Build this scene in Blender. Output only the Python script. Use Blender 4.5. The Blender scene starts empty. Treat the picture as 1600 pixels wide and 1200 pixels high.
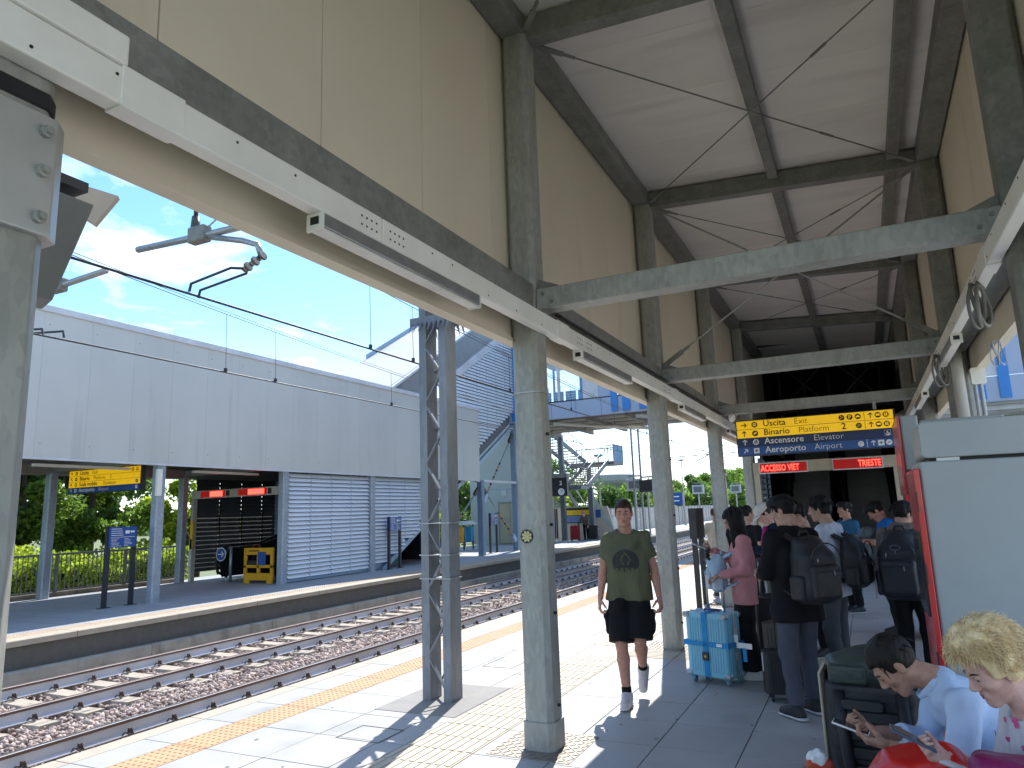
import bpy, math, random
import numpy as np
from mathutils import Vector, Matrix
random.seed(7); RNG = np.random.default_rng(11)
S = bpy.context.scene; COL = S.collection
# ---------------------------------------------------------------- camera, sky, sun, exposure
cam = bpy.data.objects.new('camera', bpy.data.cameras.new('camera')); COL.objects.link(cam); S.camera = cam
cam.data.sensor_width = 36; cam.data.lens = 24.97; cam.data.clip_start = 0.05; cam.data.clip_end = 3000
cam.matrix_world = Matrix(((0.897065, 0.108843, 0.428285, 0), (0.440573, -0.145262, -0.885886, 0), (-0.034209, 0.983388, -0.178262, 1.7), (0, 0, 0, 1)))
SUN = Vector((-0.2, 0.82, 1.0)).normalized()
w = bpy.data.worlds.new('World'); S.world = w; w.use_nodes = True
nt = w.node_tree; nt.nodes.clear()
def N(t, ty, **k):
    n = t.nodes.new(ty)
    for a, b in k.items(): setattr(n, a, b)
    return n
out = N(nt, 'ShaderNodeOutputWorld'); bg = N(nt, 'ShaderNodeBackground'); bg.inputs[1].default_value = 0.078
sky = N(nt, 'ShaderNodeTexSky', sky_type='NISHITA'); sky.sun_disc = False
sky.sun_elevation = math.asin(SUN.z); sky.sun_rotation = math.atan2(SUN.x, SUN.y); sky.air_density = 1.0; sky.dust_density = 0.2; sky.ozone_density = 3.2
tc = N(nt, 'ShaderNodeTexCoord'); sx = N(nt, 'ShaderNodeSeparateXYZ'); nt.links.new(tc.outputs['Generated'], sx.inputs[0])
mz = N(nt, 'ShaderNodeMath', operation='MAXIMUM'); mz.inputs[1].default_value = 0.0; nt.links.new(sx.outputs[2], mz.inputs[0])
az = N(nt, 'ShaderNodeMath', operation='ADD'); az.inputs[1].default_value = 0.12; nt.links.new(mz.outputs[0], az.inputs[0])
cb = N(nt, 'ShaderNodeCombineXYZ')
for i in (0, 1):
    d = N(nt, 'ShaderNodeMath', operation='DIVIDE'); nt.links.new(sx.outputs[i], d.inputs[0]); nt.links.new(az.outputs[0], d.inputs[1]); nt.links.new(d.outputs[0], cb.inputs[i])
nz = N(nt, 'ShaderNodeTexNoise'); nz.inputs['Scale'].default_value = 2.6; nz.inputs['Detail'].default_value = 9; nz.inputs['Roughness'].default_value = 0.6; nz.inputs['Distortion'].default_value = 0.35
nt.links.new(cb.outputs[0], nz.inputs['Vector'])
nz2 = N(nt, 'ShaderNodeTexNoise'); nz2.inputs['Scale'].default_value = 0.8; nz2.inputs['Detail'].default_value = 3; nt.links.new(cb.outputs[0], nz2.inputs['Vector'])
mu = N(nt, 'ShaderNodeMath', operation='MULTIPLY_ADD'); mu.inputs[1].default_value = 0.55; nt.links.new(nz2.outputs[0], mu.inputs[0]); nt.links.new(nz.outputs[0], mu.inputs[2])
cr = N(nt, 'ShaderNodeValToRGB'); cr.color_ramp.elements[0].position = 0.77; cr.color_ramp.elements[1].position = 0.95; cr.color_ramp.elements[1].color = (0.9, 0.9, 0.9, 1)
nt.links.new(mu.outputs[0], cr.inputs[0])
# thin white veil that thickens towards the horizon, as on a hazy summer day
vl = N(nt, 'ShaderNodeMapRange'); vl.inputs[1].default_value = 0.25; vl.inputs[2].default_value = 0.0; vl.inputs[3].default_value = 0.0; vl.inputs[4].default_value = 0.6; nt.links.new(mz.outputs[0], vl.inputs[0])
mxv = N(nt, 'ShaderNodeMath', operation='MAXIMUM'); nt.links.new(cr.outputs[0], mxv.inputs[0]); nt.links.new(vl.outputs[0], mxv.inputs[1])
mix = N(nt, 'ShaderNodeMixRGB'); mix.inputs[2].default_value = (5.2, 5.5, 5.9, 1)
hsv = N(nt, 'ShaderNodeHueSaturation'); hsv.inputs['Saturation'].default_value = 1.17; hsv.inputs['Value'].default_value = 1.0; nt.links.new(sky.outputs[0], hsv.inputs['Color']); nt.links.new(mxv.outputs[0], mix.inputs[0]); nt.links.new(hsv.outputs[0], mix.inputs[1]); nt.links.new(mix.outputs[0], bg.inputs[0]); nt.links.new(bg.outputs[0], out.inputs[0])
sun = bpy.data.objects.new('sun', bpy.data.lights.new('sun', 'SUN')); COL.objects.link(sun)
sun.data.energy = 2.0; sun.data.angle = math.radians(0.5); sun.data.color = (1, 0.97, 0.92); sun.rotation_euler = (-SUN).to_track_quat('-Z', 'Y').to_euler(); sun.location = (0, 0, 40)
S.view_settings.view_transform = 'Standard'; S.view_settings.look = 'None'; S.view_settings.gamma = 1; S.view_settings.exposure = 2.0
S.render.engine = 'CYCLES'; S.cycles.max_bounces = 12; S.cycles.diffuse_bounces = 10; S.cycles.transparent_max_bounces = 12
S.cycles.use_denoising = True
# ---------------------------------------------------------------- helpers
ORG = {}
class MB:
    def __init__(s): s.v = []; s.f = []
    def add(s, vs, fs):
        o = len(s.v); s.v += [tuple(map(float, p)) for p in vs]; s.f += [tuple(i + o for i in f) for f in fs]; return s
    def box(s, x0, x1, y0, y1, z0, z1):
        return s.add([(x, y, z) for z in (z0, z1) for y in (y0, y1) for x in (x0, x1)], [(0, 2, 3, 1), (4, 5, 7, 6), (0, 1, 5, 4), (2, 6, 7, 3), (0, 4, 6, 2), (1, 3, 7, 5)])
    def bar(s, a, b, w, h, up=(0, 0, 1)):
        a = Vector(a); b = Vector(b); d = (b - a).normalized(); u = Vector(up)
        if abs(d.dot(u)) > .99: u = Vector((0, 1, 0))
        sd = d.cross(u).normalized() * (w / 2); uu = sd.cross(d).normalized() * (h / 2)
        vs = [p + i * sd + j * uu for p in (a, b) for j in (-1, 1) for i in (-1, 1)]
        return s.add(vs, [(0, 1, 3, 2), (4, 6, 7, 5), (0, 4, 5, 1), (2, 3, 7, 6), (0, 2, 6, 4), (1, 5, 7, 3)])
    def tube(s, pts, r, n=8, closed=False):
        P = [Vector(p) for p in pts]; m = len(P); rr = r if isinstance(r, (list, tuple)) else [r] * m
        ref = None; vs = []
        for i, p in enumerate(P):
            if closed: d = P[(i + 1) % m] - P[i - 1]
            else: d = P[min(i + 1, m - 1)] - P[max(i - 1, 0)]
            d.normalize()
            if ref is None:
                ref = Vector((0, 0, 1)) if abs(d.z) < .9 else Vector((1, 0, 0))
            a = (ref - d * ref.dot(d))
            if a.length < 1e-4: a = d.orthogonal()
            a.normalize(); ref = a; b = d.cross(a)
            vs += [p + rr[i] * (math.cos(t) * a + math.sin(t) * b) for t in [2 * math.pi * k / n for k in range(n)]]
        fs = []
        for i in range(m if closed else m - 1):
            j = (i + 1) % m
            fs += [(i * n + k, i * n + (k + 1) % n, j * n + (k + 1) % n, j * n + k) for k in range(n)]
        if not closed: fs += [tuple(range(n))[::-1], tuple((m - 1) * n + k for k in range(n))]
        return s.add(vs, fs)
    def prism(s, poly, axis, lo, hi):
        n = len(poly)
        def q(p, c): return (c, p[0], p[1]) if axis == 'x' else (p[0], c, p[1]) if axis == 'y' else (p[0], p[1], c)
        return s.add([q(p, lo) for p in poly] + [q(p, hi) for p in poly], [tuple(range(n))[::-1], tuple(range(n, 2 * n))] + [(i, (i + 1) % n, n + (i + 1) % n, n + i) for i in range(n)])
    def lathe(s, prof, c=(0, 0, 0), n=16, axis='z'):
        vs = []; c = Vector(c)
        for r, h in prof:
            for k in range(n):
                t = 2 * math.pi * k / n; a, b = r * math.cos(t), r * math.sin(t)
                vs.append(c + Vector((a, b, h) if axis == 'z' else (h, a, b) if axis == 'x' else (a, h, b)))
        m = len(prof)
        fs = [(i * n + k, i * n + (k + 1) % n, (i + 1) * n + (k + 1) % n, (i + 1) * n + k) for i in range(m - 1) for k in range(n)]
        fs += [tuple(range(n))[::-1], tuple((m - 1) * n + k for k in range(n))]
        return s.add(vs, fs)
    def rbox(s, x0, x1, y0, y1, z0, z1, r=.02, axis='z', n=4):
        # box with rounded edges round one axis
        A = dict(z=(x0, x1, y0, y1, z0, z1), y=(x0, x1, z0, z1, y0, y1), x=(y0, y1, z0, z1, x0, x1))[axis]
        a0, a1, b0, b1, lo, hi = A; poly = []
        for cx, cy, t0 in ((a1 - r, b1 - r, 0), (a0 + r, b1 - r, 90), (a0 + r, b0 + r, 180), (a1 - r, b0 + r, 270)):
            for k in range(n + 1):
                t = math.radians(t0 + 90 * k / n); poly.append((cx + r * math.cos(t), cy + r * math.sin(t)))
        return s.prism(poly, axis, lo, hi)
    def mesh(s, off=(0, 0, 0), name='m'):
        me = bpy.data.meshes.new(name); me.from_pydata([(x - off[0], y - off[1], z - off[2]) for x, y, z in s.v], [], s.f); me.update(); return me
    def build(s, name, mat, parent=None, smooth=False, bevel=0, loc=None, fixn=True):
        if parent is not None: off = ORG[parent.name]
        elif loc is not None: off = loc
        else:
            A = np.array(s.v); off = ((A[:, 0].min() + A[:, 0].max()) / 2, (A[:, 1].min() + A[:, 1].max()) / 2, A[:, 2].min())
        me = s.mesh(off, name)
        if fixn:
            import bmesh
            bm = bmesh.new(); bm.from_mesh(me); bmesh.ops.recalc_face_normals(bm, faces=bm.faces); bm.to_mesh(me); bm.free()
        return obj(name, me, mat, parent, off, smooth, bevel)
def obj(name, me, mat, parent=None, off=(0, 0, 0), smooth=False, bevel=0):
    o = bpy.data.objects.new(name, me); COL.objects.link(o)
    if me is not None and mat is not None and len(me.materials) == 0: me.materials.append(mat)
    if parent is not None: o.parent = parent; ORG[o.name] = ORG[parent.name]
    else: o.location = off; ORG[o.name] = tuple(off)
    if smooth: me.polygons.foreach_set('use_smooth', [True] * len(me.polygons))
    if bevel:
        m = o.modifiers.new('bevel', 'BEVEL'); m.width = bevel; m.segments = 2; m.limit_method = 'ANGLE'; m.angle_limit = math.radians(40)
    return o
def share(o, d, name=None, parent=None):     # another piece with the same mesh, shifted by d
    c = o.copy(); COL.objects.link(c); c.location = Vector(o.location) + Vector(d)
    if parent: c.parent = parent
    return c
def tag(o, label=None, cat=None, group=None, kind=None):
    if label: o['label'] = label
    if cat: o['category'] = cat
    if group: o['group'] = group
    if kind: o['kind'] = kind
    return o
def thing(name, label, cat, loc=(0, 0, 0), group=None):
    o = bpy.data.objects.new(name, None); COL.objects.link(o); o.location = loc; o.empty_display_size = .1; ORG[o.name] = tuple(loc)
    return tag(o, label, cat, group)
def dup(root, loc, label=None, rotz=None):
    r = root.copy(); COL.objects.link(r); r.location = loc; ORG[r.name] = tuple(loc)
    if rotz is not None: r.rotation_euler = (0, 0, rotz)
    if label: r['label'] = label
    for ch in list(root.children):
        c = ch.copy(); COL.objects.link(c); c.parent = r
        for g in list(ch.children):
            d = g.copy(); COL.objects.link(d); d.parent = c
    return r
# ---------------------------------------------------------------- materials
MATS = {}
def pm(name, col, col2=None, scale=6, rough=.6, metal=0, bump=0, bscale=None, detail=5, stretch=(1, 1, 1), lo=.35, hi=.65, spec=.5, trans=0, island=0, emit=None, voro=0, coat=0, dirt=None, orand=0):
    if name in MATS: return MATS[name]
    m = bpy.data.materials.new(name); m.use_nodes = True; t = m.node_tree; b = t.nodes['Principled BSDF']; L = t.links.new
    b.inputs['Roughness'].default_value = rough; b.inputs['Metallic'].default_value = metal; b.inputs['Specular IOR Level'].default_value = spec
    if coat: b.inputs['Coat Weight'].default_value = coat
    c2 = col2 or tuple(c * .82 for c in col)
    tcd = N(t, 'ShaderNodeTexCoord'); mp = N(t, 'ShaderNodeMapping'); mp.inputs['Scale'].default_value = stretch; oi = N(t, 'ShaderNodeObjectInfo'); va = N(t, 'ShaderNodeVectorMath', operation='ADD'); L(tcd.outputs['Object'], va.inputs[0]); L(oi.outputs['Location'], va.inputs[1]); L(va.outputs[0], mp.inputs[0])
    nz = N(t, 'ShaderNodeTexNoise'); nz.inputs['Scale'].default_value = scale; nz.inputs['Detail'].default_value = detail; nz.inputs['Roughness'].default_value = .6; L(mp.outputs[0], nz.inputs['Vector'])
    r = N(t, 'ShaderNodeMapRange'); r.inputs[1].default_value = lo; r.inputs[2].default_value = hi; L(nz.outputs[0], r.inputs[0])
    mx = N(t, 'ShaderNodeMixRGB'); mx.inputs[1].default_value = (*c2, 1); mx.inputs[2].default_value = (*col, 1); L(r.outputs[0], mx.inputs[0])
    cur = mx.outputs[0]
    if voro:
        vo = N(t, 'ShaderNodeTexVoronoi'); vo.inputs['Scale'].default_value = voro; L(mp.outputs[0], vo.inputs['Vector'])
        hs = N(t, 'ShaderNodeHueSaturation'); rr = N(t, 'ShaderNodeMapRange'); rr.inputs[3].default_value = .86; rr.inputs[4].default_value = 1.12
        L(vo.outputs['Color'], rr.inputs[0]); L(rr.outputs[0], hs.inputs['Value']); L(cur, hs.inputs['Color']); cur = hs.outputs[0]
    if island:
        ge = N(t, 'ShaderNodeNewGeometry'); hs = N(t, 'ShaderNodeHueSaturation'); rr = N(t, 'ShaderNodeMapRange'); rr.inputs[3].default_value = 1 - island; rr.inputs[4].default_value = 1 + island
        L(ge.outputs['Random Per Island'], rr.inputs[0]); L(rr.outputs[0], hs.inputs['Value']); L(cur, hs.inputs['Color']); cur = hs.outputs[0]
    if dirt:   # streaks and stains: (colour, scale, threshold, stretch)
        dm = N(t, 'ShaderNodeMapping'); dm.inputs['Scale'].default_value = dirt[3]; L(va.outputs[0], dm.inputs[0])
        dn = N(t, 'ShaderNodeTexNoise'); dn.inputs['Scale'].default_value = dirt[1]; dn.inputs['Detail'].default_value = 6; L(dm.outputs[0], dn.inputs['Vector'])
        dr = N(t, 'ShaderNodeMapRange'); dr.inputs[1].default_value = dirt[2]; dr.inputs[2].default_value = dirt[2] + .18; L(dn.outputs[0], dr.inputs[0])
        dx = N(t, 'ShaderNodeMixRGB'); dx.inputs[2].default_value = (*dirt[0], 1); L(dr.outputs[0], dx.inputs[0]); L(cur, dx.inputs[1]); cur = dx.outputs[0]
    if orand:
        hs = N(t, 'ShaderNodeHueSaturation'); rr = N(t, 'ShaderNodeMapRange'); rr.inputs[3].default_value = 1 - orand; rr.inputs[4].default_value = 1 + orand; L(oi.outputs['Random'], rr.inputs[0]); L(rr.outputs[0], hs.inputs['Value']); L(cur, hs.inputs['Color']); cur = hs.outputs[0]
    L(cur, b.inputs['Base Color'])
    rr = N(t, 'ShaderNodeMapRange'); rr.inputs[3].default_value = max(rough - .1, .02); rr.inputs[4].default_value = min(rough + .12, 1); L(nz.outputs[0], rr.inputs[0]); L(rr.outputs[0], b.inputs['Roughness'])
    if bump:
        bn = N(t, 'ShaderNodeTexNoise'); bn.inputs['Scale'].default_value = bscale or scale * 3; bn.inputs['Detail'].default_value = 4; L(mp.outputs[0], bn.inputs['Vector'])
        bu = N(t, 'ShaderNodeBump'); bu.inputs['Strength'].default_value = bump; bu.inputs['Distance'].default_value = .02; L(bn.outputs[0], bu.inputs['Height']); L(bu.outputs[0], b.inputs['Normal'])
    if emit: b.inputs['Emission Color'].default_value = (*emit[0], 1); b.inputs['Emission Strength'].default_value = emit[1]
    if trans:
        tr = N(t, 'ShaderNodeBsdfTranslucent'); L(cur, tr.inputs[0]); ms = N(t, 'ShaderNodeMixShader'); ms.inputs[0].default_value = trans
        L(b.outputs[0], ms.inputs[1]); L(tr.outputs[0], ms.inputs[2]); L(ms.outputs[0], t.nodes['Material Output'].inputs[0])
    MATS[name] = m; return m
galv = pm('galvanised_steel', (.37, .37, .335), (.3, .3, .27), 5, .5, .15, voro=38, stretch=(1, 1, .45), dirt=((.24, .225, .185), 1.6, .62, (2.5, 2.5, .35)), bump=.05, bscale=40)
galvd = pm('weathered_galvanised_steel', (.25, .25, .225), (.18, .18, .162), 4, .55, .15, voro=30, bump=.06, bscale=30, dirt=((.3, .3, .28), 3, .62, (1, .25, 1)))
zinc = pm('mast_zinc', (.24, .26, .29), (.17, .185, .205), 3, .5, .4, voro=26, stretch=(1, 1, .3))
cream = pm('cream_panel', (.74, .66, .51), (.69, .61, .47), .8, .5, 0, stretch=(1, 1, .6), bump=.02, bscale=3, dirt=((.6, .53, .4), 1.5, .62, (1.6, 1.6, .3)), orand=.035)
roofp = pm('roof_panel', (.86, .81, .75), (.79, .74, .685), .9, .5, stretch=(.4, 2.5, 1), bump=.02, bscale=4, dirt=((.68, .62, .56), 1.1, .57, (.4, 2.2, 1)), orand=.04)
whitep = pm('white_powder_coat', (.85, .83, .76), (.78, .755, .68), 3, .4, dirt=((.42, .38, .3), 6, .7, (1, .4, 1)))
diffuser = pm('lamp_diffuser', (.82, .8, .74), None, 3, .3)
facade = pm('pale_facade_panel', (.62, .62, .575), (.57, .57, .53), .5, .45, stretch=(1, 1, .5), dirt=((.48, .48, .46), 1.4, .6, (2, 2, .16)), orand=.03)
trimw = pm('pale_trim', (.7, .72, .75), None, 2, .4)
louvre = pm('louvre_aluminium', (.86, .9, .94), (.78, .83, .88), 3, .35, 0, stretch=(1, .3, 1))
louvb = pm('louvre_blue_grey', (.3, .42, .56), (.24, .35, .48), 3, .4, .2)
bluep = pm('bright_blue_panel', (.03, .26, .72), None, 2, .35)
blueg = pm('blue_glass_frame', (.12, .32, .58), None, 2, .35)
dark = pm('dark_metal', (.035, .037, .04), None, 4, .45, .3)
black = pm('black_plastic', (.012, .012, .014), (.02, .02, .022), 8, .45)
conc = pm('concrete', (.4, .37, .32), (.3, .28, .24), 3, .8, bump=.15, bscale=40, dirt=((.16, .145, .12), 3, .56, (1, .9, .28)))
concd = pm('stained_concrete', (.21, .18, .14), (.1, .085, .066), 2.2, .85, bump=.2, bscale=30, dirt=((.42, .385, .32), 6, .6, (1, 2.4, .3)))
kerb = pm('platform_kerb', (.42, .37, .29), (.36, .315, .25), 5, .75, bump=.1, bscale=60)
tilem = pm('platform_tile', (.375, .37, .355), (.33, .326, .313), 2.2, .55, bump=.06, bscale=90, dirt=((.215, .22, .22), 1.3, .6, (1, 1, 1)), orand=.05)
tileb = pm('platform_tile_bluish', (.34, .36, .38), (.28, .3, .32), 1.6, .6, bump=.05, bscale=60)
grout = pm('grout', (.12, .115, .105), None, 8, .9)
yel = pm('tactile_yellow', (.53, .31, .16), (.46, .27, .145), 4, .65, bump=.04, bscale=60, dirt=((.42, .28, .14), 5, .66, (1, 1, 1)))
ivory = pm('tactile_ivory', (.5, .44, .34), (.45, .395, .31), 4, .65, bump=.04, bscale=60, dirt=((.4, .34, .26), 4, .64, (1, 1, 1)))
steelr = pm('rail_web', (.66, .66, .7), (.54, .53, .55), 3, .6, 0, stretch=(1, .3, 1), dirt=((.2, .12, .08), 5, .66, (1, .3, 1)))
railtop = pm('rail_head_worn', (.45, .43, .42), None, 3, .28, .9)
railrust = pm('rail_head_rusty', (.2, .12, .085), (.13, .08, .06), 4, .55, .4, stretch=(1, .2, 1))
rust = pm('rusty_fastening', (.1, .065, .055), (.06, .045, .04), 12, .7, .3)
sleeper = pm('concrete_sleeper', (.42, .37, .3), (.35, .305, .25), 5, .85, bump=.12, bscale=40, dirt=((.27, .2, .15), 5, .62, (1, 1, 1)))
ballm = pm('ballast_stone', (.48, .385, .34), (.34, .26, .23), 3, .85, island=.45)
earth = pm('earth', (.17, .19, .08), (.12, .14, .05), .3, .95)
bounceconc = pm('pale_bounce_concrete', (.62, .6, .55), (.55, .53, .48), .8, .8)  # kept pale so the unseen right side bounces light onto the canopy ceiling
yelp = pm('sign_yellow', (.8, .5, .01), None, 2, .35)
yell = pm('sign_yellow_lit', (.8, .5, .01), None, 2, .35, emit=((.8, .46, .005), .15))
bluen = pm('sign_navy', (.012, .03, .12), None, 2, .35)
bluei = pm('info_blue', (.02, .09, .33), None, 3, .35)
blk = pm('sign_black_print', (.01, .01, .01), None, 2, .5)
wht = pm('sign_white_print', (.85, .85, .83), None, 2, .5)
rope = pm('grey_cable', (.2, .19, .17), None, 8, .6)
wirem = pm('contact_wire', (.05, .055, .06), None, 8, .5, .5)
insul = pm('insulator_brown_green', (.09, .085, .06), (.06, .055, .04), 9, .25)
alu = pm('aluminium_tube', (.4, .41, .42), (.32, .33, .34), 8, .4, .7)
led = pm('led_red_lit', (.5, .01, .01), None, 3, .5, emit=((1, .03, .02), 2.2))
ledbg = pm('led_red_panel', (.05, .004, .004), None, 3, .4, emit=((.5, .005, .003), .12))
redm = pm('machine_red', (.55, .02, .02), (.5, .018, .018), 3, .3, coat=.3)
greym = pm('machine_grey', (.35, .37, .37), (.315, .335, .335), 1.4, .4, dirt=((.28, .295, .3), 2.2, .58, (1, 1, .6)))
leaf = pm('leaf_green', (.25, .38, .055), (.14, .25, .04), .7, .5, trans=.54, island=.5)
leafd = pm('leaf_dark_green', (.15, .25, .055), (.085, .165, .036), .7, .5, trans=.52, island=.45)
leafy = pm('leaf_yellow_green', (.46, .56, .05), (.3, .42, .04), .9, .5, trans=.6, island=.5)
bark = pm('bark', (.1, .075, .05), (.06, .045, .03), 8, .9, bump=.4, bscale=20)
glass = bpy.data.materials.new('window_glass'); glass.use_nodes = True
_t = glass.node_tree; _b = _t.nodes['Principled BSDF']; _b.inputs['Base Color'].default_value = (.55, .75, .9, 1); _b.inputs['Roughness'].default_value = .05; _b.inputs['Alpha'].default_value = .25
TXT = {}
def text(s, size, loc, mat, parent, name='lettering', rot=(math.pi / 2, 0, 0), bold=0, align='LEFT', narrow=1):
    cu = bpy.data.curves.new('t', 'FONT'); cu.body = s; cu.size = size; cu.offset = bold * size; cu.align_x = align; cu.resolution_u = 2; cu.extrude = .0015
    o = bpy.data.objects.new('t', cu); COL.objects.link(o)
    dg = bpy.context.evaluated_depsgraph_get(); dg.update(); me = bpy.data.meshes.new_from_object(o.evaluated_get(dg)); bpy.data.objects.remove(o)
    from mathutils import Euler
    off = Vector(ORG[parent.name]); me.transform(Matrix.Translation(Vector(loc) - off) @ Euler(rot).to_matrix().to_4x4() @ Matrix.Diagonal((narrow, 1, 1, 1)))
    me.materials.clear(); return obj(name, me, mat, parent)
# ---------------------------------------------------------------- ground, platforms, tracks
tag(MB().add([(-1500, -300, -1.1), (1500, -300, -1.1), (1500, 2500, -1.1), (-1500, 2500, -1.1)], [(0, 1, 2, 3)]).build('ground', earth, loc=(0, 0, -1.1)), kind='structure')
def brickmat(name, c1, c2, mortar, bw, bh, ms=.012):
    m = pm(name, c1, c2, 2, .65); t = m.node_tree; b = t.nodes['Principled BSDF']; L = t.links.new
    tcn = N(t, 'ShaderNodeTexCoord'); br = N(t, 'ShaderNodeTexBrick'); br.offset = 0; br.inputs['Scale'].default_value = 1; br.inputs['Brick Width'].default_value = bw; br.inputs['Row Height'].default_value = bh
    br.inputs['Mortar Size'].default_value = ms; br.inputs['Color1'].default_value = (*c1, 1); br.inputs['Color2'].default_value = (*c2, 1); br.inputs['Mortar'].default_value = (*mortar, 1)
    L(tcn.outputs['Object'], br.inputs['Vector']); L(br.outputs[0], b.inputs['Base Color']); return m
farfloor = brickmat('tiled_floor_far', (.36, .365, .36), (.33, .335, .33), (.17, .165, .155), .6, .6)
fpfloor = brickmat('tiled_floor_bluish', (.34, .36, .38), (.31, .33, .35), (.2, .205, .21), .6, .6)
plat = MB().box(-5.60, 9, -3, 160, -1.1, -.02).build('platform', grout, loc=(0, 0, 0)); tag(plat, kind='structure')
XC = [-5.45, -5.1, -4.75, -4.16, -3.56, -3.33, -2.74, -2.15, -1.56, -.96, -.36, .24, .84, 1.44, 2.04]
rows = [2.4 + .6 * k for k in range(20)]
g = .004
protos = {}
tt = random.Random(3)
for i in range(len(XC) - 1):
    x0, x1 = XC[i], XC[i + 1]
    if i in (1, 5): continue
    for y in rows:
        key = round(x1 - x0, 2)
        if 8.4 - .01 < y < 8.5 and i in (6, 7, 8, 9): continue
        if key not in protos:
            o = MB().box(x0 + g, x1 - g, y + g, y + .6 - g, -.02, 0).build('tile', tilem, plat, bevel=.002); protos[key] = (o, x0, y)
        else:
            p, px, py = protos[key]; o = share(p, (x0 - px, y - py, tt.uniform(-.0006, .0006)))
def dome(mb, x, y, r=.017, h=.005, n=8):
    mb.lathe([(r, -.002), (r * .6, h)], (x, y, 0), n)
ty = MB().box(-5.1 + g, -4.75 - g, 2.4 + g, 3.0 - g, -.02, 0)
for a in range(6):
    for b_ in range(10): dome(ty, -5.07 + .058 * a, 2.43 + .06 * b_)
ty = ty.build('tactile_tile', yel, plat)
for k in range(1, 70): share(ty, (0, .6 * k, 0))
ti = MB().box(-3.33 + g, -2.74 - g, 2.4 + g, 3.0 - g, -.02, 0)
for a in range(8):
    for b_ in (0, .3): ti.box(-3.325 + .073 * a + .012, -3.325 + .073 * a + .055, 2.4 + b_ + .01, 2.4 + b_ + .29, -.004, .005)
ti = ti.build('guidance_tile', ivory, plat)
for k in range(1, 40):
    if k == 10: continue
    share(ti, (0, .6 * k, 0))
MB().box(-3.33 + g, -2.74 - g, 8.4 + g, 9.0 - g, -.02, 0).build('junction_tile', ivory, plat, bevel=.002)
tb = None
for i in (6, 7, 8, 9):
    m_ = MB().box(XC[i] + g, XC[i + 1] - g, 8.4 + g, 9 - g, -.02, 0)
    for a in range(8): m_.box(XC[i] + .01, XC[i + 1] - .01, 8.4 + .073 * a + .016, 8.4 + .073 * a + .06, -.004, .005)
    m_.build('guidance_tile', ivory, plat)
tag(MB().box(-5.45, -3.33, 14.4, 110, -.02, -.001).box(-2.74, 8.9, 14.4, 110, -.02, -.001).build('tile_field', farfloor, plat, fixn=False), kind='stuff')
MB().box(2.05, 8.9, -2.9, 14.39, -.02, -.001).build('bounce_strip', bounceconc, plat)  # unseen half of the platform, brightened to bounce sun up under the roof
tag(MB().box(9.05, 40, -20, 120, -1.09, -.6).build('bounce_yard', bounceconc), kind='structure')  # yard added out of view as a pale reflector for the canopy ceiling
gs_ = MB(); rg_ = random.Random(21)
for k in range(150):
    x, y, r = rg_.uniform(-4.7, 1.2), rg_.uniform(3.2, 13.5), rg_.uniform(.006, .02)
    if -3.35 < x < -2.72: continue
    gs_.add([(x + r * rg_.uniform(.7, 1.2) * math.cos(t), y + r * rg_.uniform(.7, 1.2) * math.sin(t), .0022) for t in [2 * math.pi * q / 8 for q in range(8)]], [tuple(range(8))])
tag(gs_.build('gum_spot', pm('gum', (.13, .125, .12), (.22, .21, .2), 6, .8), plat), kind='stuff')
# kerb stones along the edge
kb = MB().prism([(-5.66, -.16), (-5.45, -.16), (-5.454, 0), (-5.635, 0), (-5.66, -.02)], 'y', 1.2, 2.394).build('kerb_stone', kerb, plat, bevel=.004)
for k in range(1, 60): share(kb, (0, 1.2 * k, 0))
MB().box(-5.61, -5.585, -3, 160, -1.1, -.16).build('edge_wall', concd, plat)
# slab round the mast, hatch frame, chequered plates at column feet
MB().box(-4.17, -3.34, 5.55, 6.62, -.01, .004).build('mast_slab', pm('mast_slab', (.27, .26, .24), (.22, .21, .2), 5, .8, bump=.1), plat)
hf = MB()
for a, b_, c, d in ((-3.96, -3.54, 4.76, 4.77), (-3.96, -3.54, 5.1, 5.11), (-3.96, -3.95, 4.77, 5.1), (-3.55, -3.54, 4.77, 5.1), (-4.1, -3.72, 7.44, 7.45), (-4.1, -4.09, 7.45, 8.0), (-3.73, -3.72, 7.45, 8.0)): hf.box(a, b_, c, d, -.001, .003)
hf.build('hatch_frame', pm('hatch_frame', (.1, .1, .1), None, 4, .7), plat)
tread = pm('tread_plate', (.3, .265, .22), (.22, .195, .165), 6, .5, .5)
tpm = MB().box(-2.645, -2.005, 4.83, 5.46, -.005, .004)
for a in range(13):
    for b_ in range(13):
        cx, cy = -2.62 + .0495 * a, 4.86 + .0485 * b_; s_ = .016 * (1 if (a + b_) % 2 else -1)
        tpm.bar((cx - .016, cy - s_, .005), (cx + .016, cy + s_, .005), .008, .006)
tp = tpm.build('tread_plate', tread, plat)
for k in range(1, 5): share(tp, (0, 3.97 * k, 0))
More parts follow.
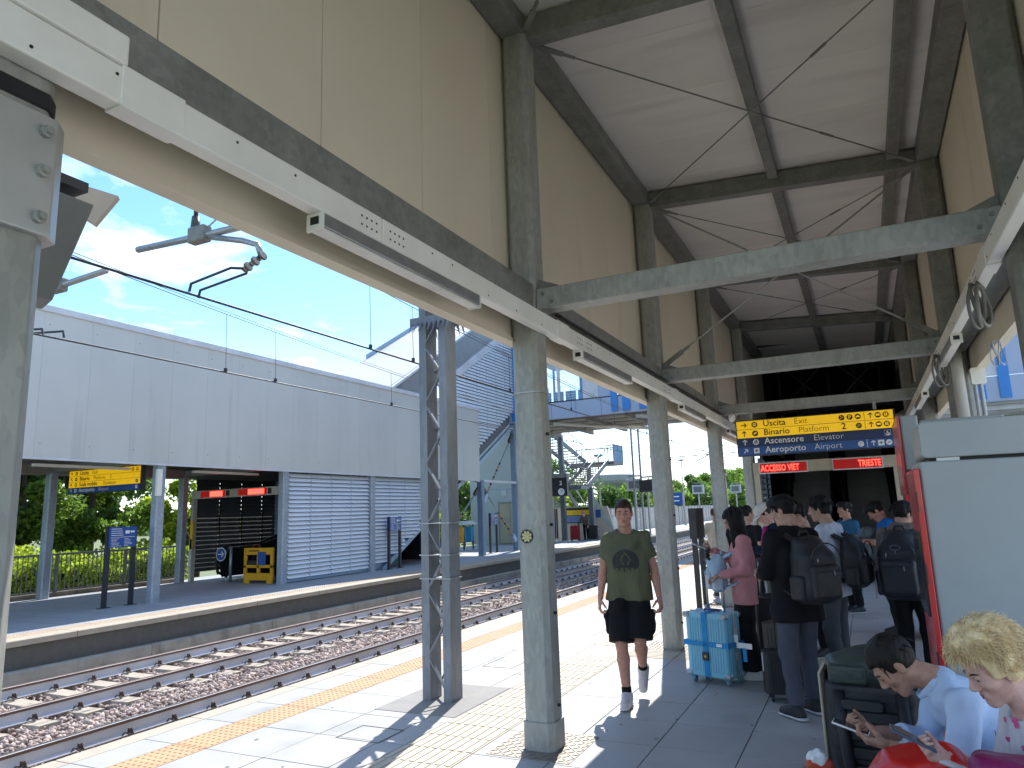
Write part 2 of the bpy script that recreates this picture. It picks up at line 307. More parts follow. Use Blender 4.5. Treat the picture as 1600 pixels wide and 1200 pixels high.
# far platform
fplat = MB().box(-19.6, -12.22, -3, 160, -1.1, -.02).build('far_platform', grout, loc=(-15, 0, 0)); tag(fplat, kind='structure')
MB().box(-19.6, -13.06, -3, 160, -.02, 0).build('floor_tiles', fpfloor, fplat, fixn=False)['kind'] = 'stuff'
fk = MB().prism([(-12.52, 0), (-12.52, -.1), (-12.16, -.1), (-12.16, -.012), (-12.175, 0)], 'y', 2, 3.99).build('kerb_stone', kerb, fplat, bevel=.004)
for k in range(1, 40): share(fk, (0, 2 * k, 0))
MB().box(-13.06, -12.86, -3, 160, -.02, -.001).build('edge_band', tileb, fplat)
fy = MB().box(-12.86 + g, -12.52 - g, 2 + g, 2.6 - g, -.02, 0)
for a in range(5):
    for b_ in range(8): dome(fy, -12.83 + .068 * a, 2.04 + .075 * b_, .02, .005, 6)
fy = fy.build('tactile_tile', pm('tactile_buff', (.46, .35, .24), (.4, .3, .21), 4, .7), fplat)
for k in range(1, 70): share(fy, (0, .6 * k, 0))
fw = MB().box(-12.4, -12.24, 2, 5.985, -.5, -.1).build('wall_panel', concd, fplat, bevel=.006)
for k in range(1, 22): share(fw, (0, 4 * k, 0))
fl = MB().prism([(-12.4, -.46), (-12.13, -.46), (-12.1, -.49), (-12.1, -1.1), (-12.4, -1.1)], 'y', 3.4, 6.385).build('footing', conc, fplat)
for k in range(1, 26): share(fl, (0, 3 * k, 0))
plw = pm('plate_white', (.7, .68, .62), None, 3, .6, dirt=((.45, .42, .36), 5, .6, (1, 1, 1)))
for (y0, y1) in ((19.4, 20.95), (21.2, 22.75)):
    pl = MB().box(-12.235, -12.225, y0, y1, -.4, -.16).build('wall_plate', plw, fplat)
    dm = MB()
    for a in range(26): 
        yy = y0 + .14 + a * .05
        if random.random() < .86: dm.box(-12.227, -12.222, yy, yy + .03, -.31 - .02 * (a % 3 == 0), -.25 + .02 * (a % 4 == 0))
    dm.build('worn_print', blk, pl)
# track bed, ballast, rails, sleepers
tag(MB().add([(-12.35, -3, -.83), (-5.7, -3, -.83), (-5.7, 160, -.83), (-12.35, 160, -.83)], [(0, 1, 2, 3)]).build('track_bed', pm('ballast_bed', (.25, .19, .17), (.12, .095, .085), 14, .95, bump=.8, bscale=18, detail=8), loc=(-9, 0, -.83)), kind='structure')
def blob_mesh(name, pts, rad, mat, tri=20, flat=.75):
    n = len(pts); ph = (1 + 5 ** .5) / 2
    if tri == 20:
        b = np.array([(-1, ph, 0), (1, ph, 0), (-1, -ph, 0), (1, -ph, 0), (0, -1, ph), (0, 1, ph), (0, -1, -ph), (0, 1, -ph), (ph, 0, -1), (ph, 0, 1), (-ph, 0, -1), (-ph, 0, 1)]) / 1.9
        f = np.array([(0, 11, 5), (0, 5, 1), (0, 1, 7), (0, 7, 10), (0, 10, 11), (1, 5, 9), (5, 11, 4), (11, 10, 2), (10, 7, 6), (7, 1, 8), (3, 9, 4), (3, 4, 2), (3, 2, 6), (3, 6, 8), (3, 8, 9), (4, 9, 5), (2, 4, 11), (6, 2, 10), (8, 6, 7), (9, 8, 1)])
    else:
        b = np.array([(1, 0, 0), (-1, 0, 0), (0, 1, 0), (0, -1, 0), (0, 0, 1), (0, 0, -1)], float); f = np.array([(0, 2, 4), (2, 1, 4), (1, 3, 4), (3, 0, 4), (2, 0, 5), (1, 2, 5), (3, 1, 5), (0, 3, 5)])
    k = len(b); V = b[None] * RNG.uniform(.62, 1.25, (n, k, 1)) * RNG.uniform(.65, 1.2, (n, 1, 3)) * np.array([1, 1, flat])
    q = RNG.normal(size=(n, 4)); q /= np.linalg.norm(q, axis=1, keepdims=True); a, bb, c, d = q.T
    Rm = np.stack([np.stack([1 - 2 * (c * c + d * d), 2 * (bb * c - a * d), 2 * (bb * d + a * c)], -1), np.stack([2 * (bb * c + a * d), 1 - 2 * (bb * bb + d * d), 2 * (c * d - a * bb)], -1), np.stack([2 * (bb * d - a * c), 2 * (c * d + a * bb), 1 - 2 * (bb * bb + c * c)], -1)], 1)
    V = np.einsum('nij,nkj->nki', Rm, V) * rad[:, None, None] + pts[:, None]
    F = f[None] + (np.arange(n) * k)[:, None, None]
    return fast_mesh(name, V.reshape(-1, 3), F.reshape(-1, 3), mat)
def fast_mesh(name, V, F, mat, smooth=False):
    me = bpy.data.meshes.new(name); nv, nf, s = len(V), len(F), F.shape[1]
    me.vertices.add(nv); me.vertices.foreach_set('co', np.ascontiguousarray(V, dtype=np.float32).ravel()); me.loops.add(nf * s); me.loops.foreach_set('vertex_index', np.ascontiguousarray(F, dtype=np.int32).ravel())
    me.polygons.add(nf); me.polygons.foreach_set('loop_start', np.arange(0, nf * s, s, dtype=np.int32)); me.polygons.foreach_set('loop_total', np.full(nf, s, np.int32))
    if smooth: me.polygons.foreach_set('use_smooth', np.ones(nf, bool))
    me.update(calc_edges=True); me.validate(); me.materials.append(mat); return me
RX = [-11.5, -9.99, -8.15, -6.64]
def scatter(x0, x1, y0, y1, sp, r0, r1):
    nx, ny = int((x1 - x0) / sp), int((y1 - y0) / sp)
    X, Y = np.meshgrid(np.linspace(x0, x1, nx), np.linspace(y0, y1, ny)); X = X.ravel() + RNG.uniform(-.6, .6, X.size) * sp; Y = Y.ravel() + RNG.uniform(-.6, .6, Y.size) * sp
    ok = np.ones(X.size, bool)
    for rx in RX: ok &= abs(X - rx) > .085
    lift = np.zeros(X.size)
    for cx in (-10.745, -7.395):
        on = (abs(X - cx) < 1.22) & (abs(((Y + .15) % .6) - .3) < .125)
        ok &= ~(on & (RNG.random(X.size) < .93))
    between = (abs(X + 10.745) < .62) | (abs(X + 7.395) < .62)
    Z = -.765 - .03 * between + RNG.uniform(-.03, .02, X.size) + .03 * np.exp(-((X + 9.07) / .35) ** 2) + .02 * np.sin(X * 3.1) * np.sin(Y * 1.7)
    P = np.stack([X, Y, Z], 1)[ok]; return P, RNG.uniform(r0, r1, len(P)) * np.where(RNG.random(len(P)) < .12, 1.35, 1)
P1, R1 = scatter(-12.05, -7.2, 4, 15, .05, .024, .042)
P2, R2 = scatter(-12.05, -7.3, 15, 34, .085, .034, .06)
b1 = obj('ballast', blob_mesh('ballast', P1, R1, ballm), None); tag(b1, 'reddish brown crushed stone ballast between the rails', 'ballast', kind='stuff')
b2 = obj('ballast', blob_mesh('ballast', P2, R2, ballm, 8), None); tag(b2, 'crushed stone ballast further down the line', 'ballast', kind='stuff')
prof = [(-.075, 0), (.075, 0), (.075, .012), (.012, .032), (.01, .12), (.036, .134), (.036, .165), (.03, .172), (-.03, .172), (-.036, .165), (-.036, .134), (-.01, .12), (-.012, .032), (-.075, .012)]
def track(cx, xs, label, headmat):
    t = thing('railway_track', label, 'railway track', (cx, 4, -.72))
    for x in xs:
        MB().prism([(x + a, -.72 + b_) for a, b_ in prof], 'y', -2, 150).build('rail', steelr, t)
        MB().box(x - .028, x + .028, -2, 150, -.549, -.5455).build('running_surface', headmat, t)
        MB().box(x - .039, x - .0362, -2, 150, -.586, -.553).box(x + .0362, x + .039, -2, 150, -.586, -.553).build('rail_head_side', railrust, t)
    sl = MB().add([(cx + a, 4.2 + b_, z) for a, b_, z in [(-1.2, -.13, -.74), (-.45, -.13, -.76), (.45, -.13, -.76), (1.2, -.13, -.74), (-1.2, .13, -.74), (-.45, .13, -.76), (.45, .13, -.76), (1.2, .13, -.74), (-1.2, -.16, -.9), (-.45, -.16, -.9), (.45, -.16, -.9), (1.2, -.16, -.9), (-1.2, .16, -.9), (-.45, .16, -.9), (.45, .16, -.9), (1.2, .16, -.9)]],
        [(0, 1, 5, 4), (1, 2, 6, 5), (2, 3, 7, 6), (0, 8, 9, 1), (1, 9, 10, 2), (2, 10, 11, 3), (4, 5, 13, 12), (5, 6, 14, 13), (6, 7, 15, 14), (0, 4, 12, 8), (3, 11, 15, 7)])
    for v in range(len(sl.v)):
        x, y, z = sl.v[v]
        if z > -.8: sl.v[v] = (x, y, z + .022)
    sl = sl.build('sleeper', sleeper, t)
    for k in range(1, 100): share(sl, (0, .6 * k, 0))
    cl = MB()
    for k in range(80):
        y = 4.2 + .6 * k
        for x in xs:
            for s_ in (-1, 1):
                cl.tube([(x + s_ * .06, y - .05, -.70), (x + s_ * .10, y - .055, -.665), (x + s_ * .15, y - .02, -.69), (x + s_ * .12, y, -.655), (x + s_ * .15, y + .02, -.69), (x + s_ * .10, y + .055, -.665), (x + s_ * .06, y + .05, -.70)], .011, 5)
                cl.box(x + s_ * .115 - .018, x + s_ * .115 + .018, y - .018, y + .018, -.7, -.63)
    tag(cl.build('rail_fastening', rust, t), kind='stuff')
    return t
track(-10.745, RX[:2], 'track beside the far platform, two brown rails on pale sleepers', railrust)
track(-7.395, RX[2:], 'track beside the near platform edge with its bright bluish rail side', railtop)
# ---------------------------------------------------------------- near canopy
YC = [1.13, 5.10, 9.07, 13.04, 17.01]
can = thing('platform_canopy', 'galvanised steel platform canopy with cream panels over the waiting passengers', 'canopy', (-.6, 5.1, 0))
def octa(x0, x1, y0, y1, c=.04): return [(x0 + c, y0), (x1 - c, y0), (x1, y0 + c), (x1, y1 - c), (x1 - c, y1), (x0 + c, y1), (x0, y1 - c), (x0, y0 + c)]
def zr(x): return 5.97 - .066 * (x + 2.42)        # roof underside
cl_ = MB().prism(octa(-2.42, -2.19, 5.0, 5.23), 'z', 0, zr(-2.3) - .2).build('column', galv, can, bevel=.006)
for k in (-1, 1, 2, 3): share(cl_, (0, 3.97 * k, 0))
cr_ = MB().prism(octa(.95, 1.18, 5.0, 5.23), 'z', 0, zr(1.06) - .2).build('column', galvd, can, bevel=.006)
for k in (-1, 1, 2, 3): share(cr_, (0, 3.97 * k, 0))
for k in range(-1, 4):
    y0 = 5.10 + 3.97 * k; ya, yb = y0 + .13, y0 + 3.97 - .1
    if k == 3: yb = y0 + 4
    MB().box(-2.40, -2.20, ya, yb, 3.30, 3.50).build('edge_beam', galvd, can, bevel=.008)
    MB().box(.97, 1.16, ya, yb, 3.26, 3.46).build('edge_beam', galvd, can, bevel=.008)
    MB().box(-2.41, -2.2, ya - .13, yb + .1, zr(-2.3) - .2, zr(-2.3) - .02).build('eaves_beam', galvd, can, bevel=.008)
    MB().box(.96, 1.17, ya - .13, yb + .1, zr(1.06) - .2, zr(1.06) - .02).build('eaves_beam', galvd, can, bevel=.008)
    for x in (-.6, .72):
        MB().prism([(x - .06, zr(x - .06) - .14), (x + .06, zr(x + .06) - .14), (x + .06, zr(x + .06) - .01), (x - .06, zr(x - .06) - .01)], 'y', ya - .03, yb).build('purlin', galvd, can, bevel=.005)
    # rods braced across the roof
    if k < 3:
        for (a, b_) in (((-2.16, ya + .02), (.92, yb - .02)), ((-2.16, yb - .02), (.92, ya + .02))):
            A = Vector((a[0], a[1], zr(a[0]) - .2)); Bv = Vector((b_[0], b_[1], zr(b_[0]) - .2)); d_ = (Bv - A)
            rd = MB().tube([A, Bv], .008, 6).build('tie_rod', galvd, can)
            MB().bar(A, A + d_ * .05, .05, .018).tube([A + d_ * .05, A + d_ * .075], .016, 6).build('rod_fork', galvd, rd); MB().bar(Bv, Bv - d_ * .05, .05, .018).build('rod_fork', galvd, rd); MB().tube([A + d_ * .7, A + d_ * .74], .014, 6).build('turnbuckle', galvd, rd)
for k in range(-1, 4):
    y0 = 5.115 + 3.97 * k
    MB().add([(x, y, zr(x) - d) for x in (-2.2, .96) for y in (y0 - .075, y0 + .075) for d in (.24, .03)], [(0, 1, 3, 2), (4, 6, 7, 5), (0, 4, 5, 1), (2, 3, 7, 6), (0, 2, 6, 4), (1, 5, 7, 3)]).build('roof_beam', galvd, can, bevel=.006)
    if k >= 0: MB().box(-2.19, .95, y0 - .09, y0 + .09, 3.29, 3.46).build('cross_beam', galv, can, bevel=.01)
    for x, s_ in ((-2.19, 1), (.95, -1)):
        gs = MB(); gs.prism([(x, 3.46), (x + s_ * .26, 3.462), (x + s_ * .2, 3.475), (x, 3.56)], 'y', y0 - .012, y0 + .012)
        for q in (0, 1): gs.lathe([(.016, 0), (.016, .014)], (x + s_ * (.06 + .07 * q), y0 - .1, 3.41 - .07 * q), 6, 'y')
        if k >= 0: gs.build('gusset', galvd, can)
y9 = 9.085
for a, b_ in (((-2.13, 3.55), (.9, 5.5)), ((.9, 3.53), (-2.13, 5.7))):
    A = Vector((a[0], y9, a[1])); Bv = Vector((b_[0], y9 + (.03 if a[0] > 0 else 0), b_[1])); d_ = Bv - A
    rd = MB().tube([A, Bv], .012, 6).build('tie_rod', galv, can)
    MB().bar(A - d_ * .01, A + d_ * .07, .06, .03, (0, 1, 0)).tube([A + d_ * .07, A + d_ * .1], .02, 6).build('rod_fork', galvd, rd)
# cladding panels, one metre wide
for side, x0, x1, z0 in (('l', -2.49, -2.43, 3.07), ('r', 1.19, 1.25, 3.01)):
    p0 = None
    for k in range(24):
        y = -1.24 + k
        if p0 is None: p0 = MB().box(x0, x1, y + .003, y + .997, z0 + .03, zr(x1) + .02).build('wall_panel', cream, can, bevel=.004)
        else: share(p0, (0, k, 0))
rp = None
for k in range(24):
    y = -1.24 + k
    if rp is None:
        rp = MB().add([(x, yy, zr(x) + d) for x in (-2.43, 1.25) for yy in (y + .002, y + .998) for d in (0, .08)], [(0, 1, 3, 2), (4, 6, 7, 5), (0, 4, 5, 1), (2, 3, 7, 6), (0, 2, 6, 4), (1, 5, 7, 3)]).build('roof_panel', roofp, can)
    else: share(rp, (0, k, 0))
# lower lip of the cladding: a pressed edge with a return
MB().prism([(-2.50, 3.05), (-2.40, 3.05), (-2.40, 3.085), (-2.425, 3.095), (-2.425, 3.29), (-2.435, 3.29), (-2.435, 3.1), (-2.50, 3.1)], 'y', -1.3, 21).build('drip_edge', cream, can)
MB().prism([(1.26, 3.0), (1.17, 3.0), (1.17, 3.03), (1.185, 3.04), (1.185, 3.25), (1.19, 3.25), (1.19, 3.05), (1.26, 3.05)], 'y', -1.3, 21).build('drip_edge', cream, can)
# white cable channel with slots, seams and joint sleeves
for (xa, xb, za, zb, sg) in ((-2.185, -2.105, 3.10, 3.24, 1), (.86, .94, 3.16, 3.29, -1)):
    ch = None
    for k in range(9):
        ya = -3.13 + 3 * k
        c_ = MB().box(xa, xb, ya, ya + 2.996, za, zb).build('cable_channel', whitep, can, bevel=.008)
        sl = MB(); xf = xb if sg > 0 else xa
        for r_ in (0, 1):
            for q in range(4):
                sl.box(xf - .002, xf + .002, ya + .06 + .04 * q, ya + .072 + .04 * q, za + .04 + .045 * r_, za + .049 + .045 * r_); sl.box(xf - .002, xf + .002, ya + 2.82 + .04 * q, ya + 2.832 + .04 * q, za + .04 + .045 * r_, za + .049 + .045 * r_)
        for q in range(6): sl.lathe([(.006, -.003), (.006, .003)], (xf, ya + .4 + .4 * q + random.uniform(-.1, .1), za + random.choice((.03, .1))), 6, 'x')
        sl.build('slot', black, c_)
    [MB().box(xa - .004, xb + .006, yy, yy + .25, za - .006, zb + .006).build('joint_sleeve', whitep, can, bevel=.004) for yy in (1.4, 5.25, 9.25)]
def striplight(x, y0, y1, z, label):
    t = thing('strip_light', label, 'light fixture', (x, y0, z), 'strip lights under the cable channels')
    bd = MB().box(x - .045, x + .045, y0 + .012, y1 - .012, z, z + .065).build('housing', alu, t, bevel=.004)
    MB().box(x - .035, x + .035, y0 + .02, y1 - .02, z - .016, z).build('diffuser', diffuser, t, bevel=.004)
    MB().box(x - .048, x + .048, y0, y0 + .011, z - .018, z + .068).box(x - .048, x + .048, y1 - .011, y1, z - .018, z + .068).build('end_cap', whitep, t)
    MB().box(x - .025, x + .025, y0 - .002, y0 + .001, z + .012, z + .05).build('socket', black, t)
striplight(-2.145, 2.4, 3.92, 3.03, 'strip light under the left channel, nearest the camera')
striplight(-2.145, 5.8, 7.3, 3.03, 'second strip light along the left channel, past the stickered column')
striplight(-2.145, 9.8, 11.3, 3.03, 'third strip light along the left channel, smaller in the distance')
striplight(-2.145, 13.6, 15.1, 3.03, 'farthest strip light on the left channel, left of the yellow sign')
striplight(.90, 7.4, 8.9, 3.09, 'strip light under the right channel below the coiled grey cable')
striplight(.90, 11.2, 12.7, 3.09, 'strip light on the right channel beside the yellow sign')
# conduit run along the top of the left channel, camera, wire ties on the columns
cd = MB().tube([(-2.12, 5.35, 3.3), (-2.12, 13, 3.3)], .012, 6).tube([(-2.15, 5.35, 3.32), (-2.15, 13, 3.32)], .016, 6).build('conduit', dark, can)
for (x0, x1, y, z) in ((-2.43, -2.18, 5.115, 2.62), (-2.43, -2.18, 13.055, 2.75), (-2.43, -2.18, 13.055, 1.45), (-2.43, -2.18, 13.055, 2.2)):
    MB().prism(octa(x0, x1, y - .125, y + .125, .042), 'z', z, z + .012).build('wire_tie', alu, can)
for k in (0, 1, 2):
    for z in (.3, .95, 1.6, 2.3): MB().lathe([(.013, 0), (.013, .02)], (-2.19, 5.06 + 3.97 * k + .06, z), 6, 'x').build('bolt', dark, can)
MB().prism(octa(-2.432, -2.178, 4.988, 5.242, .042), 'z', 0, .2).build('column_shoe', galv, can, bevel=.005)
# collar on the nearest column with bolts, strap and the plates beyond it
col0 = MB().prism(octa(-2.45, -2.16, .99, 1.29, .05), 'z', 2.58, 2.97).build('collar', pm('collar_sheet', (.5, .5, .48), None, 2, .4, .3), can, bevel=.006)
for z in (2.63, 2.78, 2.91): MB().lathe([(.02, 0), (.02, .018), (.012, .02), (.012, .035)], (-2.16, 1.2, z), 8, 'x').build('bolt', galv, col0)
MB().prism(octa(-2.437, -2.173, 1.0, 1.26, .045), 'z', 3.0, 3.05).build('strap', black, can)
MB().box(-2.24, -2.10, -.2, 1.42, 3.245, 3.36).build('splice_plate', whitep, can, bevel=.01)
sp_ = thing('horn_speaker', 'grey angular box and pale plate fixed behind the nearest column', 'speaker', (-2.85, 1.6, 2.6))
SPK = pm('speaker_grey', (.2, .21, .2), None, 3, .5)
MB().add([(x, y, z) for y in (1.5, 1.72) for x, z in ((-3.0, 3.02), (-2.7, 3.0), (-2.93, 2.63), (-3.0, 2.6))], [(0, 1, 2, 3), (4, 7, 6, 5), (0, 4, 5, 1), (1, 5, 6, 2), (2, 6, 7, 3), (3, 7, 4, 0)]).build('housing', SPK, sp_, bevel=.008)
MB().box(-3.0, -2.72, 1.5, 1.7, 3.05, 3.09).build('bracket', dark, sp_)
MB().add([(-3.28, 1.95, 3.35), (-2.9, 1.95, 3.18), (-3.1, 1.98, 3.1), (-3.26, 1.98, 3.2), (-3.28, 1.96, 3.33), (-2.9, 1.96, 3.165), (-3.1, 1.99, 3.085), (-3.26, 1.99, 3.185)], [(0, 1, 2, 3), (4, 7, 6, 5), (0, 4, 5, 1), (1, 5, 6, 2), (2, 6, 7, 3), (3, 7, 4, 0)]).build('plate', pm('plate_beige', (.6, .46, .35), None, 3, .6), sp_)
MB().bar((-2.42, 1.2, 3.0), (-2.95, 1.6, 3.03), .05, .05).build('support_arm', dark, sp_)
# emblem sticker on the second column
st = thing('round_sticker', 'round black sticker with a yellow emblem on the column', 'sticker', (-2.335, 4.997, 1.47))
c0 = (-2.335, 4.998, 1.52)
MB().lathe([(.052, -.003), (.052, 0)], c0, 24, 'y').build('backing', blk, st)
em = MB(); cx, cy, cz = c0
for k in range(8):
    t = math.pi / 4 * k + .39; d_ = Vector((math.cos(t), 0, math.sin(t))); p_ = Vector((-d_.z, 0, d_.x))
    c_ = Vector((cx, cy - .0045, cz)); em.add([c_ + d_ * .012, c_ + d_ * .026 + p_ * .011, c_ + d_ * .043 + p_ * .006, c_ + d_ * .043 - p_ * .006, c_ + d_ * .026 - p_ * .011], [(0, 1, 2, 3, 4)])
em.lathe([(.016, -.004), (.016, -.0035)], (cx, cy, cz), 12, 'y')
em.build('emblem', pm('emblem_yellow', (.6, .55, .25), None, 9, .5), st)
# right-hand side: cable coils, downpipe, junction box
def coil(cx, cy, cz, r, n, th, mat, name, label, cat):
    pts = []
    for k in range(n * 20):
        t = 2 * math.pi * k / 20; rr = r * (1 + .1 * math.sin(k * .37)); pts.append((cx + .03 * math.sin(k * .21) + rr * .35 * math.cos(t), cy + rr * .9 * math.cos(t), cz + rr * math.sin(t)))
    o = MB().tube(pts, th, 6).build(name, mat, smooth=True); return tag(o, label, cat)
coil(.86, 5.75, 3.02, .15, 4, .013, rope, 'cable_coil', 'thick grey cable coiled round the right-hand channel', 'cable')
coil(.98, 6.1, 2.72, .085, 7, .0035, alu, 'wire_coil', 'thin bright wire coil dangling below the right-hand channel', 'wire')
coil(.86, 8.6, 3.03, .16, 3, .012, rope, 'cable_coil', 'smaller cable coil further along the right-hand channel', 'cable')
tag(MB().tube([(1.0, 8.5, 3.25), (1.0, 8.5, 3.0), (1.0, 8.5, 0)], .055, 12).build('downpipe', pm('downpipe_grey', (.5, .48, .43), None, 3, .5), smooth=True), 'pale grey drainpipe beside the right-hand column', 'pipe')
jb = thing('junction_box', 'cream junction box with steel conduits behind the grey machine', 'junction box', (1.17, 8.6, 2.0))
MB().rbox(1.11, 1.24, 8.5, 8.6, 2.83, 3.0, .015, 'y').build('box', whitep, jb)
for x in (1.14, 1.19): MB().tube([(x, 8.55, 2.83), (x, 8.55, 0)], .02, 8).build('conduit', alu, jb)
tag(MB().tube([(.95, 5.0, 3.35), (1.0, 5.3, 3.3), (1.12, 5.7, 3.1), (1.15, 5.75, 2.8), (1.14, 5.7, 2.4)], .014, 8).build('hanging_cable', black, smooth=True), 'black cable looping down beside the right-hand column', 'cable')
# ---------------------------------------------------------------- far canopy
fc = thing('far_canopy', 'pale grey box canopy on slim columns over the far platform', 'canopy', (-16.5, 15, 0))
fcol = pm('far_column', (.36, .42, .48), (.3, .35, .41), 3, .5, .3, voro=20)
for x, ys in ((-14.5, (7.25, 11.2, 15.15, 19.1, 23.05)), (-18.5, (7.25, 11.2, 15.15, 19.1))):
    for y in ys: MB().prism(octa(x - .11, x + .11, y - .11, y + .11, .03), 'z', 0, 3.1).build('column', fcol, fc)
for k in range(22):
    y = 4.3 + k
    MB().box(-14.42, -14.35, y + .0015, y + .9985, 3.08, 6.0).build('wall_panel', facade, fc)
MB().box(-14.44, -14.33, 4.3, 26.3, 3.04, 3.078).build('lower_trim', trimw, fc)
MB().box(-14.48, -14.31, 4.25, 26.35, 6.0, 6.14).build('roof_flashing', trimw, fc, bevel=.01)
rv = MB()
for k in range(22):
    for z in (3.35, 5.75): rv.lathe([(.009, 0), (.009, .006)], (-14.35, 4.4 + k, z), 6, 'x')
tag(rv.build('rivet', dark, fc), kind='stuff')
MB().box(-18.8, -18.73, 4.3, 26.3, 3.05, 6.0).build('back_panel', pm('back_panel', (.3, .29, .27), None, 1, .6), fc)
MB().box(-18.72, -14.43, 4.3, 26.3, 5.9, 6.05).build('roof', pm('roof_underside', (.3, .29, .27), None, 1, .6), fc)
MB().box(-14.6, -14.45, 4.3, 26.3, 3.1, 3.3).box(-18.6, -18.4, 4.3, 26.3, 3.06, 3.3).build('edge_beam', galvd, fc)
MB().box(-18.72, -14.43, 26.2, 26.3, 3.2, 5.9).build('end_panel', facade, fc)
for y in (7.25, 11.2, 15.15): MB().box(-18.4, -14.6, y - .07, y + .07, 3.12, 3.28).build('cross_beam', galvd, fc)
for y in (9.0, 13.0): MB().box(-15.6, -15.5, y, y + 2.2, 3.0, 3.06).build('strip_light', whitep, fc)
MB().rbox(-14.39, -14.3, 11.02, 11.14, 2.35, 2.95, .01, 'z').build('fuse_box', whitep, fc)
# front louvre walls, every slat a piece
lv = thing('louvre_wall', 'pale blue louvre wall of the far escalator between two columns', 'louvre wall', (-14.55, 17.1, 0))
def slat(y0, y1, z, x=-14.55): return MB().add([(x + a, y, z + b_) for y in (y0, y1) for a, b_ in ((0, .10), (.075, .012), (.085, 0), (.07, 0), (-.01, .095))], [(0, 1, 6, 5), (1, 2, 7, 6), (2, 3, 8, 7), (3, 4, 9, 8), (4, 0, 5, 9), (0, 4, 3, 2, 1), (5, 6, 7, 8, 9)])
s0 = None
for b_ in range(4):
    y0 = 15.36 + b_ * .91
    for k in range(24):
        z = .12 + k * .121
        if s0 is None: s0 = slat(y0, y0 + .88, z).build('slat', louvre, lv); base = (y0, z)
        else: share(s0, (0, y0 - base[0], z - base[1]))
for b_ in range(5): MB().box(-14.585, -14.555, 15.33 + b_ * .91 - .012, 15.33 + b_ * .91 + .012, .05, 3.05).build('mullion', louvb, lv)
MB().box(-14.6, -14.53, 15.3, 19.0, .02, .1).build('bottom_rail', louvb, lv)
MB().box(-14.66, -14.62, 15.3, 19.0, .1, 3.03).build('backing', louvb, lv)
lv2 = thing('louvre_wall', 'louvre wall cut off by the rising underside of the far escalator', 'louvre wall', (-14.55, 21, 0))
def zlow(y): return max(.1, .0 + (y - 19.83) * .56)
for b_ in range(6):
    y0 = 19.24 + b_ * .91
    for k in range(24):
        z = .12 + k * .121
        if z < zlow(y0 + .45) + .02: continue
        ya = y0; yb = min(y0 + .88, 19.83 + z / .56)
        if yb - ya < .1: continue
        slat(ya, yb, z).build('slat', louvre, lv2)
MB().prism([(19.2, .02), (19.85, .02), (25.2, 3.02), (25.2, 3.05), (19.2, 3.05)], 'x', -14.66, -14.62).build('backing', louvb, lv2)
MB().bar((-14.58, 19.8, .0), (-14.58, 30, 5.7), .12, .16).build('sloping_edge', louvb, lv2)
for b_ in range(5): MB().box(-14.585, -14.555, 20.15 + b_ * .91 - .03, 20.15 + b_ * .91 - .006, zlow(20.13 + b_ * .91), 3.05).build('mullion', louvb, lv2)
uw = thing('understair_wall', 'dark wall below the far escalator with a green wheelchair sign', 'wall', (-15, 23, 0))
MB().prism([(20.2, 0), (25.6, 0), (25.6, 3.05), (25.4, 3.05)], 'x', -16.4, -16.3).build('wall', pm('understair_concrete', (.12, .11, .1), None, 2, .8), uw)
MB().box(-16.3, -15.6, 20.2, 25.6, .01, .03).build('plinth', concd, uw)
sg = MB().box(-15.02, -15.0, 20.5, 21.4, .05, 1.05).build('sign_board', pm('green_board', (.02, .09, .07), None, 2, .5), uw)
wc = MB()
wc.tube([(-14.99, 20.95 + .22 * math.cos(t), .42 + .22 * math.sin(t)) for t in [math.radians(a) for a in range(-200, 60, 20)]], .025, 6)
wc.tube([(-14.99, 20.9, .82), (-14.99, 20.92, .5), (-14.99, 21.12, .48), (-14.99, 21.2, .28)], .03, 6); wc.lathe([(.05, -.004), (.05, .004)], (-14.99, 20.9, .92), 10, 'x')
wc.build('wheelchair_symbol', wht, sg)
# enclosure of the rising escalator: lower blue louvres, grey corrugated band above, white trim
en = thing('escalator_enclosure', 'sloping enclosure of the far escalator, blue louvres under a grey slatted band', 'escalator enclosure', (-16, 26, 4))
def ztop(y): return 6.13 + (y - 20) * .583
def ztrim(y): return ztop(y) - 1.35
def zbot(y): return (y - 19.83) * .56 + .75
bl = MB(); x = -14.42
z = 3.2
while z < 10.5:
    ya = 19.83; yb = 30.2
    ya = max(24.5, 20 + (z + 1.35 + .05 - 6.13) / .583); yb = min(30.0, 19.83 + (z - .75) / .56, 100)
    if z > 6.2 and yb >= 30: yb = 30.0
    if yb - ya > .15:
        yy = ya
        bl.add([(x + a, y, z + b_) for y in (yy, yb) for a, b_ in ((0, .118), (.04, .0), (.032, 0), (-.008, .112))], [(0, 1, 5, 4), (1, 2, 6, 5), (2, 3, 7, 6), (3, 0, 4, 7), (0, 3, 2, 1), (4, 5, 6, 7)])
    z += .14
tag(bl.build('louvre_slats', louvre, en), kind='stuff')
MB().prism([(24.4, zbot(24.4)), (30, zbot(30)), (30, ztrim(30)), (24.4, ztrim(24.4))], 'x', -14.52, -14.47).build('backing', pm('louvre_backing', (.12, .2, .3), None, 2, .6), en)
for y in (25.4, 26.3, 27.2, 28.1, 29.0): MB().box(-14.47, -14.40, y, y + .03, zbot(y) + .05, ztrim(y)).build('mullion', louvb, en)
MB().box(-14.5, -14.33, 29.85, 30.1, 5.9, 11.0).build('corner_post', bluep, en)
MB().bar((-14.36, 23.4, ztrim(23.4) - .1), (-14.36, 30.3, ztrim(30.3) - .1), .12, .3).build('white_trim', trimw, en)
MB().bar((-14.33, 20, ztop(20) - .04), (-14.33, 30.3, ztop(30.3) - .04), .14, .08).build('top_trim', trimw, en)
cg = MB()
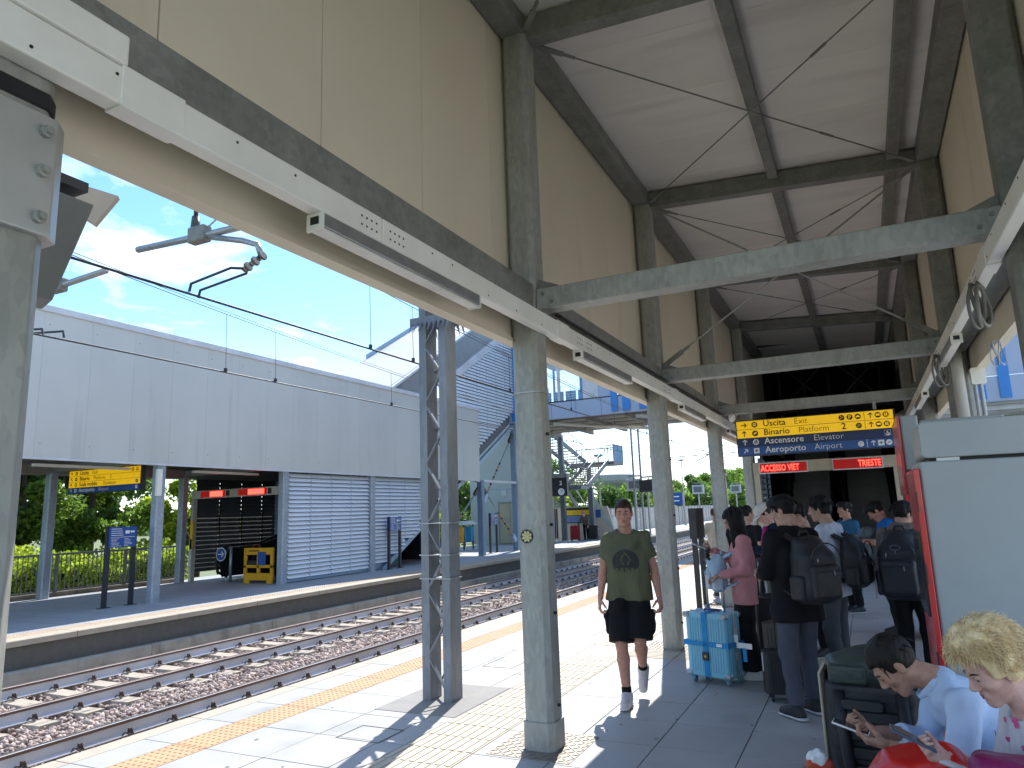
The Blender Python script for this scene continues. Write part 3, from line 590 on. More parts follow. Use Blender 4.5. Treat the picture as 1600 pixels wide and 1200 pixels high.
for k in range(16):
    d_ = .06 + k * .078
    cg.bar((-14.40, 19.5, ztop(19.5) - d_), (-14.40, 30.3, ztop(30.3) - d_), .05, .05)
tag(cg.build('corrugated_band', pm('corrugated_grey', (.4, .41, .4), None, 2, .45, .3), en), kind='stuff')
MB().prism([(19.5, ztop(19.5) - 1.35), (30.3, ztop(30.3) - 1.35), (30.3, ztop(30.3)), (19.5, ztop(19.5))], 'x', -14.46, -14.44).build('band_backing', pm('corrugated_grey_dark', (.25, .26, .26), None, 2, .5, .3), en)
MB().prism([(19.5, ztop(19.5)), (36, ztop(30.3)), (36, ztop(30.3) - .2), (30.3, ztop(30.3) - .2), (19.5, ztop(19.5) - .2)], 'x', -18.8, -14.47).build('roof', facade, en)
MB().prism([(19.83, .2), (30, 5.9), (30, 6.2), (19.83, .5)], 'x', -18.6, -14.66).build('underside', pm('escalator_underside', (.18, .2, .22), None, 2, .6), en)
MB().prism([(24.4, 3.3), (30, 6.0), (30, ztop(30)), (24.4, ztop(24.4))], 'x', -18.8, -18.74).build('back_wall', louvb, en)
# inside of the far escalator hall
bh = thing('escalator_hall_wall', 'dark louvre wall behind the far escalator entrance', 'louvre wall', (-18.65, 18, 0))
s1 = None
for b_ in range(8):
    for k in range(22):
        if s1 is None: s1 = MB().add([(-18.6 + a, y, .25 + c) for y in (15.72, 16.58) for a, c in ((0, .175), (.075, .005), (.067, 0), (-.01, .168))], [(0, 1, 5, 4), (1, 2, 6, 5), (2, 3, 7, 6), (3, 0, 4, 7), (0, 3, 2, 1), (4, 5, 6, 7)]).build('slat', pm('dark_slat', (.11, .12, .12), None, 3, .45, .2), bh)
        else: share(s1, (0, b_ * .9, k * .135))
    MB().box(-18.56, -18.53, 15.68 + b_ * .9, 15.71 + b_ * .9, .1, 3.3).build('mullion', dark, bh)
MB().box(-18.72, -14.7, 22.9, 23, .1, 3.3).build('end_wall', black, bh)
po = thing('led_portal', 'pale portal with two short red displays at the far escalator', 'portal', (-16.8, 15.5, 0))
MB().box(-18.45, -14.75, 15.42, 15.55, 2.44, 2.68).build('lintel', pm('portal_cream', (.55, .55, .47), None, 2, .5), po, bevel=.01)
for xx in (-18.42, -14.85): MB().box(xx - .04, xx + .06, 15.42, 15.56, 0, 2.44).build('post', pm('portal_cream', (.55, .55, .47)), po)
for xa, xb in ((-18.05, -17.05), (-16.5, -15.4)):
    d_ = MB().box(xa, xb, 15.4, 15.425, 2.47, 2.65).build('display', ledbg, po)
    MB().box(xa + .4, xb - .08, 15.394, 15.399, 2.485, 2.635).build('lit_field', led, d_)
    MB().box(xb + .06, xb + .18, 15.4, 15.42, 2.48, 2.64).build('sensor', dark, po)
for xx, zz, mm in ((-18.36, 1.35, yelp), (-18.38, .8, wht), (-14.83, .9, wht)): MB().box(xx - .05, xx + .06, 15.38, 15.415, zz - .4, zz + .45).build('notice', pm('notice_pale', (.6, .57, .58), None, 9, .6) if mm is wht else yelp, po)
es = thing('far_escalator', 'black escalator balustrade inside the far louvre hall', 'escalator', (-17, 17, 0))
for xx in (-17.6, -16.4):
    pts = [(xx, 16.1, .1), (xx, 15.75, .25), (xx, 15.68, .6), (xx, 15.8, .92), (xx, 16.2, 1.02), (xx, 17.4, 1.03), (xx, 18.6, 1.35), (xx, 22.5, 3.5)]
    MB().tube(pts, .045, 8).build('handrail', black, es, smooth=True)
    MB().prism([(15.9, .1), (15.8, .5), (16.2, .95), (17.4, .97), (18.6, 1.3), (22.5, 3.4), (22.5, 2.6), (17.8, .1)], 'x', xx - .015, xx + .015).build('balustrade', dark, es)
MB().box(-17.55, -16.45, 15.9, 17.6, 0, .03).build('comb_plate', alu, es)
for k in range(16): MB().box(-17.5, -16.5, 17.6 + .35 * k, 17.95 + .35 * k, -.1 + .2 * k, .1 + .2 * k).build('step', dark, es)
ar = thing('arrow_disc', 'round blue sign with a white arrow on the escalator newel', 'sign', (-17.4, 15.6, .7))
MB().lathe([(.2, 0), (.2, .015)], (-17.35, 15.62, .78), 24, 'y').build('disc', wht, ar)
MB().lathe([(.175, -.004), (.175, 0)], (-17.35, 15.62, .78), 24, 'y').build('blue_field', bluei, ar)
MB().bar((-17.47, 15.612, .78), (-17.25, 15.612, .78), .01, .03).bar((-17.23, 15.612, .78), (-17.32, 15.612, .86), .01, .03).bar((-17.23, 15.612, .78), (-17.32, 15.612, .7), .01, .03).build('arrow', wht, ar)
tag(MB().tube([(-16.75, 15.45, 0), (-16.75, 15.45, 1.02)], .045, 10).build('bollard', alu, smooth=True), 'thin silver bollard in front of the far escalator', 'bollard')
bar_ = thing('safety_barrier', 'orange folding barrier with a blue notice blocking the far escalator', 'barrier', (-15.6, 15.4, 0))
om = pm('barrier_orange', (.75, .38, .01), (.68, .34, .01), 4, .45)
X0, X1, Yb = -16.05, -14.95, 15.3
for xa, xb, za, zb in ((X0, X1, .78, .97), (X0, X1, .42, .5), (X0, X1, .08, .28), (X0, X0 + .1, .28, .78), (X1 - .1, X1, .28, .78), (-15.55, -15.45, .28, .78), (X0 + .02, X0 + .22, 0, .08), (X1 - .22, X1 - .02, 0, .08)): MB().box(xa, xb, Yb - .035, Yb + .035, za, zb).build('frame_bar', om, bar_, bevel=.01)
MB().box(-15.5, -15.2, Yb - .05, Yb - .04, .5, .86).build('notice', bluei, bar_)
MB().box(X0 + .1, -15.55, Yb - .01, Yb + .01, .5, .62).build('slot_panel', black, bar_)
dm = MB()
for a in range(8): dm.box(X0 + .2 + .05 * a, X0 + .235 + .05 * a, Yb - .04, Yb - .036, .87, .91)
dm.build('stencil', blk, bar_); MB().tube([(-15.75, Yb, .97), (-15.7, Yb, 1.06), (-15.5, Yb, 1.06), (-15.45, Yb, .97)], .02, 6).build('handle', pm('dull_red', (.2, .03, .02), None, 4, .5), bar_)
# hanging sign over the far platform
def arrow(mb, cx, y, cz, s, ang):
    a = math.radians(ang); d_ = Vector((math.cos(a), 0, math.sin(a))); p_ = Vector((-d_.z, 0, d_.x)); c = Vector((cx, y, cz))
    mb.bar(c - d_ * s, c + d_ * s * .8, .004, s * .32, p_); t = c + d_ * s
    for q in (1, -1): mb.bar(t, t - d_ * s * .75 + p_ * s * .75 * q, .004, s * .32, p_ * q + d_)
    return mb
def signboard(name, label, x0, x1, y, z0, z1, rws, cat='sign'):
    t = thing(name, label, cat, ((x0 + x1) / 2, y, z0)); n = len(rws); h = (z1 - z0) / n
    MB().box(x0 - .02, x1 + .03, y, y + .12, z0 - .01, z1 + .01).build('case', dark, t)
    for i, (mat, ink, pa, it, ang, bo, li, li2, right) in enumerate(rws):
        zb = z1 - (i + 1) * h; zc = zb + h * .5
        pn = MB().box(x0, x1, y - .012, y - .002, zb + .004, zb + h - .004).build('row_panel', mat, t)
        if it: arrow(MB(), x0 + .12 * h / .15, y - .016, zc, h * .3, ang).build('arrow', ink, pn)
        xi = x0 + .3 * h / .15
        ic = MB()
        if it == 'sq': ic.box(xi - h * .3, xi + h * .3, y - .017, y - .013, zc - h * .3, zc + h * .3)
        elif it: ic.lathe([(h * .33, -.004), (h * .33, 0)], (xi, y - .013, zc), 20, 'y')
        if it:
            ic.build('pictogram', ink, pn); s_ = h * .16
            if it == 'sq': MB().bar((xi - s_, y - .02, zc), (xi + s_, y - .02, zc), .004, h * .09).bar((xi, y - .02, zc - s_), (xi, y - .02, zc + s_), .004, h * .09, (1, 0, 0)).build('pictogram_detail', mat, pn)
            elif it == 'door': MB().box(xi - s_, xi + s_, y - .02, y - .018, zc - s_, zc + s_).build('pictogram_detail', mat, pn); MB().box(xi - s_ * .5, xi + s_ * .4, y - .022, y - .0205, zc - s_ * .5, zc + s_ * .5).build('pictogram_detail', ink, pn)
            elif it == 'train': MB().box(xi - s_ * .9, xi + s_ * .2, y - .02, y - .018, zc - s_ * .7, zc + s_ * .4).box(xi + s_ * .2, xi + s_, y - .02, y - .018, zc - s_ * .2, zc + s_).build('pictogram_detail', mat, pn)
            else: MB().box(xi - s_, xi - s_ * .2, y - .02, y - .018, zc - s_ * 1.2, zc + s_).box(xi + s_ * .2, xi + s_, y - .02, y - .018, zc - s_, zc + s_ * 1.2).build('pictogram_detail', mat, pn)
        xt = x0 + .44 * h / .15
        if bo: text(bo, h * .98, (xt, y - .0135, zc - h * .27), ink, pn, bold=.012)
        if li: text(li, h * .92, (xt + pa, y - .0135, zc - h * .27), ink, pn, bold=-.012, name='thin_lettering')
        if li2: text(li2, h * .98, (xt + pa + li2[1], y - .0135, zc - h * .27) if False else (xt + pa + .66 * h / .15, y - .0135, zc - h * .27), ink, pn, bold=.012)
        for (fx, kind) in right:
            xx = x0 + (x1 - x0) * fx; s_ = h * .3
            if kind == 'up': arrow(MB(), xx, y - .016, zc, h * .28, 90).build('arrow', ink, pn)
            elif kind == 'bar': MB().box(xx - .003, xx + .003, y - .016, y - .013, zb + .01, zb + h - .01).build('divider', ink, pn)
            elif kind == 'P': MB().lathe([(s_, -.004), (s_, 0)], (xx, y - .013, zc), 20, 'y').build('pictogram', ink, pn); text('P', h * .55, (xx, y - .0185, zc - h * .19), mat, pn, bold=.02, align='CENTER')
            elif kind == 'wheel':
                m_ = MB().tube([(xx + s_ * .5 * math.cos(a), y - .016, zc - s_ * .25 + s_ * .5 * math.sin(a)) for a in [math.radians(q) for q in range(-200, 60, 26)]], .008, 5).tube([(xx - s_ * .1, y - .016, zc + s_ * .7), (xx - s_ * .05, y - .016, zc), (xx + s_ * .5, y - .016, zc - .01), (xx + s_ * .7, y - .016, zc - s_ * .6)], .009, 5)
                for a0, a1, b0, b1 in ((-1, 1, .94, 1), (-1, 1, -1, -.94), (-1, -.94, -1, 1), (.94, 1, -1, 1)): m_.box(xx + s_ * a0, xx + s_ * a1, y - .016, y - .013, zc + s_ * b0, zc + s_ * b1)
                m_.build('pictogram', ink, pn)
            else:
                if kind == 'plane': MB().box(xx - s_, xx + s_, y - .017, y - .013, zc - s_, zc + s_).build('pictogram', ink, pn)
                else: MB().lathe([(s_, -.004), (s_, 0)], (xx, y - .013, zc), 20, 'y').build('pictogram', ink, pn)
                m_ = MB()
                if kind == 'stair':
                    for q in range(3): m_.box(xx + s_ * (-.7 + .4 * q), xx + s_ * (-.2 + .4 * q), y - .02, y - .018, zc + s_ * (-.5 + .3 * q), zc + s_ * (-.34 + .3 * q))
                    m_.lathe([(s_ * .16, -.002), (s_ * .16, 0)], (xx - s_ * .2, y - .018, zc + s_ * .5), 8, 'y')
                elif kind in ('car', 'bus'): m_.box(xx - s_ * .65, xx + s_ * .65, y - .02, y - .018, zc - s_ * .3, zc + s_ * (.12 if kind == 'car' else .42)); m_.box(xx - s_ * .35, xx + s_ * .35, y - .0205, y - .0185, zc + s_ * .12, zc + s_ * .45)
                elif kind == 'lift': m_.box(xx - s_ * .5, xx - s_ * .1, y - .02, y - .018, zc - s_ * .6, zc + s_ * .6).box(xx + s_ * .1, xx + s_ * .5, y - .02, y - .018, zc - s_ * .6, zc + s_ * .6)
                elif kind == 'plane': m_.bar((xx - s_ * .6, y - .019, zc), (xx + s_ * .6, y - .019, zc), .003, s_ * .25).bar((xx, y - .019, zc - s_ * .6), (xx, y - .019, zc + s_ * .6), .003, s_ * .25, (1, 0, 0))
                else: m_.bar((xx - s_ * .5, y - .019, zc - s_ * .3), (xx + s_ * .5, y - .019, zc + s_ * .3), .003, s_ * .25)
                m_.build('pictogram_detail', mat, pn)
    for xx in (x0 + .25, x1 - .25): MB().box(xx - .025, xx + .025, y + .03, y + .08, z1 + .01, 3.28).build('hanger', galv, t)
    return t
signboard('direction_sign', 'yellow and blue hanging direction sign over the far platform', -17.9, -15.25, 11.28, 2.54, 3.1,
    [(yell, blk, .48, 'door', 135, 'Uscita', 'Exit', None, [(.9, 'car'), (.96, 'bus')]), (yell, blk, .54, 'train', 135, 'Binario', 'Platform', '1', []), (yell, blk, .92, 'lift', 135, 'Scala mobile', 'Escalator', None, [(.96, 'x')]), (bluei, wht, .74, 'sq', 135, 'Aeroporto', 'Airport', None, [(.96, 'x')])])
# blue information boards on two posts
def totem(x, y, label, wide=.62, zt=1.69, zb=1.25):
    t = thing('information_board', label, 'information board', (x, y, 0), 'blue boards on black posts on the far platform')
    pc = pm('post_navy', (.02, .024, .035), None, 4, .5)
    for d_ in (0, wide):
        MB().box(x - .035, x + .035, y + d_ - .045, y + d_ + .045, .01, zt + .02).build('post', pc, t); MB().box(x - .07, x + .07, y + d_ - .12, y + d_ + .12, 0, .012).build('base_plate', dark, t)
    p_ = MB().box(x + .036, x + .06, y - .01, y + wide + .01, zb, zt).build('panel', bluei, t)
    m_ = MB(); rnd = random.Random(5)
    for r_ in range(5):
        z = zt - .05 - r_ * .045; m_.box(x + .0605, x + .063, y + .03, y + .03 + rnd.uniform(.15, .3), z, z + .012)
    for r_ in range(6):
        z = zb + .03 + r_ * .03; m_.box(x + .0605, x + .063, y + .04, y + .04 + rnd.uniform(.1, .24), z, z + .008); m_.box(x + .0605, x + .063, y + .34, y + .34 + rnd.uniform(.1, .2), z, z + .008)
    m_.box(x + .0605, x + .063, y + .02, y + wide - .03, zb + .215, zb + .225); m_.box(x + .0605, x + .063, y + .36, y + .46, zt - .15, zt - .08); m_.box(x + .0605, x + .063, y + .48, y + .58, zt - .13, zt - .09)
    m_.build('white_print', wht, p_); return t
totem(-14.75, 10.22, 'blue board on two black posts beside the column by the green hedge')
totem(-14.3, 19.8, 'blue board on two black posts in front of the pale louvre wall')
totem(-14.9, 28.1, 'farthest blue board on two posts, near the lift door', zt=1.7, zb=1.2)
# railing behind the far platform
rl = thing('railing', 'grey bar railing along the back of the far platform', 'railing', (-18.9, 11, 0))
rg = pm('railing_grey', (.2, .22, .22), None, 4, .5, .3)
MB().box(-18.93, -18.87, 4, 15.4, 1.02, 1.07).build('top_rail', rg, rl); MB().box(-18.92, -18.88, 4, 15.4, .12, .16).build('bottom_rail', rg, rl); MB().box(-19.05, -18.75, 4, 15.5, 0, .1).build('kerb', concd, rl)
bq = None
for k in range(95):
    y = 4.06 + .12 * k
    if k % 16 == 0: MB().box(-18.94, -18.86, y - .03, y + .03, 0.1, 1.03).build('post', rg, rl)
    elif bq is None: bq = MB().box(-18.91, -18.89, y - .01, y + .01, .16, 1.02).build('baluster', rg, rl); by = y
    else: share(bq, (0, y - by, 0))
# braced outer columns with black and yellow wrapped struts
wrap = pm('wrap_yellow', (.6, .3, .02), None, 4, .6)
def braced(x, y, h, label, legs):
    t = thing('braced_column', label, 'column', (x, y, 0)); MB().prism(octa(x - .13, x + .13, y - .13, y + .13, .03), 'z', 0, h).build('shaft', pm('blue_grey_column', (.2, .29, .4), None, 3, .5, .2), t)
    for (a, b_) in legs:
        A = Vector(a); Bv = Vector(b_); d_ = Bv - A
        MB().tube([A, Bv], .03, 8).build('strut', alu, t, smooth=True); MB().bar(A, A + d_ * .12, .1, .14).build('strut_head', dark, t)
        k = 8
        for q in range(k): MB().tube([A + d_ * (.45 + .05 * q), A + d_ * (.475 + .05 * q)], .042, 8).build('warning_band', wrap if q % 2 else black, t)
        MB().bar(Bv - d_ * .1, Bv, .12, .22).build('strut_foot', louvb, t)
braced(-14.5, 26.6, 3.1, 'shorter braced column under the canopy end with striped struts', [((-14.5, 26.4, 2.75), (-14.5, 23.4, .5)), ])
braced(-14.6, 30.1, 5.9, 'tall braced column below the footbridge with a striped strut', [((-14.5, 26.75, 2.8), (-14.55, 29.9, .45)), ((-14.55, 29.9, 5.3), (-14.5, 26.8, 2.2))])
MB().box(-14.6, -14.45, 26.2, 30.0, 3.02, 3.12).build('tie_beam', trimw, fc)
# bins
bn = thing('recycling_bins', 'yellow and blue recycling bins under a small roof on the far platform', 'bin', (-17.7, 31, 0))
for i, mm in enumerate((pm('bin_yellow', (.75, .4, .02), None, 4, .5), pm('bin_blue', (.02, .3, .6), None, 4, .5))):
    y = 30.2 + i * .9; MB().lathe([(.16, .35), (.21, .4), (.25, 1.05), (.22, 1.1)], (-17.7, y, 0), 12).build('bin', mm, bn)
    MB().box(-17.73, -17.67, y + .42, y + .48, 0, 1.25).build('post', black, bn)
MB().add([(-18.0, 29.8, 1.2), (-17.4, 29.8, 1.2), (-17.7, 29.8, 1.38), (-18.0, 31.6, 1.2), (-17.4, 31.6, 1.2), (-17.7, 31.6, 1.38)], [(0, 1, 2), (3, 5, 4), (0, 2, 5, 3), (1, 4, 5, 2), (0, 3, 4, 1)]).build('roof', trimw, bn)
bk = thing('bicycle', 'dark bicycle leaning beside the far railing', 'bicycle', (-17.9, 26.6, 0))
for y in (26.2, 27.2): MB().tube([(-17.9, y + .33 * math.cos(a), .34 + .33 * math.sin(a)) for a in [2 * math.pi * q / 18 for q in range(18)]], .018, 5, True).build('wheel', black, bk)
MB().tube([(-17.9, 26.2, .34), (-17.9, 26.4, .85), (-17.9, 26.95, .8), (-17.9, 26.75, .32), (-17.9, 26.4, .8)], .016, 6).tube([(-17.9, 26.95, .85), (-17.9, 27.2, .34), (-17.9, 26.75, .32), (-17.9, 26.2, .34)], .014, 6).build('frame', dark, bk)
MB().tube([(-18.15, 26.42, 1.0), (-17.9, 26.4, .98), (-17.65, 26.42, 1.0)], .014, 6).build('handlebar', black, bk); MB().box(-17.96, -17.84, 26.85, 27.08, .88, .93).build('saddle', black, bk)
# lift tower
lt = thing('lift_tower', 'pale lift tower with a beige door on the far platform', 'lift tower', (-18.5, 37, 0))
MB().box(-20.3, -16.4, 36, 39, 0, 9.0).build('shaft', pm('lift_panel', (.5, .56, .57), (.46, .52, .53), .6, .5), lt)
dr = MB().box(-18.5, -17.0, 35.93, 35.995, .02, 2.3).build('door_frame', pm('lift_frame', (.33, .31, .26), None, 3, .4), lt)
for xa, xb in ((-18.38, -17.76), (-17.74, -17.12)): MB().box(xa, xb, 35.9, 35.925, .05, 2.2).build('door_leaf', pm('lift_door', (.5, .46, .36), (.45, .41, .32), 2, .35, .3), dr)
MB().box(-19.1, -18.85, 35.95, 35.995, 1.2, 1.6).build('call_panel', bluei, lt); MB().box(-18.3, -18.0, 35.97, 35.995, 2.65, 3.0).build('lift_symbol', trimw, lt)
for z in (3.0, 6.0): MB().box(-20.32, -16.38, 35.985, 36.02, z, z + .03).build('seam', louvb, lt)
# ---------------------------------------------------------------- footbridge
br = thing('footbridge', 'pale blue footbridge with bright blue stripes and windows across the tracks', 'footbridge', (-6, 33, 5.8))
lil = pm('bridge_lilac', (.42, .5, .64), (.38, .46, .6), 1, .45); ceil = pm('bridge_soffit', (.16, .145, .125), (.12, .11, .1), 1, .6)
MB().box(-15, 2, 30.1, 36.5, 5.95, 6.1).build('soffit', ceil, br)
MB().box(-15, 2, 29.9, 30.05, 5.85, 6.6).build('lower_fascia', lil, br)
for k in range(9): MB().box(-14.8 + k * 1.9, -14.68 + k * 1.9, 30.2, 36.4, 5.72, 5.95).build('soffit_beam', pm('soffit_beam', (.2, .19, .17), None, 2, .5), br)
for y in (31.3, 32.6, 33.9, 35.2): MB().box(-15, 2, y, y + .05, 5.86, 5.95).build('soffit_trim', whitep, br)
for (a, b_) in (((-12.6, 30.4, 5.7), (-9.0, 36.2, 5.7)), ((-8.6, 30.2, 5.7), (-4.2, 36.2, 5.7)), ((-5, 30.2, 5.7), (-1, 36.2, 5.7))): MB().tube([a, b_], .09, 8).build('soffit_pipe', whitep, br, smooth=True)
MB().box(-15, 2, 29.92, 30.02, 6.62, 6.66).build('rail_line', dark, br)
for k in range(14): MB().box(-14.9 + k * 1.2, -14.88 + k * 1.2, 29.885, 29.9, 5.86, 6.6).build('fascia_seam', blueg, br)
# windows to the left, striped panels to the right
for k, xx in enumerate((-14.3, -13.2, -12.1, -11.0)):
    if k < 3: MB().box(xx + .06, xx + 1.04, 29.97, 29.99, 6.66, 9.3).build('pane', glass, br)
    MB().box(xx - .05, xx + .05, 29.9, 30.04, 6.66, 9.4).build('window_mullion', blueg if k != 2 else trimw, br)
for z in (8.5, 9.3): MB().box(-14.3, -10.5, 29.93, 30.03, z, z + .1).build('window_transom', blueg, br)
xs = [(-10.95, -10.2, trimw), (-10.2, -9.62, lil), (-9.62, -9.3, bluep), (-9.3, -9.1, lil), (-9.1, -8.75, bluep), (-8.75, -8.35, lil), (-8.35, -8.0, bluep), (-8.0, -6.5, lil), (-6.5, -6.1, bluep), (-6.1, -3, lil), (-3, -2.6, bluep), (-2.6, 2, lil)]
for a, b_, mm in xs: MB().box(a + .005, b_ - .005, 29.93 if mm is not bluep else 29.84, 30.0 if mm is not bluep else 29.88, 6.66 if mm is not bluep else 5.95, 9.5).build('wall_panel' if mm is not bluep else 'blue_stripe', mm, br)
MB().box(-15, 2, 29.8, 36.6, 9.5, 9.8).build('roof', facade, br)
MB().box(-15, 2, 36.3, 36.4, 6.1, 6.7).build('back_parapet', lil, br)
for k in range(6): MB().box(-15 + k * 2.8, -14.9 + k * 2.8, 36.3, 36.4, 6.7, 9.5).build('back_mullion', blueg, br)
bch = pm('seat_blue', (.03, .22, .5), None, 3, .4); c0_ = None
for k in range(4):
    xx = -13.0 + k * .62; t = thing('waiting_seat', ['blue', 'blue', 'blue', 'blue'][k] + ' seat behind the bridge window, %s from the left' % ('first', 'second', 'third', 'fourth')[k], 'seat', (xx, 30.6, 6.1), 'blue seats on the footbridge')
    MB().box(xx - .26, xx + .26, 30.55, 30.6, 6.55, 7.2).build('backrest', bch, t, bevel=.02); MB().box(xx - .26, xx + .26, 30.6, 31.0, 6.36, 6.42).build('seat', bch, t, bevel=.02)
    MB().box(xx - .2, xx - .16, 30.7, 30.9, 6.1, 6.36).build('leg', dark, t); MB().box(xx + .16, xx + .2, 30.7, 30.9, 6.1, 6.36).build('leg', dark, t)
    for q in range(4): MB().box(xx - .2, xx + .2, 30.545, 30.551, 6.68 + .12 * q, 6.71 + .12 * q).build('slot', trimw, t)
# right-hand wing of the bridge
bw = thing('footbridge_wing', 'right-hand wing of the footbridge with two bright blue stripes', 'footbridge', (8, 32, 4.9))
MB().box(2.2, 16, 30.1, 36, 4.9, 5.05).build('soffit', pm('wing_soffit', (.45, .45, .43), None, 1, .6), bw); MB().box(2.2, 16, 29.95, 30.05, 5.0, 5.9).build('lower_fascia', lil, bw)
for k in range(5): MB().box(2.2, 16, 30.4 + k * 1.2, 30.5 + k * 1.2, 4.75, 4.9).build('soffit_beam', trimw, bw)
for a, b_, mm in ((2.2, 3.85, lil), (3.85, 4.3, bluep), (4.3, 4.7, trimw), (4.7, 5.05, bluep), (5.05, 9, lil), (9, 9.4, bluep), (9.4, 16, lil)): MB().box(a + .005, b_ - .005, 29.95 if mm is not bluep else 29.9, 30.02, 5.1 if mm is bluep else 5.92, 9.5).build('wall_panel' if mm is not bluep else 'blue_stripe', mm, bw)
MB().box(2.2, 16, 29.8, 36.2, 9.5, 9.8).build('roof', facade, bw); MB().bar((5.1, 29.92, 8.2), (7.2, 29.92, 6.2), .06, .25).build('brace', trimw, bw); MB().bar((16, 29, 4.4), (8, 34, 4.4), .12, .2).build('brace', trimw, bw)
# ---------------------------------------------------------------- near escalator hall (dark)
eh = thing('escalator_hall', 'dark escalator hall at the end of the near canopy', 'escalator hall', (-.6, 22, 0))
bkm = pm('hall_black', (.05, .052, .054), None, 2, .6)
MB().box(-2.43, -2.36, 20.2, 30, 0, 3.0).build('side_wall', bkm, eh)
hs = None
gm = pm('hall_louvre', (.22, .23, .235), None, 3, .5, .2)
for k in range(16):
    for q in range(3):
        if hs is None: hs = MB().add([(-2.3 + a, y, .5 + c) for y in (17.35, 18.2) for a, c in ((0, .1), (.1, .01), (.09, 0), (-.01, .09))], [(0, 1, 5, 4), (1, 2, 6, 5), (2, 3, 7, 6), (3, 0, 4, 7), (0, 3, 2, 1), (4, 5, 6, 7)]).build('slat', gm, eh)
        else: share(hs, (0, .9 * q, .14 * k))
for q in range(4): MB().box(-2.25, -2.19, 17.3 + .9 * q, 17.33 + .9 * q, .3, 2.8).build('mullion', gm, eh)
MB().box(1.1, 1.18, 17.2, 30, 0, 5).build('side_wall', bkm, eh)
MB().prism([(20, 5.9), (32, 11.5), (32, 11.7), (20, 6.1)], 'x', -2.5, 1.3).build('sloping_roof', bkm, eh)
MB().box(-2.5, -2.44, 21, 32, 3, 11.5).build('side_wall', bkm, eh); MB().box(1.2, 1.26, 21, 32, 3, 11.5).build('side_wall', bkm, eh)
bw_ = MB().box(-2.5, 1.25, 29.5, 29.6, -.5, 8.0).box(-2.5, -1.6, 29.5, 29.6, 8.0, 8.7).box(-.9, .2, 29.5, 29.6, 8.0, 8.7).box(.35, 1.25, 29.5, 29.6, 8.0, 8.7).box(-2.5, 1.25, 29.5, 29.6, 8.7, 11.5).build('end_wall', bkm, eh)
for k in range(5): MB().box(-2.2 + k * .75, -2.12 + k * .75, 25, 25.08, 3.5, 8.5).build('frame_post', dark, eh)
for z in (4.6, 6.2): MB().box(-2.4, 1.2, 24.9, 25.05, z, z + .15).build('frame_beam', dark, eh)
for (a, b_) in (((-2.2, 24.9, 4.7), (-.6, 24.9, 6.3)), ((-.6, 24.9, 4.7), (1, 24.9, 6.3)), ((-.6, 24.9, 4.7), (-2.2, 24.9, 6.3)), ((1, 24.9, 4.7), (-.6, 24.9, 6.3))): MB().tube([a, b_], .02, 6).build('brace_rod', galvd, eh)
for i, xx in enumerate((-1.35, .1)):
    t = thing('escalator', ['left', 'right'][i] + '-hand black escalator rising into the dark hall', 'escalator', (xx, 19, 0))
    st_ = None
    for k in range(26):
        if st_ is None: st_ = MB().box(xx - .5, xx + .5, 19.0, 19.4, 0, .21).build('step', pm('escalator_step', (.1, .1, .1), None, 6, .4, .3), t)
        else: share(st_, (0, .37 * k, .21 * k))
    for s_ in (-.58, .58):
        MB().tube([(xx + s_, 18.3, .2), (xx + s_, 18.05, .5), (xx + s_, 18.1, .85), (xx + s_, 18.4, 1.0), (xx + s_, 19.2, 1.05), (xx + s_, 28.6, 6.4)], .04, 8).build('handrail', black, t, smooth=True)
        MB().prism([(18.2, 0), (18.2, .85), (19.2, .98), (28.6, 6.3), (28.6, 5.0), (19.4, 0)], 'x', xx + s_ - .02, xx + s_ + .02).build('balustrade', black, t)
pt = thing('led_portal', 'portal with ACCESSO VIET and TRIESTE in red at the near escalators', 'portal', (-.9, 17, 0))
pcm = pm('portal_buff', (.42, .37, .27), None, 2, .5)
MB().box(-2.19, .75, 16.82, 16.95, 2.37, 2.62).build('lintel', pcm, pt, bevel=.01)
for xx in (-2.12, .66): MB().box(xx - .06, xx + .06, 16.83, 16.95, 0, 2.37).build('post', pcm, pt)
for xa, xb, s_, al in ((-2.03, -1.06, 'ACCESSO VIET', 'LEFT'), (-.53, .4, 'TRIESTE', 'RIGHT')):
    MB().box(xa - .02, xb + .02, 16.78, 16.82, 2.36, 2.6).build('display_frame', trimw, pt)
    d_ = MB().box(xa, xb, 16.765, 16.78, 2.38, 2.58).build('display', ledbg, pt)
    text(s_, .19, (xa + .02 if al == 'LEFT' else xb - .02, 16.76, 2.415), led, d_, name='led_text', bold=.015, align=al, narrow=.64)
signboard('direction_sign', 'large yellow and blue hanging sign reading Uscita, Binario, Ascensore, Aeroporto', -1.88, .55, 12.86, 2.53, 3.13,
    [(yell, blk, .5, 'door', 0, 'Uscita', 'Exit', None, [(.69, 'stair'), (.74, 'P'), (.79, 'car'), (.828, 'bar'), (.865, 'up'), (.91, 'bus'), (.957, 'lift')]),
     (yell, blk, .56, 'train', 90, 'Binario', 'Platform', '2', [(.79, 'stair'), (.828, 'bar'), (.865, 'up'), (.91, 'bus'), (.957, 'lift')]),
     (bluen, wht, .78, 'lift', 90, 'Ascensore', 'Elevator', None, [(.955, 'wheel')]),
     (bluei, wht, .78, 'sq', 45, 'Aeroporto', 'Airport', None, [(.79, 'stair'), (.828, 'bar'), (.865, 'up'), (.91, 'plane'), (.957, 'x')])])
tag(MB().lathe([(.03, 0), (.06, .05), (.06, .12), (.02, .14)], (-1.95, 12.9, 3.14), 10).build('security_camera', whitep, smooth=True), 'small white dome camera under the beam left of the yellow sign', 'camera')
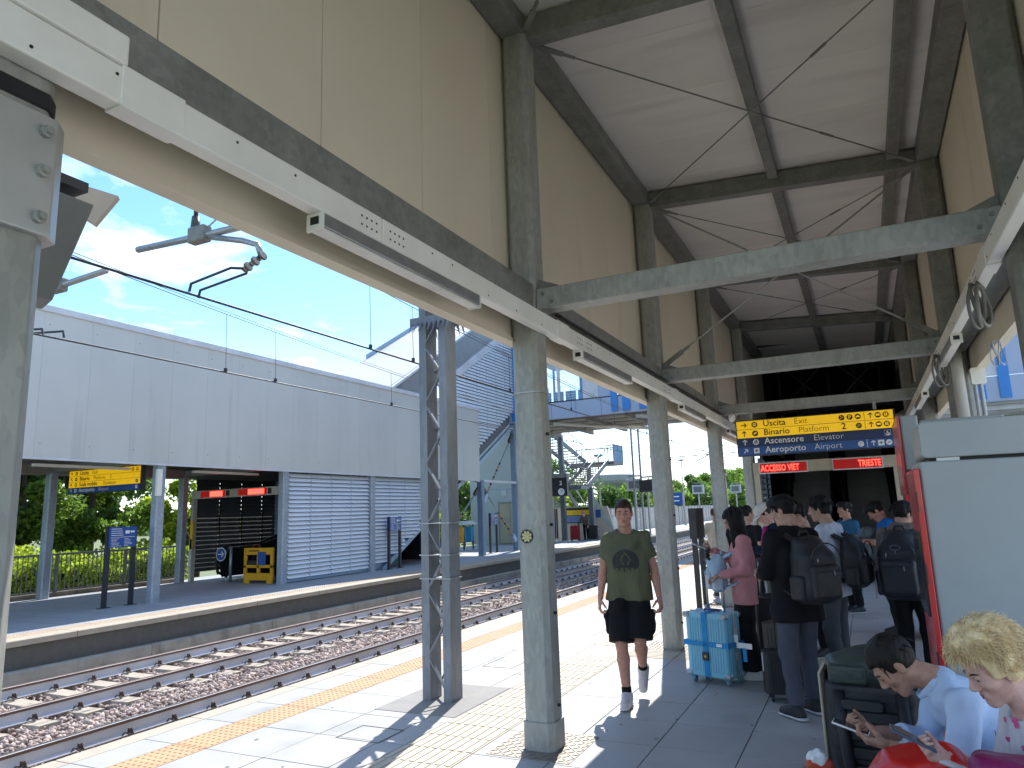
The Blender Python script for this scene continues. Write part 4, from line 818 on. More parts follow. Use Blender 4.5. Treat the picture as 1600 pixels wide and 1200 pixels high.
# ---------------------------------------------------------------- lattice mast, overhead line
def mast(x, y, h, label, w=.23, spikes=True):
    t = thing('lattice_mast', label, 'mast', (x, y, 0))
    for s_ in (-1, 1):
        cx = x + s_ * w * .5; a = .05 * s_
        MB().add([(px, py, z) for z in (0, h) for px, py in ((cx - .045, y - .1), (cx + .045, y - .1), (cx + .045, y + .1), (cx - .045, y + .1))], [(0, 1, 5, 4), (1, 2, 6, 5), (2, 3, 7, 6), (3, 0, 4, 7), (4, 5, 6, 7)]).build('channel', zinc, t, bevel=.006)
    z = .1; k = 0
    while z < h - .3:
        for yy, s_ in ((y - .085, 1), (y + .085, -1)):
            d_ = s_ * (1 if k % 2 else -1) * w * .42
            MB().bar((x - d_, yy, z), (x + d_, yy, z + .3), .012, .035, (0, 1, 0)).build('lacing_bar', zinc, t)
        z += .3; k += 1
    if spikes:
        MB().box(x - .25, x + .25, y - .125, y - .105, 3.62, 3.7).box(x - .25, x + .25, y + .105, y + .125, 3.62, 3.7).build('collar', trimw if False else zinc, t)
        sp = MB()
        for q in range(9):
            xx = x - .22 + .055 * q
            for yy, sy in ((y - .13, -1), (y + .13, 1)): sp.add([(xx - .018, yy, 3.64), (xx + .018, yy, 3.64), (xx, yy + sy * .06, 3.52), (xx, yy - sy * .01, 3.62)], [(0, 1, 2), (0, 3, 2), (1, 3, 2)])
        tag(sp.build('anti_climb_spike', zinc, t), kind='stuff')
        for z in (1.1, 1.32, 1.62): MB().box(x - .175, x + .175, y - .108, y + .108, z, z + .01).build('tie_wire', alu, t)
    return t
mast(-3.76, 6.05, 9, 'grey lattice mast on the near platform, left of the stickered column')
def mast_small(x, y, h, label): return mast(x, y, h, label, .4, False)
mast_small(-9.6, 36, 7.4, 'distant lattice mast seen left of the third column') if False else None
ol = {}
def cantilever(y, xm, xt, label, s=1):
    # xm: mast side, xt: track centre; s = +1 when the mast stands on the +X side
    t = thing('overhead_cantilever', label, 'overhead line arm', (xt, y, 4.5))
    MB().tube([(xm, y, 5.22), (xt + s * .15, y, 5.33), (xt - s * 1.15, y, 5.39)], .045, 10).build('arm', alu, t, smooth=True)
    MB().box(xt - .12, xt + .18, y - .07, y + .07, 5.25, 5.46).build('clamp', galvd, t, bevel=.02)
    MB().lathe([(.05, 5.42), (.065, 5.45), (.05, 5.62)], (xt - .05, y, 0), 10).lathe([(.028, 5.6), (.028, 5.74), (.07, 5.75), (.03, 5.78), (.07, 5.81), (.03, 5.84), (.07, 5.87), (.03, 5.9), (.028, 5.98)], (xt - .05, y, 0), 12).build('insulator', insul, t, smooth=True)
    MB().tube([(xt + s * .25, y, 5.28), (xt + s * .8, y, 5.12), (xt + s * 1.05, y, 5.02), (xt + s * 1.12, y, 4.86)], .038, 8).build('bent_arm', alu, t, smooth=True)
    m_ = MB(); A = Vector((xt + s * 1.14, y, 4.86)); Bv = Vector((xt + s * .85, y, 4.74))
    for q in range(6): c = A.lerp(Bv, q / 5.0); m_.tube([c - (A - Bv) * .05, c + (A - Bv) * .05], .06 if q % 2 == 0 else .035, 10)
    m_.build('arm_insulator', insul, t)
    for dy, dx in ((.12, 0), (-.12, .12)): MB().tube([(xt + s * .85, y + dy * .3, 4.74), (xt + s * .75, y + dy, 4.74), (xt - s * .05 + dx * s, y + dy, 4.66), (xt - s * .08 + dx * s, y + dy, 4.56)], .018, 6).build('registration_arm', wirem, t)
    MB().tube([(xt + s * .12, y, 5.4), (xt + s * .55, y, 5.62)], .012, 5).build('stay', alu, t); MB().box(xt + s * .4 - .08, xt + s * .4 + .08, y - .04, y + .04, 5.52, 5.58).build('tensioner', alu, t)
    return t
cantilever(6.05, -3.9, -7.35, 'overhead arm reaching from the near mast over the track')
cantilever(6.35, -13.8, -10.75, 'second overhead arm half hidden behind the nearest column', -1)
def wireline(x, label, ydrop, Y0=-6, Y1=62):
    def sag(y): u = ((y - 6.2) % 50) / 50; return 5.95 - .9 * (4 * u * (1 - u)) ** .9 if True else 0
    t = thing('overhead_wire', label, 'overhead wire', (x, 6, 4.5))
    ys = [Y0 + (Y1 - Y0) * k / 60 for k in range(61)]
    for dx in (-.02, .02):
        MB().tube([(x + dx, y, 4.54) for y in ys], .009, 5).build('contact_wire', wirem, t)
    MB().tube([(x, y, sag(y)) for y in ys], .008, 5).build('messenger_wire', wirem, t)
    MB().tube([(x + .05, y, sag(y) + .03) for y in ys], .006, 5).build('messenger_wire', wirem, t)
    for y in ydrop:
        MB().tube([(x, y, sag(y)), (x, y + .03, 4.56)], .006, 4).build('dropper', wirem, t); MB().box(x - .02, x + .02, y, y + .05, 4.55, 4.62).build('dropper_clip', wirem, t)
wireline(-7.32, 'pair of overhead wires above the near track', (9.6, 10.9, 15, 19, 23, 27, 31, 38, 45))
wireline(-10.75, 'overhead wires above the far track in front of the pale canopy', (9.6, 10.9, 15, 17.5, 23, 28, 34, 40, 47))
# far masts beyond the bridge
for (x, y, h, lab) in ((-13.6, 47, 8.2, 'slim lattice mast beyond the bridge, left of the third column'), (-12.8, 97, 9, 'distant lattice mast standing before the trees')):
    mast(x, y, h, lab, .5, False)
for (y, lab) in ((52, 'distant overhead arm between the third and fourth columns'), (100, 'farthest overhead arm beside the last column')):
    t = thing('overhead_cantilever', lab, 'overhead line arm', (-9, y, 5))
    MB().tube([(-13, y, 5.3), (-6.2, y, 5.4)], .05, 8).build('arm', alu, t); MB().tube([(-9.6, y, 5.35), (-10.6, y, 4.9), (-10.4, y, 4.65), (-8.6, y, 4.6)], .04, 6).build('bent_arm', alu, t); MB().tube([(-9.3, y, 5.3), (-9.3, y, 5.9)], .04, 6).build('insulator', insul, t); MB().box(-9.45, -9.15, y - .1, y + .1, 5.25, 5.5).build('clamp', galvd, t)
# ---------------------------------------------------------------- steel stairs, small building, lamps, fences
ss = thing('steel_staircase', 'open zigzag steel staircase behind the far platform', 'staircase', (-15, 43, 0))
sm = pm('stair_steel', (.17, .19, .21), None, 3, .5, .3); tr_ = pm('stair_tread', (.3, .28, .25), None, 3, .5)
def flight_y(x0, x1, y0, z0, y1, z1, n):
    for xx in (x0, x1):
        MB().bar((xx, y0, z0), (xx, y1, z1), .08, .26).build('stringer', sm, ss)
        MB().tube([(xx, y0, z0 + 1.0), (xx, y1, z1 + 1.0)], .03, 6).build('handrail', trimw, ss)
        for k in range(9):
            u = k / 8; y = y0 + (y1 - y0) * u; z = z0 + (z1 - z0) * u; MB().tube([(xx, y, z), (xx, y, z + 1.0)], .016, 5).build('baluster', sm, ss)
    for k in range(n):
        u = (k + .5) / n; y = y0 + (y1 - y0) * u; z = z0 + (z1 - z0) * u; MB().box(x0 + .04, x1 - .04, y - .14, y + .14, z - .02, z + .03).build('tread', tr_, ss)
def landing(x0, x1, y0, y1, z, sides):
    MB().box(x0, x1, y0, y1, z - .2, z).build('landing', sm, ss)
    for (ax, ay, bx, by) in sides:
        L = math.hypot(bx - ax, by - ay); n = max(2, int(L / .25))
        for k in range(n + 1): u = k / n; xx, yy = ax + (bx - ax) * u, ay + (by - ay) * u; MB().box(xx - .014, xx + .014, yy - .014, yy + .014, z, z + 1.0).build('baluster', sm, ss)
        MB().bar((ax, ay, z + 1.03), (bx, by, z + 1.03), .06, .06).build('handrail', sm, ss)
flight_y(-17.4, -16.1, 37.6, 6.4, 44, 4.75, 12)
flight_y(-16.0, -14.6, 40, 3.1, 44, 4.75, 11)
flight_y(-17.4, -16.1, 40, 3.1, 45, .2, 14)
landing(-17.5, -14.2, 44, 46, 4.75, ((-14.2, 44, -14.2, 46), (-17.5, 46, -14.2, 46), (-14.6, 44, -14.2, 44)))
landing(-17.5, -14.5, 38.6, 40, 3.1, ((-17.5, 38.6, -14.5, 38.6), (-14.5, 38.6, -14.5, 40)))
MB().box(-14.24, -14.2, 44, 46, 4.75, 5.85).build('corner_panel', blueg, ss)
for xx, yy, h in ((-16.05, 39.6, 6.2), (-16.05, 44.3, 4.6), (-14.5, 40.2, 3.0)): MB().box(xx - .13, xx + .13, yy - .13, yy + .13, 0, h).build('post', pm('stair_post', (.14, .17, .2), None, 2, .5), ss)
sw = thing('stair_base_wall', 'beige wall at the foot of the stairs with a yellow and blue notice', 'wall', (-16, 42, 0))
bg_ = pm('beige_render', (.5, .46, .4), (.45, .41, .36), 1.2, .8)
MB().prism([(-17.6, 0), (-13.4, 0), (-13.9, 1.9), (-17.6, 1.9)], 'y', 41.2, 41.4).build('wall', bg_, sw)
MB().prism([(-14.4, 1.3), (-13.4, .2), (-13.9, 1.3), (-14.9, 2.9)], 'y', 41.18, 41.2).build('glass_panel', pm('greenish_glass', (.4, .5, .5), None, 2, .2), sw)
nb = MB().box(-16.55, -15.0, 41.1, 41.18, .95, 1.85).build('notice_board', blk, sw)
MB().box(-16.5, -15.0, 41.08, 41.1, 1.42, 1.72).build('yellow_strip', yelp, nb); MB().box(-16.5, -15.0, 41.08, 41.1, 1.0, 1.38).build('blue_strip', pm('notice_blue', (.12, .2, .45), None, 6, .5), nb)
MB().box(-14.6, -14.3, 41.15, 41.2, 1.25, 1.7).build('small_notice', bluei, sw)
gt = thing('slatted_gate', 'grey slatted gate left of the beige stair wall', 'gate', (-17.6, 41.2, 0))
for k in range(14): MB().box(-18.9 + .13 * k, -18.8 + .13 * k, 41.2, 41.25, .05, 1.85).build('board', pm('gate_grey', (.22, .22, .21), None, 4, .7), gt)
ck = thing('clock_board', 'black display board with a round clock above the far platform', 'clock', (-13.5, 32.4, 2.4))
MB().box(-14.55, -12.9, 32.4, 32.6, 2.42, 3.3).build('case', black, ck); MB().box(-14.6, -12.85, 32.3, 32.7, 3.3, 3.5).build('hood', galvd, ck)
MB().lathe([(.17, -.01), (.17, 0)], (-13.2, 32.39, 2.62), 20, 'y').build('clock_face', wht, ck); MB().bar((-13.2, 32.375, 2.62), (-13.12, 32.375, 2.7), .004, .02).bar((-13.2, 32.375, 2.62), (-13.2, 32.375, 2.74), .004, .015).build('clock_hand', blk, ck)
text('2', .28, (-13.28, 32.385, 2.95), wht, ck, bold=.02)
MB().box(-13.8, -13.7, 32.45, 32.55, 3.5, 5.7).build('hanger', galvd, ck)
def lamp(x, y, h, label):
    t = thing('street_lamp', label, 'street lamp', (x, y, 0), 'lamps along the far platform')
    MB().tube([(x, y, 0), (x, y, h)], [.07, .045], 8).build('pole', pm('lamp_pole', (.5, .47, .38), None, 3, .5), t, smooth=True); MB().lathe([(.05, h), (.32, h + .12), (.3, h + .2), (.05, h + .22)], (x, y, 0), 14).build('head', pm('lamp_head', (.3, .32, .33), None, 3, .4), t)
lamp(-15.6, 45, 5.1, 'lamp post with a disc head in front of the water tower'); lamp(-16.2, 72, 6.2, 'lamp post with a disc head between the third and fourth columns'); lamp(-15.8, 95, 5.4, 'farthest lamp post beside the last column')
def monitor(x, y, z, label, dk=False):
    t = thing('platform_monitor', label, 'monitor', (x, y, 0), 'monitors on posts along the far platform')
    MB().box(x - .06, x + .06, y - .06, y + .06, 0, z).build('post', alu, t); MB().box(x - .5, x + .5, y - .25, y + .25, z, z + .8).build('case', dark if dk else pm('monitor_grey', (.42, .45, .46), None, 3, .5), t, bevel=.03)
    MB().box(x - .36, x + .36, y - .27, y - .252, z + .15, z + .65).build('screen', black if dk else pm('monitor_screen', (.12, .14, .15), None, 3, .3), t); MB().box(x - .4, x + .4, y - .1, y + .1, z + .95, z + 1.05).build('top_bracket', galvd, t)
monitor(-14.1, 48, 2.9, 'grey boxy monitor on a post above the walking man'); monitor(-12.95, 47, 2.75, 'dark monitor beside the far lattice mast', True); monitor(-13.5, 66, 2.8, 'grey monitor on a post above the black information stand'); monitor(-11.6, 75, 2.9, 'grey monitor right of the fourth column')
rs = thing('round_track_sign', 'round blue sign with a white number on the far mast', 'sign', (-11.7, 46, 2.6)); MB().lathe([(.32, 0), (.32, .03)], (-12.1, 45.9, 2.75), 20, 'y').build('disc', bluei, rs); MB().lathe([(.24, -.01), (.24, 0)], (-12.1, 45.9, 2.75), 20, 'y').build('white_field', wht, rs); text('3', .32, (-12.1, 45.88, 2.64), bluei, rs, align='CENTER', bold=.02)
bs = thing('station_name_sign', 'small blue sign on a post behind the fence', 'sign', (-16.5, 70, 0)); MB().box(-17.6, -15.9, 70, 70.06, 1.9, 3.1).build('panel', bluei, bs); MB().box(-15.9, -15.8, 70, 70.1, 0, 3.1).build('post', alu, bs)
for z in (2.25, 2.65): MB().box(-17.4, -16.2, 69.98, 69.995, z, z + .1).build('white_line', wht, bs)
fn = thing('concrete_fence', 'beige concrete panel fence behind the far platform', 'fence', (-16.5, 70, 0))
fp = None
for k in range(34):
    y = 50 + 1.5 * k
    if fp is None: fp = MB().box(-16.75, -16.6, 50.06, 51.44, 0, 1.75).build('panel', bg_, fn)
    else: share(fp, (0, 1.5 * k, 0))
    MB().box(-16.82, -16.55, y - .07, y + .05, 0, 1.8).build('post', pm('fence_post', (.4, .37, .32), None, 3, .8), fn)
gf = thing('green_railing', 'green metal railing between the stair wall and the beige fence', 'railing', (-16.4, 46, 0))
gm_ = pm('green_rail', (.08, .16, .14), None, 3, .5)
for k in range(20): MB().box(-16.42, -16.38, 42 + .4 * k, 42.03 + .4 * k, .05, 1.2).build('bar', gm_, gf)
MB().box(-16.43, -16.37, 42, 50, 1.2, 1.26).build('top_rail', gm_, gf); MB().box(-16.41, -16.39, 42, 50, .75, 1.2).build('glass_band', pm('greenish_glass2', (.25, .4, .4), None, 2, .2), gf)
wt = thing('water_tower', 'grey mushroom water tower on the horizon behind the trees', 'water tower', (-97, 290, 0))
MB().lathe([(3.6, -2), (3.0, 6), (3.4, 9.0)], (-95, 290, 0), 24).build('stem', conc, wt, smooth=True); MB().lathe([(3.2, 8.5), (8.5, 12.2), (9.2, 13.3), (9.2, 15.6), (8.8, 15.9), (1, 16.4)], (-95, 290, 0), 40).build('tank', pm('tower_grey', (.33, .35, .36), None, .3, .7), wt)
for k in range(12):
    t = 2 * math.pi * k / 12; MB().bar((-95 + 3.2 * math.cos(t), 290 + 3.2 * math.sin(t), 6.0), (-95 + 6.6 * math.cos(t), 290 + 6.6 * math.sin(t), 11), .5, .8).build('rib', conc, wt)
isd = thing('information_stand', 'black information stand on two posts beyond the fourth column', 'information stand', (-2.7, 12.9, 0))
for y in (12.65, 13.2): MB().box(-2.76, -2.68, y - .04, y + .04, 0, 1.3).build('post', black, isd)
MB().box(-2.78, -2.66, 12.58, 13.27, 1.15, 1.67).build('panel', black, isd)
# ---------------------------------------------------------------- trees and hedge
def leaves(name, P, size, mat, sq=.55):
    n = len(P); a = RNG.normal(size=(n, 3)); a /= np.linalg.norm(a, axis=1, keepdims=True); b = RNG.normal(size=(n, 3)); b -= (a * b).sum(1, keepdims=True) * a; b /= np.linalg.norm(b, axis=1, keepdims=True)
    s = (size * RNG.uniform(.6, 1.35, n))[:, None]; dn = np.array([0, 0, -.18]) * s
    V = np.stack([P - a * s, P + b * s * sq + dn * .2, P + a * s + dn, P - b * s * sq + dn * .2], 1)
    F = np.arange(4 * n).reshape(n, 4); return fast_mesh(name, V.reshape(-1, 3), F, mat)
def tree(x, y, h, rx, ry, mat, label, n=9000, size=.11, z0=-1.1, low=.25, name='tree', seed=0, clumps=26):
    r = np.random.default_rng(seed + 50); t = thing(name, label, 'tree', (x, y, z0), 'trees behind the far platform'); hh = h - z0
    m_ = MB().tube([(x, y, z0), (x + .1, y, z0 + hh * .3), (x - .1, y + .1, z0 + hh * .6)], [hh * .018, hh * .014, hh * .007], 8)
    C = []
    for k in range(clumps):
        u = r.random(); th = r.random() * 2 * math.pi; zz = low + (1 - low) * u; rad = (math.sin(math.pi * min(.97, .12 + .88 * u)) ** .7) * r.uniform(.35, .95)
        c = np.array([x + rx * rad * math.cos(th), y + ry * rad * math.sin(th), z0 + hh * zz]); C.append(c)
        if k % 3 == 0: m_.tube([(x, y, z0 + hh * min(.6, zz * .6)), tuple((c + np.array([x, y, c[2] - .4])) / 2), tuple(c)], [hh * .012, hh * .008, hh * .003], 6)
    m_.build('trunk', bark, t)
    C = np.array(C); ci = r.integers(0, clumps, n); d = r.normal(size=(n, 3)); d /= np.linalg.norm(d, axis=1, keepdims=True); cr_ = r.uniform(.16, .36, clumps) * (rx + ry) / 2
    P = C[ci] + d * (cr_[ci] * r.random(n) ** .45)[:, None] * np.array([1, 1, .8]); P = P[P[:, 2] > z0 + .2]
    o = obj('crown', leaves('crown', P - np.array([x, y, z0]), size, mat), None, t); return t
tree(-25.5, 8, 8, 2.6, 2.6, leafd, 'dark tree at the left behind the near hedge', 16000, .12, seed=1)
tree(-25.3, 12.5, 7.4, 2.4, 2.4, leafd, 'dark tree behind the hedge, left of the yellow and blue sign', 16000, .11, seed=2)
tree(-24.4, 16.2, 7.2, 2.3, 2.2, leaf, 'bright tree with fine leaves behind the middle of the hedge', 22000, .09, seed=3)
tree(-22.6, 19.2, 6.4, 1.9, 1.9, leafy, 'yellow-green tree beside the dark louvre hall', 16000, .09, seed=4)
tree(-27, 17, 9, 3.2, 3.2, leafd, 'tall dark tree further back behind the hedge', 16000, .15, seed=5)
tree(-23.9, 10.3, 5.6, 2.0, 2.4, leafd, 'low dark shrub tree right behind the hedge at the left', 14000, .1, low=.1, seed=8)
tree(-24.2, 5.6, 6.2, 2.2, 2.6, leafd, 'shrub tree behind the hedge beside the nearest column', 12000, .11, low=.1, seed=9)
tree(-23.9, 13.6, 6, 2.0, 2.2, leaf, 'mid green shrub tree behind the information board', 14000, .09, low=.12, seed=10)
tree(-29, 10, 9, 3.2, 3.2, leafd, 'tall dark tree at the far left behind the hedge', 14000, .15, seed=6)
tree(-25, 4, 8.5, 3.2, 3, leafd, 'dark tree at the left edge behind the nearest column', 12000, .13, seed=7)
hd = []
n = 52000; y = RNG.uniform(2, 16.3, n); x = -19.35 - RNG.random(n) ** 1.5 * 2.2; top = .78 + .18 * np.sin(y * 1.7) + .12 * np.sin(y * 4.3 + 1) + .25 * (x < -20.3)
z = -.9 + (top + .9) * RNG.random(n) ** .6
tag(obj('ivy_hedge', leaves('ivy_hedge', np.stack([x, y, z], 1), .055, leafy, .8), None), 'sunlit yellow-green ivy hedge behind the railing', 'hedge', kind='stuff')
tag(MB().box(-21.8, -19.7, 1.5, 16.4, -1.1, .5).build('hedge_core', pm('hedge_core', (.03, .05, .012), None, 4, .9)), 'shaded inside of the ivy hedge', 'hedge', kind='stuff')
mats3 = [leaf, leafy, leafd]
for k, (x, y, h, r_) in enumerate([(-21.5, 30, 2.4, 1.6), (-22.5, 34, 2.7, 1.9), (-24, 40, 4.2, 2.8), (-21, 50, 2.9, 2.2), (-21, 55, 3.2, 2.4), (-20.5, 61, 3.2, 2.6), (-20.5, 68, 3.8, 2.8), (-20.5, 75, 4.3, 3.0), (-20.5, 83, 4.7, 3.4), (-20, 92, 5.2, 3.6), (-20, 101, 5.6, 4), (-19, 112, 6.4, 4.4), (-18.5, 124, 7, 5), (-30, 52, 5, 3.6), (-33, 66, 6, 4.5), (-36, 85, 8, 6)]):
    lab = ['bushy green tree', 'yellow-green bush', 'dark green tree'][[0, 1, 2, 1, 0, 2, 0, 0, 0, 2, 0, 0, 0, 2, 2, 2][k]]
    tree(x, y, h, r_, r_ * 1.15, mats3[[0, 1, 2, 1, 0, 2, 0, 0, 0, 2, 0, 0, 0, 2, 2, 2][k]], lab + ' ' + ['left of the lift tower', 'just left of the lift tower', 'behind the lift tower', 'beside the water tower', 'behind the walking man, left', 'behind the walking man, right', 'left of the third column', 'right of the third column', 'behind the grey monitor', 'above the beige fence', 'left of the fourth column', 'right of the fourth column', 'left of the last column', 'far back by the stairs', 'far back by the water tower', 'on the far left horizon'][k], 5500, .1 + .0013 * y, low=.12, seed=20 + k, clumps=22)
tree(6.5, 34, 5.5, 2.5, 2.5, leafy, 'yellow-green tree right of the grey machine', 6000, .14, low=.1, seed=60)
tree(9.5, 30, 4.6, 2.5, 2.5, leaf, 'green tree at the right edge beyond the grey machine', 6000, .14, low=.1, seed=61)
# far wood line closing the horizon
n = 26000; th = RNG.uniform(-1.35, .6, n); R_ = RNG.uniform(210, 320, n); P = np.stack([R_ * np.sin(th), R_ * np.cos(th), RNG.random(n) ** 1.3 * (4.5 + 1.6 * np.sin(th * 21) + 1.2 * np.sin(th * 47)) - 1], 1)
tag(obj('far_wood', leaves('far_wood', P, 1.0, leafd, .8), None), 'low line of distant woodland on the horizon', 'wood', kind='stuff')
# ---------------------------------------------------------------- implicit-surface modelling for people and bags
def _n(v): v = np.asarray(v, float); return v / (np.linalg.norm(v) + 1e-12)
class SD:
    def __init__(s, h=.012, k=.03): s.h = h; s.k = k; s.pr = []; s.sub = []; s.noise = None; s.cuts = []
    def cap(s, a, b, ra, rb=None, flat=None, cut=False, k=None, sub=False):
        rb = ra if rb is None else rb; a = np.array(a, float); b = np.array(b, float); R_ = max(ra, rb)
        (s.sub if sub else s.pr).append(('c', a, b, ra, rb, flat, cut, k, np.minimum(a, b) - R_, np.maximum(a, b) + R_)); return s
    def ell(s, c, r, k=None, sub=False, rot=None):
        c = np.array(c, float); r = np.array(r, float); m = r if rot is None else np.full(3, r.max())
        (s.sub if sub else s.pr).append(('e', c, r, rot, None, None, None, k, c - m, c + m)); return s
    def rbx(s, c, hf, r, k=None, sub=False, rot=None):
        c = np.array(c, float); hf = np.array(hf, float); m = hf if rot is None else np.full(3, np.linalg.norm(hf))
        (s.sub if sub else s.pr).append(('b', c, hf, rot, r, None, None, k, c - m, c + m)); return s
    def d1(s, p, q):
        if q[0] == 'c':
            _, a, b, ra, rb, flat, cut, k = q[:8]; ab = b - a; L2 = ab @ ab + 1e-12; pa = p - a
            t = np.clip(pa @ ab / L2, 0, 1); v = pa - t[..., None] * ab
            if flat is not None: f = _n(flat[0]); v = v + f * ((v @ f) * (1 / flat[1] - 1))[..., None]
            d = np.sqrt((v * v).sum(-1)) - (ra + (rb - ra) * t)
            if flat is not None: d = d * min(1, flat[1] * 1.15)
            if cut: d = np.maximum(d, (p - b) @ (ab / math.sqrt(L2)))
            return d
        if q[0] == 'e':
            v = p - q[1]
            if q[3] is not None: v = v @ q[3]
            k0 = np.sqrt(((v / q[2]) ** 2).sum(-1)); k1 = np.sqrt(((v / q[2] ** 2) ** 2).sum(-1)) + 1e-9; return k0 * (k0 - 1) / k1
        v = p - q[1]
        if q[3] is not None: v = v @ q[3]
        w_ = np.abs(v) - (q[2] - q[4]); return np.sqrt((np.maximum(w_, 0) ** 2).sum(-1)) + np.minimum(w_.max(-1), 0) - q[4]
    def field(s, p):
        d = np.full(p.shape[:-1], 1.0)
        for q in s.pr:
            e = s.d1(p, q); k = q[7] or s.k; h = np.maximum(k - abs(d - e), 0) / k; d = np.minimum(d, e) - h * h * k * .25
        return s.post(d, p)
    def post(s, d, p):
        if s.noise: d = d + s.noise(p)
        for q in s.sub:
            e = -s.d1(p, q); k = q[7] or .008; h = np.maximum(k - abs(d - e), 0) / k; d = np.maximum(d, e) + h * h * k * .25
        for (c, n_) in s.cuts: d = np.maximum(d, (p - np.array(c)) @ _n(n_))
        return d
    def mesh(s):
        h = s.h; lo = np.min([q[8] for q in s.pr], 0) - 2.5 * h - .01; hi = np.max([q[9] for q in s.pr], 0) + 2.5 * h + .01
        n = np.ceil((hi - lo) / h).astype(int) + 1; ax = [lo[i] + h * np.arange(n[i]) for i in range(3)]
        D = np.full(n, 1.0)
        for q in s.pr:
            mgn = .07; i0 = np.clip(((q[8] - mgn - lo) / h).astype(int), 0, n - 1); i1 = np.clip(((q[9] + mgn - lo) / h).astype(int) + 2, 1, n)
            sl = tuple(slice(i0[i], i1[i]) for i in range(3)); P = np.stack(np.meshgrid(*[ax[i][sl[i]] for i in range(3)], indexing='ij'), -1)
            e = s.d1(P, q); d = D[sl]; k = q[7] or s.k; hh = np.maximum(k - abs(d - e), 0) / k; D[sl] = np.minimum(d, e) - hh * hh * k * .25
        if s.noise or s.sub or s.cuts:
            m = abs(D) < .13; idx = np.argwhere(m); P = lo + idx * h; D[m] = s.post(D[m], P)
            if s.sub or s.cuts: 
                m = D < -.12; idx = np.argwhere(m); P = lo + idx * h; D[m] = s.post(D[m], P) if len(idx) else D[m]
        return nets(D, lo, h)
def nets(D, lo, h):
    I = D < 0; c = [(i, j, k) for i in (0, 1) for j in (0, 1) for k in (0, 1)]; n = np.array(D.shape) - 1
    S_ = np.stack([I[i:n[0] + i, j:n[1] + j, k:n[2] + k] for i, j, k in c], -1); cnt = S_.sum(-1); act = (cnt > 0) & (cnt < 8)
    ids = np.full(act.shape, -1, np.int64); cells = np.argwhere(act); ids[act] = np.arange(len(cells))
    acc = np.zeros((len(cells), 3)); wn = np.zeros(len(cells)); C = np.array(c)
    dv = np.stack([D[cells[:, 0] + i, cells[:, 1] + j, cells[:, 2] + k] for i, j, k in c], -1)
    for a in range(8):
        for b in range(a + 1, 8):
            if abs(C[a] - C[b]).sum() != 1: continue
            x, y = dv[:, a], dv[:, b]; cr = (x < 0) != (y < 0); t = np.where(cr, x / np.where(cr, x - y, 1), 0)
            acc += np.where(cr[:, None], C[a] + (C[b] - C[a]) * t[:, None], 0); wn += cr
    V = lo + h * (cells + acc / wn[:, None]); F = []
    for ax in range(3):
        o = [a for a in range(3) if a != ax]; s0 = [slice(1, -1)] * 3; s0[ax] = slice(0, -1); s1 = list(s0); s1[ax] = slice(1, None)
        A = I[tuple(s0)]; B = I[tuple(s1)]; e = np.argwhere(A != B)
        if not len(e): continue
        flip = A[tuple(e.T)]; base = e.copy(); 
        for q in o: base[:, q] += 1
        def cid(d0, d1): 
            w_ = base.copy(); w_[:, o[0]] += d0; w_[:, o[1]] += d1; return ids[w_[:, 0], w_[:, 1], w_[:, 2]]
        Q = np.stack([cid(-1, -1), cid(0, -1), cid(0, 0), cid(-1, 0)], 1)
        if ax == 1: flip = ~flip
        Q[~flip] = Q[~flip][:, ::-1]; F.append(Q)
    return V, np.concatenate(F)
def join(ms):
    V = []; F = []; o = 0
    for v, f in ms: V.append(v); F.append(f + o); o += len(v)
    return np.concatenate(V), np.concatenate(F)
def sdobj(name, ms, mat, parent):
    V, F = join(ms); me = fast_mesh(name, V, F, mat, True); return obj(name, me, None, parent)
def fold(amp, f=22, seed=0, zs=.55):
    a = np.random.default_rng(seed).uniform(0, 6, 8)
    def fn(p):
        x, y, z = p[..., 0], p[..., 1], p[..., 2]
        w1 = np.sin(f * .45 * (z * .9 + x * .4) + a[0]) * 1.3 + np.sin(f * .3 * (y + x) + a[1])
        return amp * (np.sin(f * (x + .55 * y + zs * .3 * z) + 1.6 * w1 + a[2]) * .5 + np.sin(f * 1.7 * (y - .4 * x + zs * z) + w1 + a[3]) * .35 + np.sin(f * .8 * (z * zs * 1.6 + .5 * x) + 1.9 * w1 + a[4]) * .45)
    return fn
def fuzz(amp, f=60, seed=0):
    a = np.random.default_rng(seed).uniform(0, 6, 8)
    def fn(p):
        x, y, z = p[..., 0], p[..., 1], p[..., 2]
        return amp * (np.sin(f * x + 2 * np.sin(f * .4 * y + a[0]) + a[1]) * np.sin(f * .8 * y + 2 * np.sin(f * .5 * z + a[2])) + .7 * np.sin(f * 1.6 * (x + y) + a[3] + 2 * np.sin(f * .3 * z)) * np.sin(f * .35 * z + a[4]))
    return fn
def rotm(yaw=0, pitch=0, roll=0):     # pitch > 0 looks down; columns are local axes
    cy, sy = math.cos(yaw), math.sin(yaw); cp, sp = math.cos(-pitch), math.sin(-pitch); cr, sr = math.cos(roll), math.sin(roll)
    Z = np.array([[cy, -sy, 0], [sy, cy, 0], [0, 0, 1]]); X = np.array([[1, 0, 0], [0, cp, -sp], [0, sp, cp]]); Y = np.array([[cr, 0, sr], [0, 1, 0], [-sr, 0, cr]])
    return Z @ X @ Y
def skinmat(name, c):
    m = pm(name, c, (c[0] * .82, c[1] * .72, c[2] * .7), 26, .58, spec=.25, bump=.08, bscale=120); b = m.node_tree.nodes['Principled BSDF']; b.inputs['Subsurface Weight'].default_value = .12; b.inputs['Subsurface Radius'].default_value = (.02, .008, .005); return m
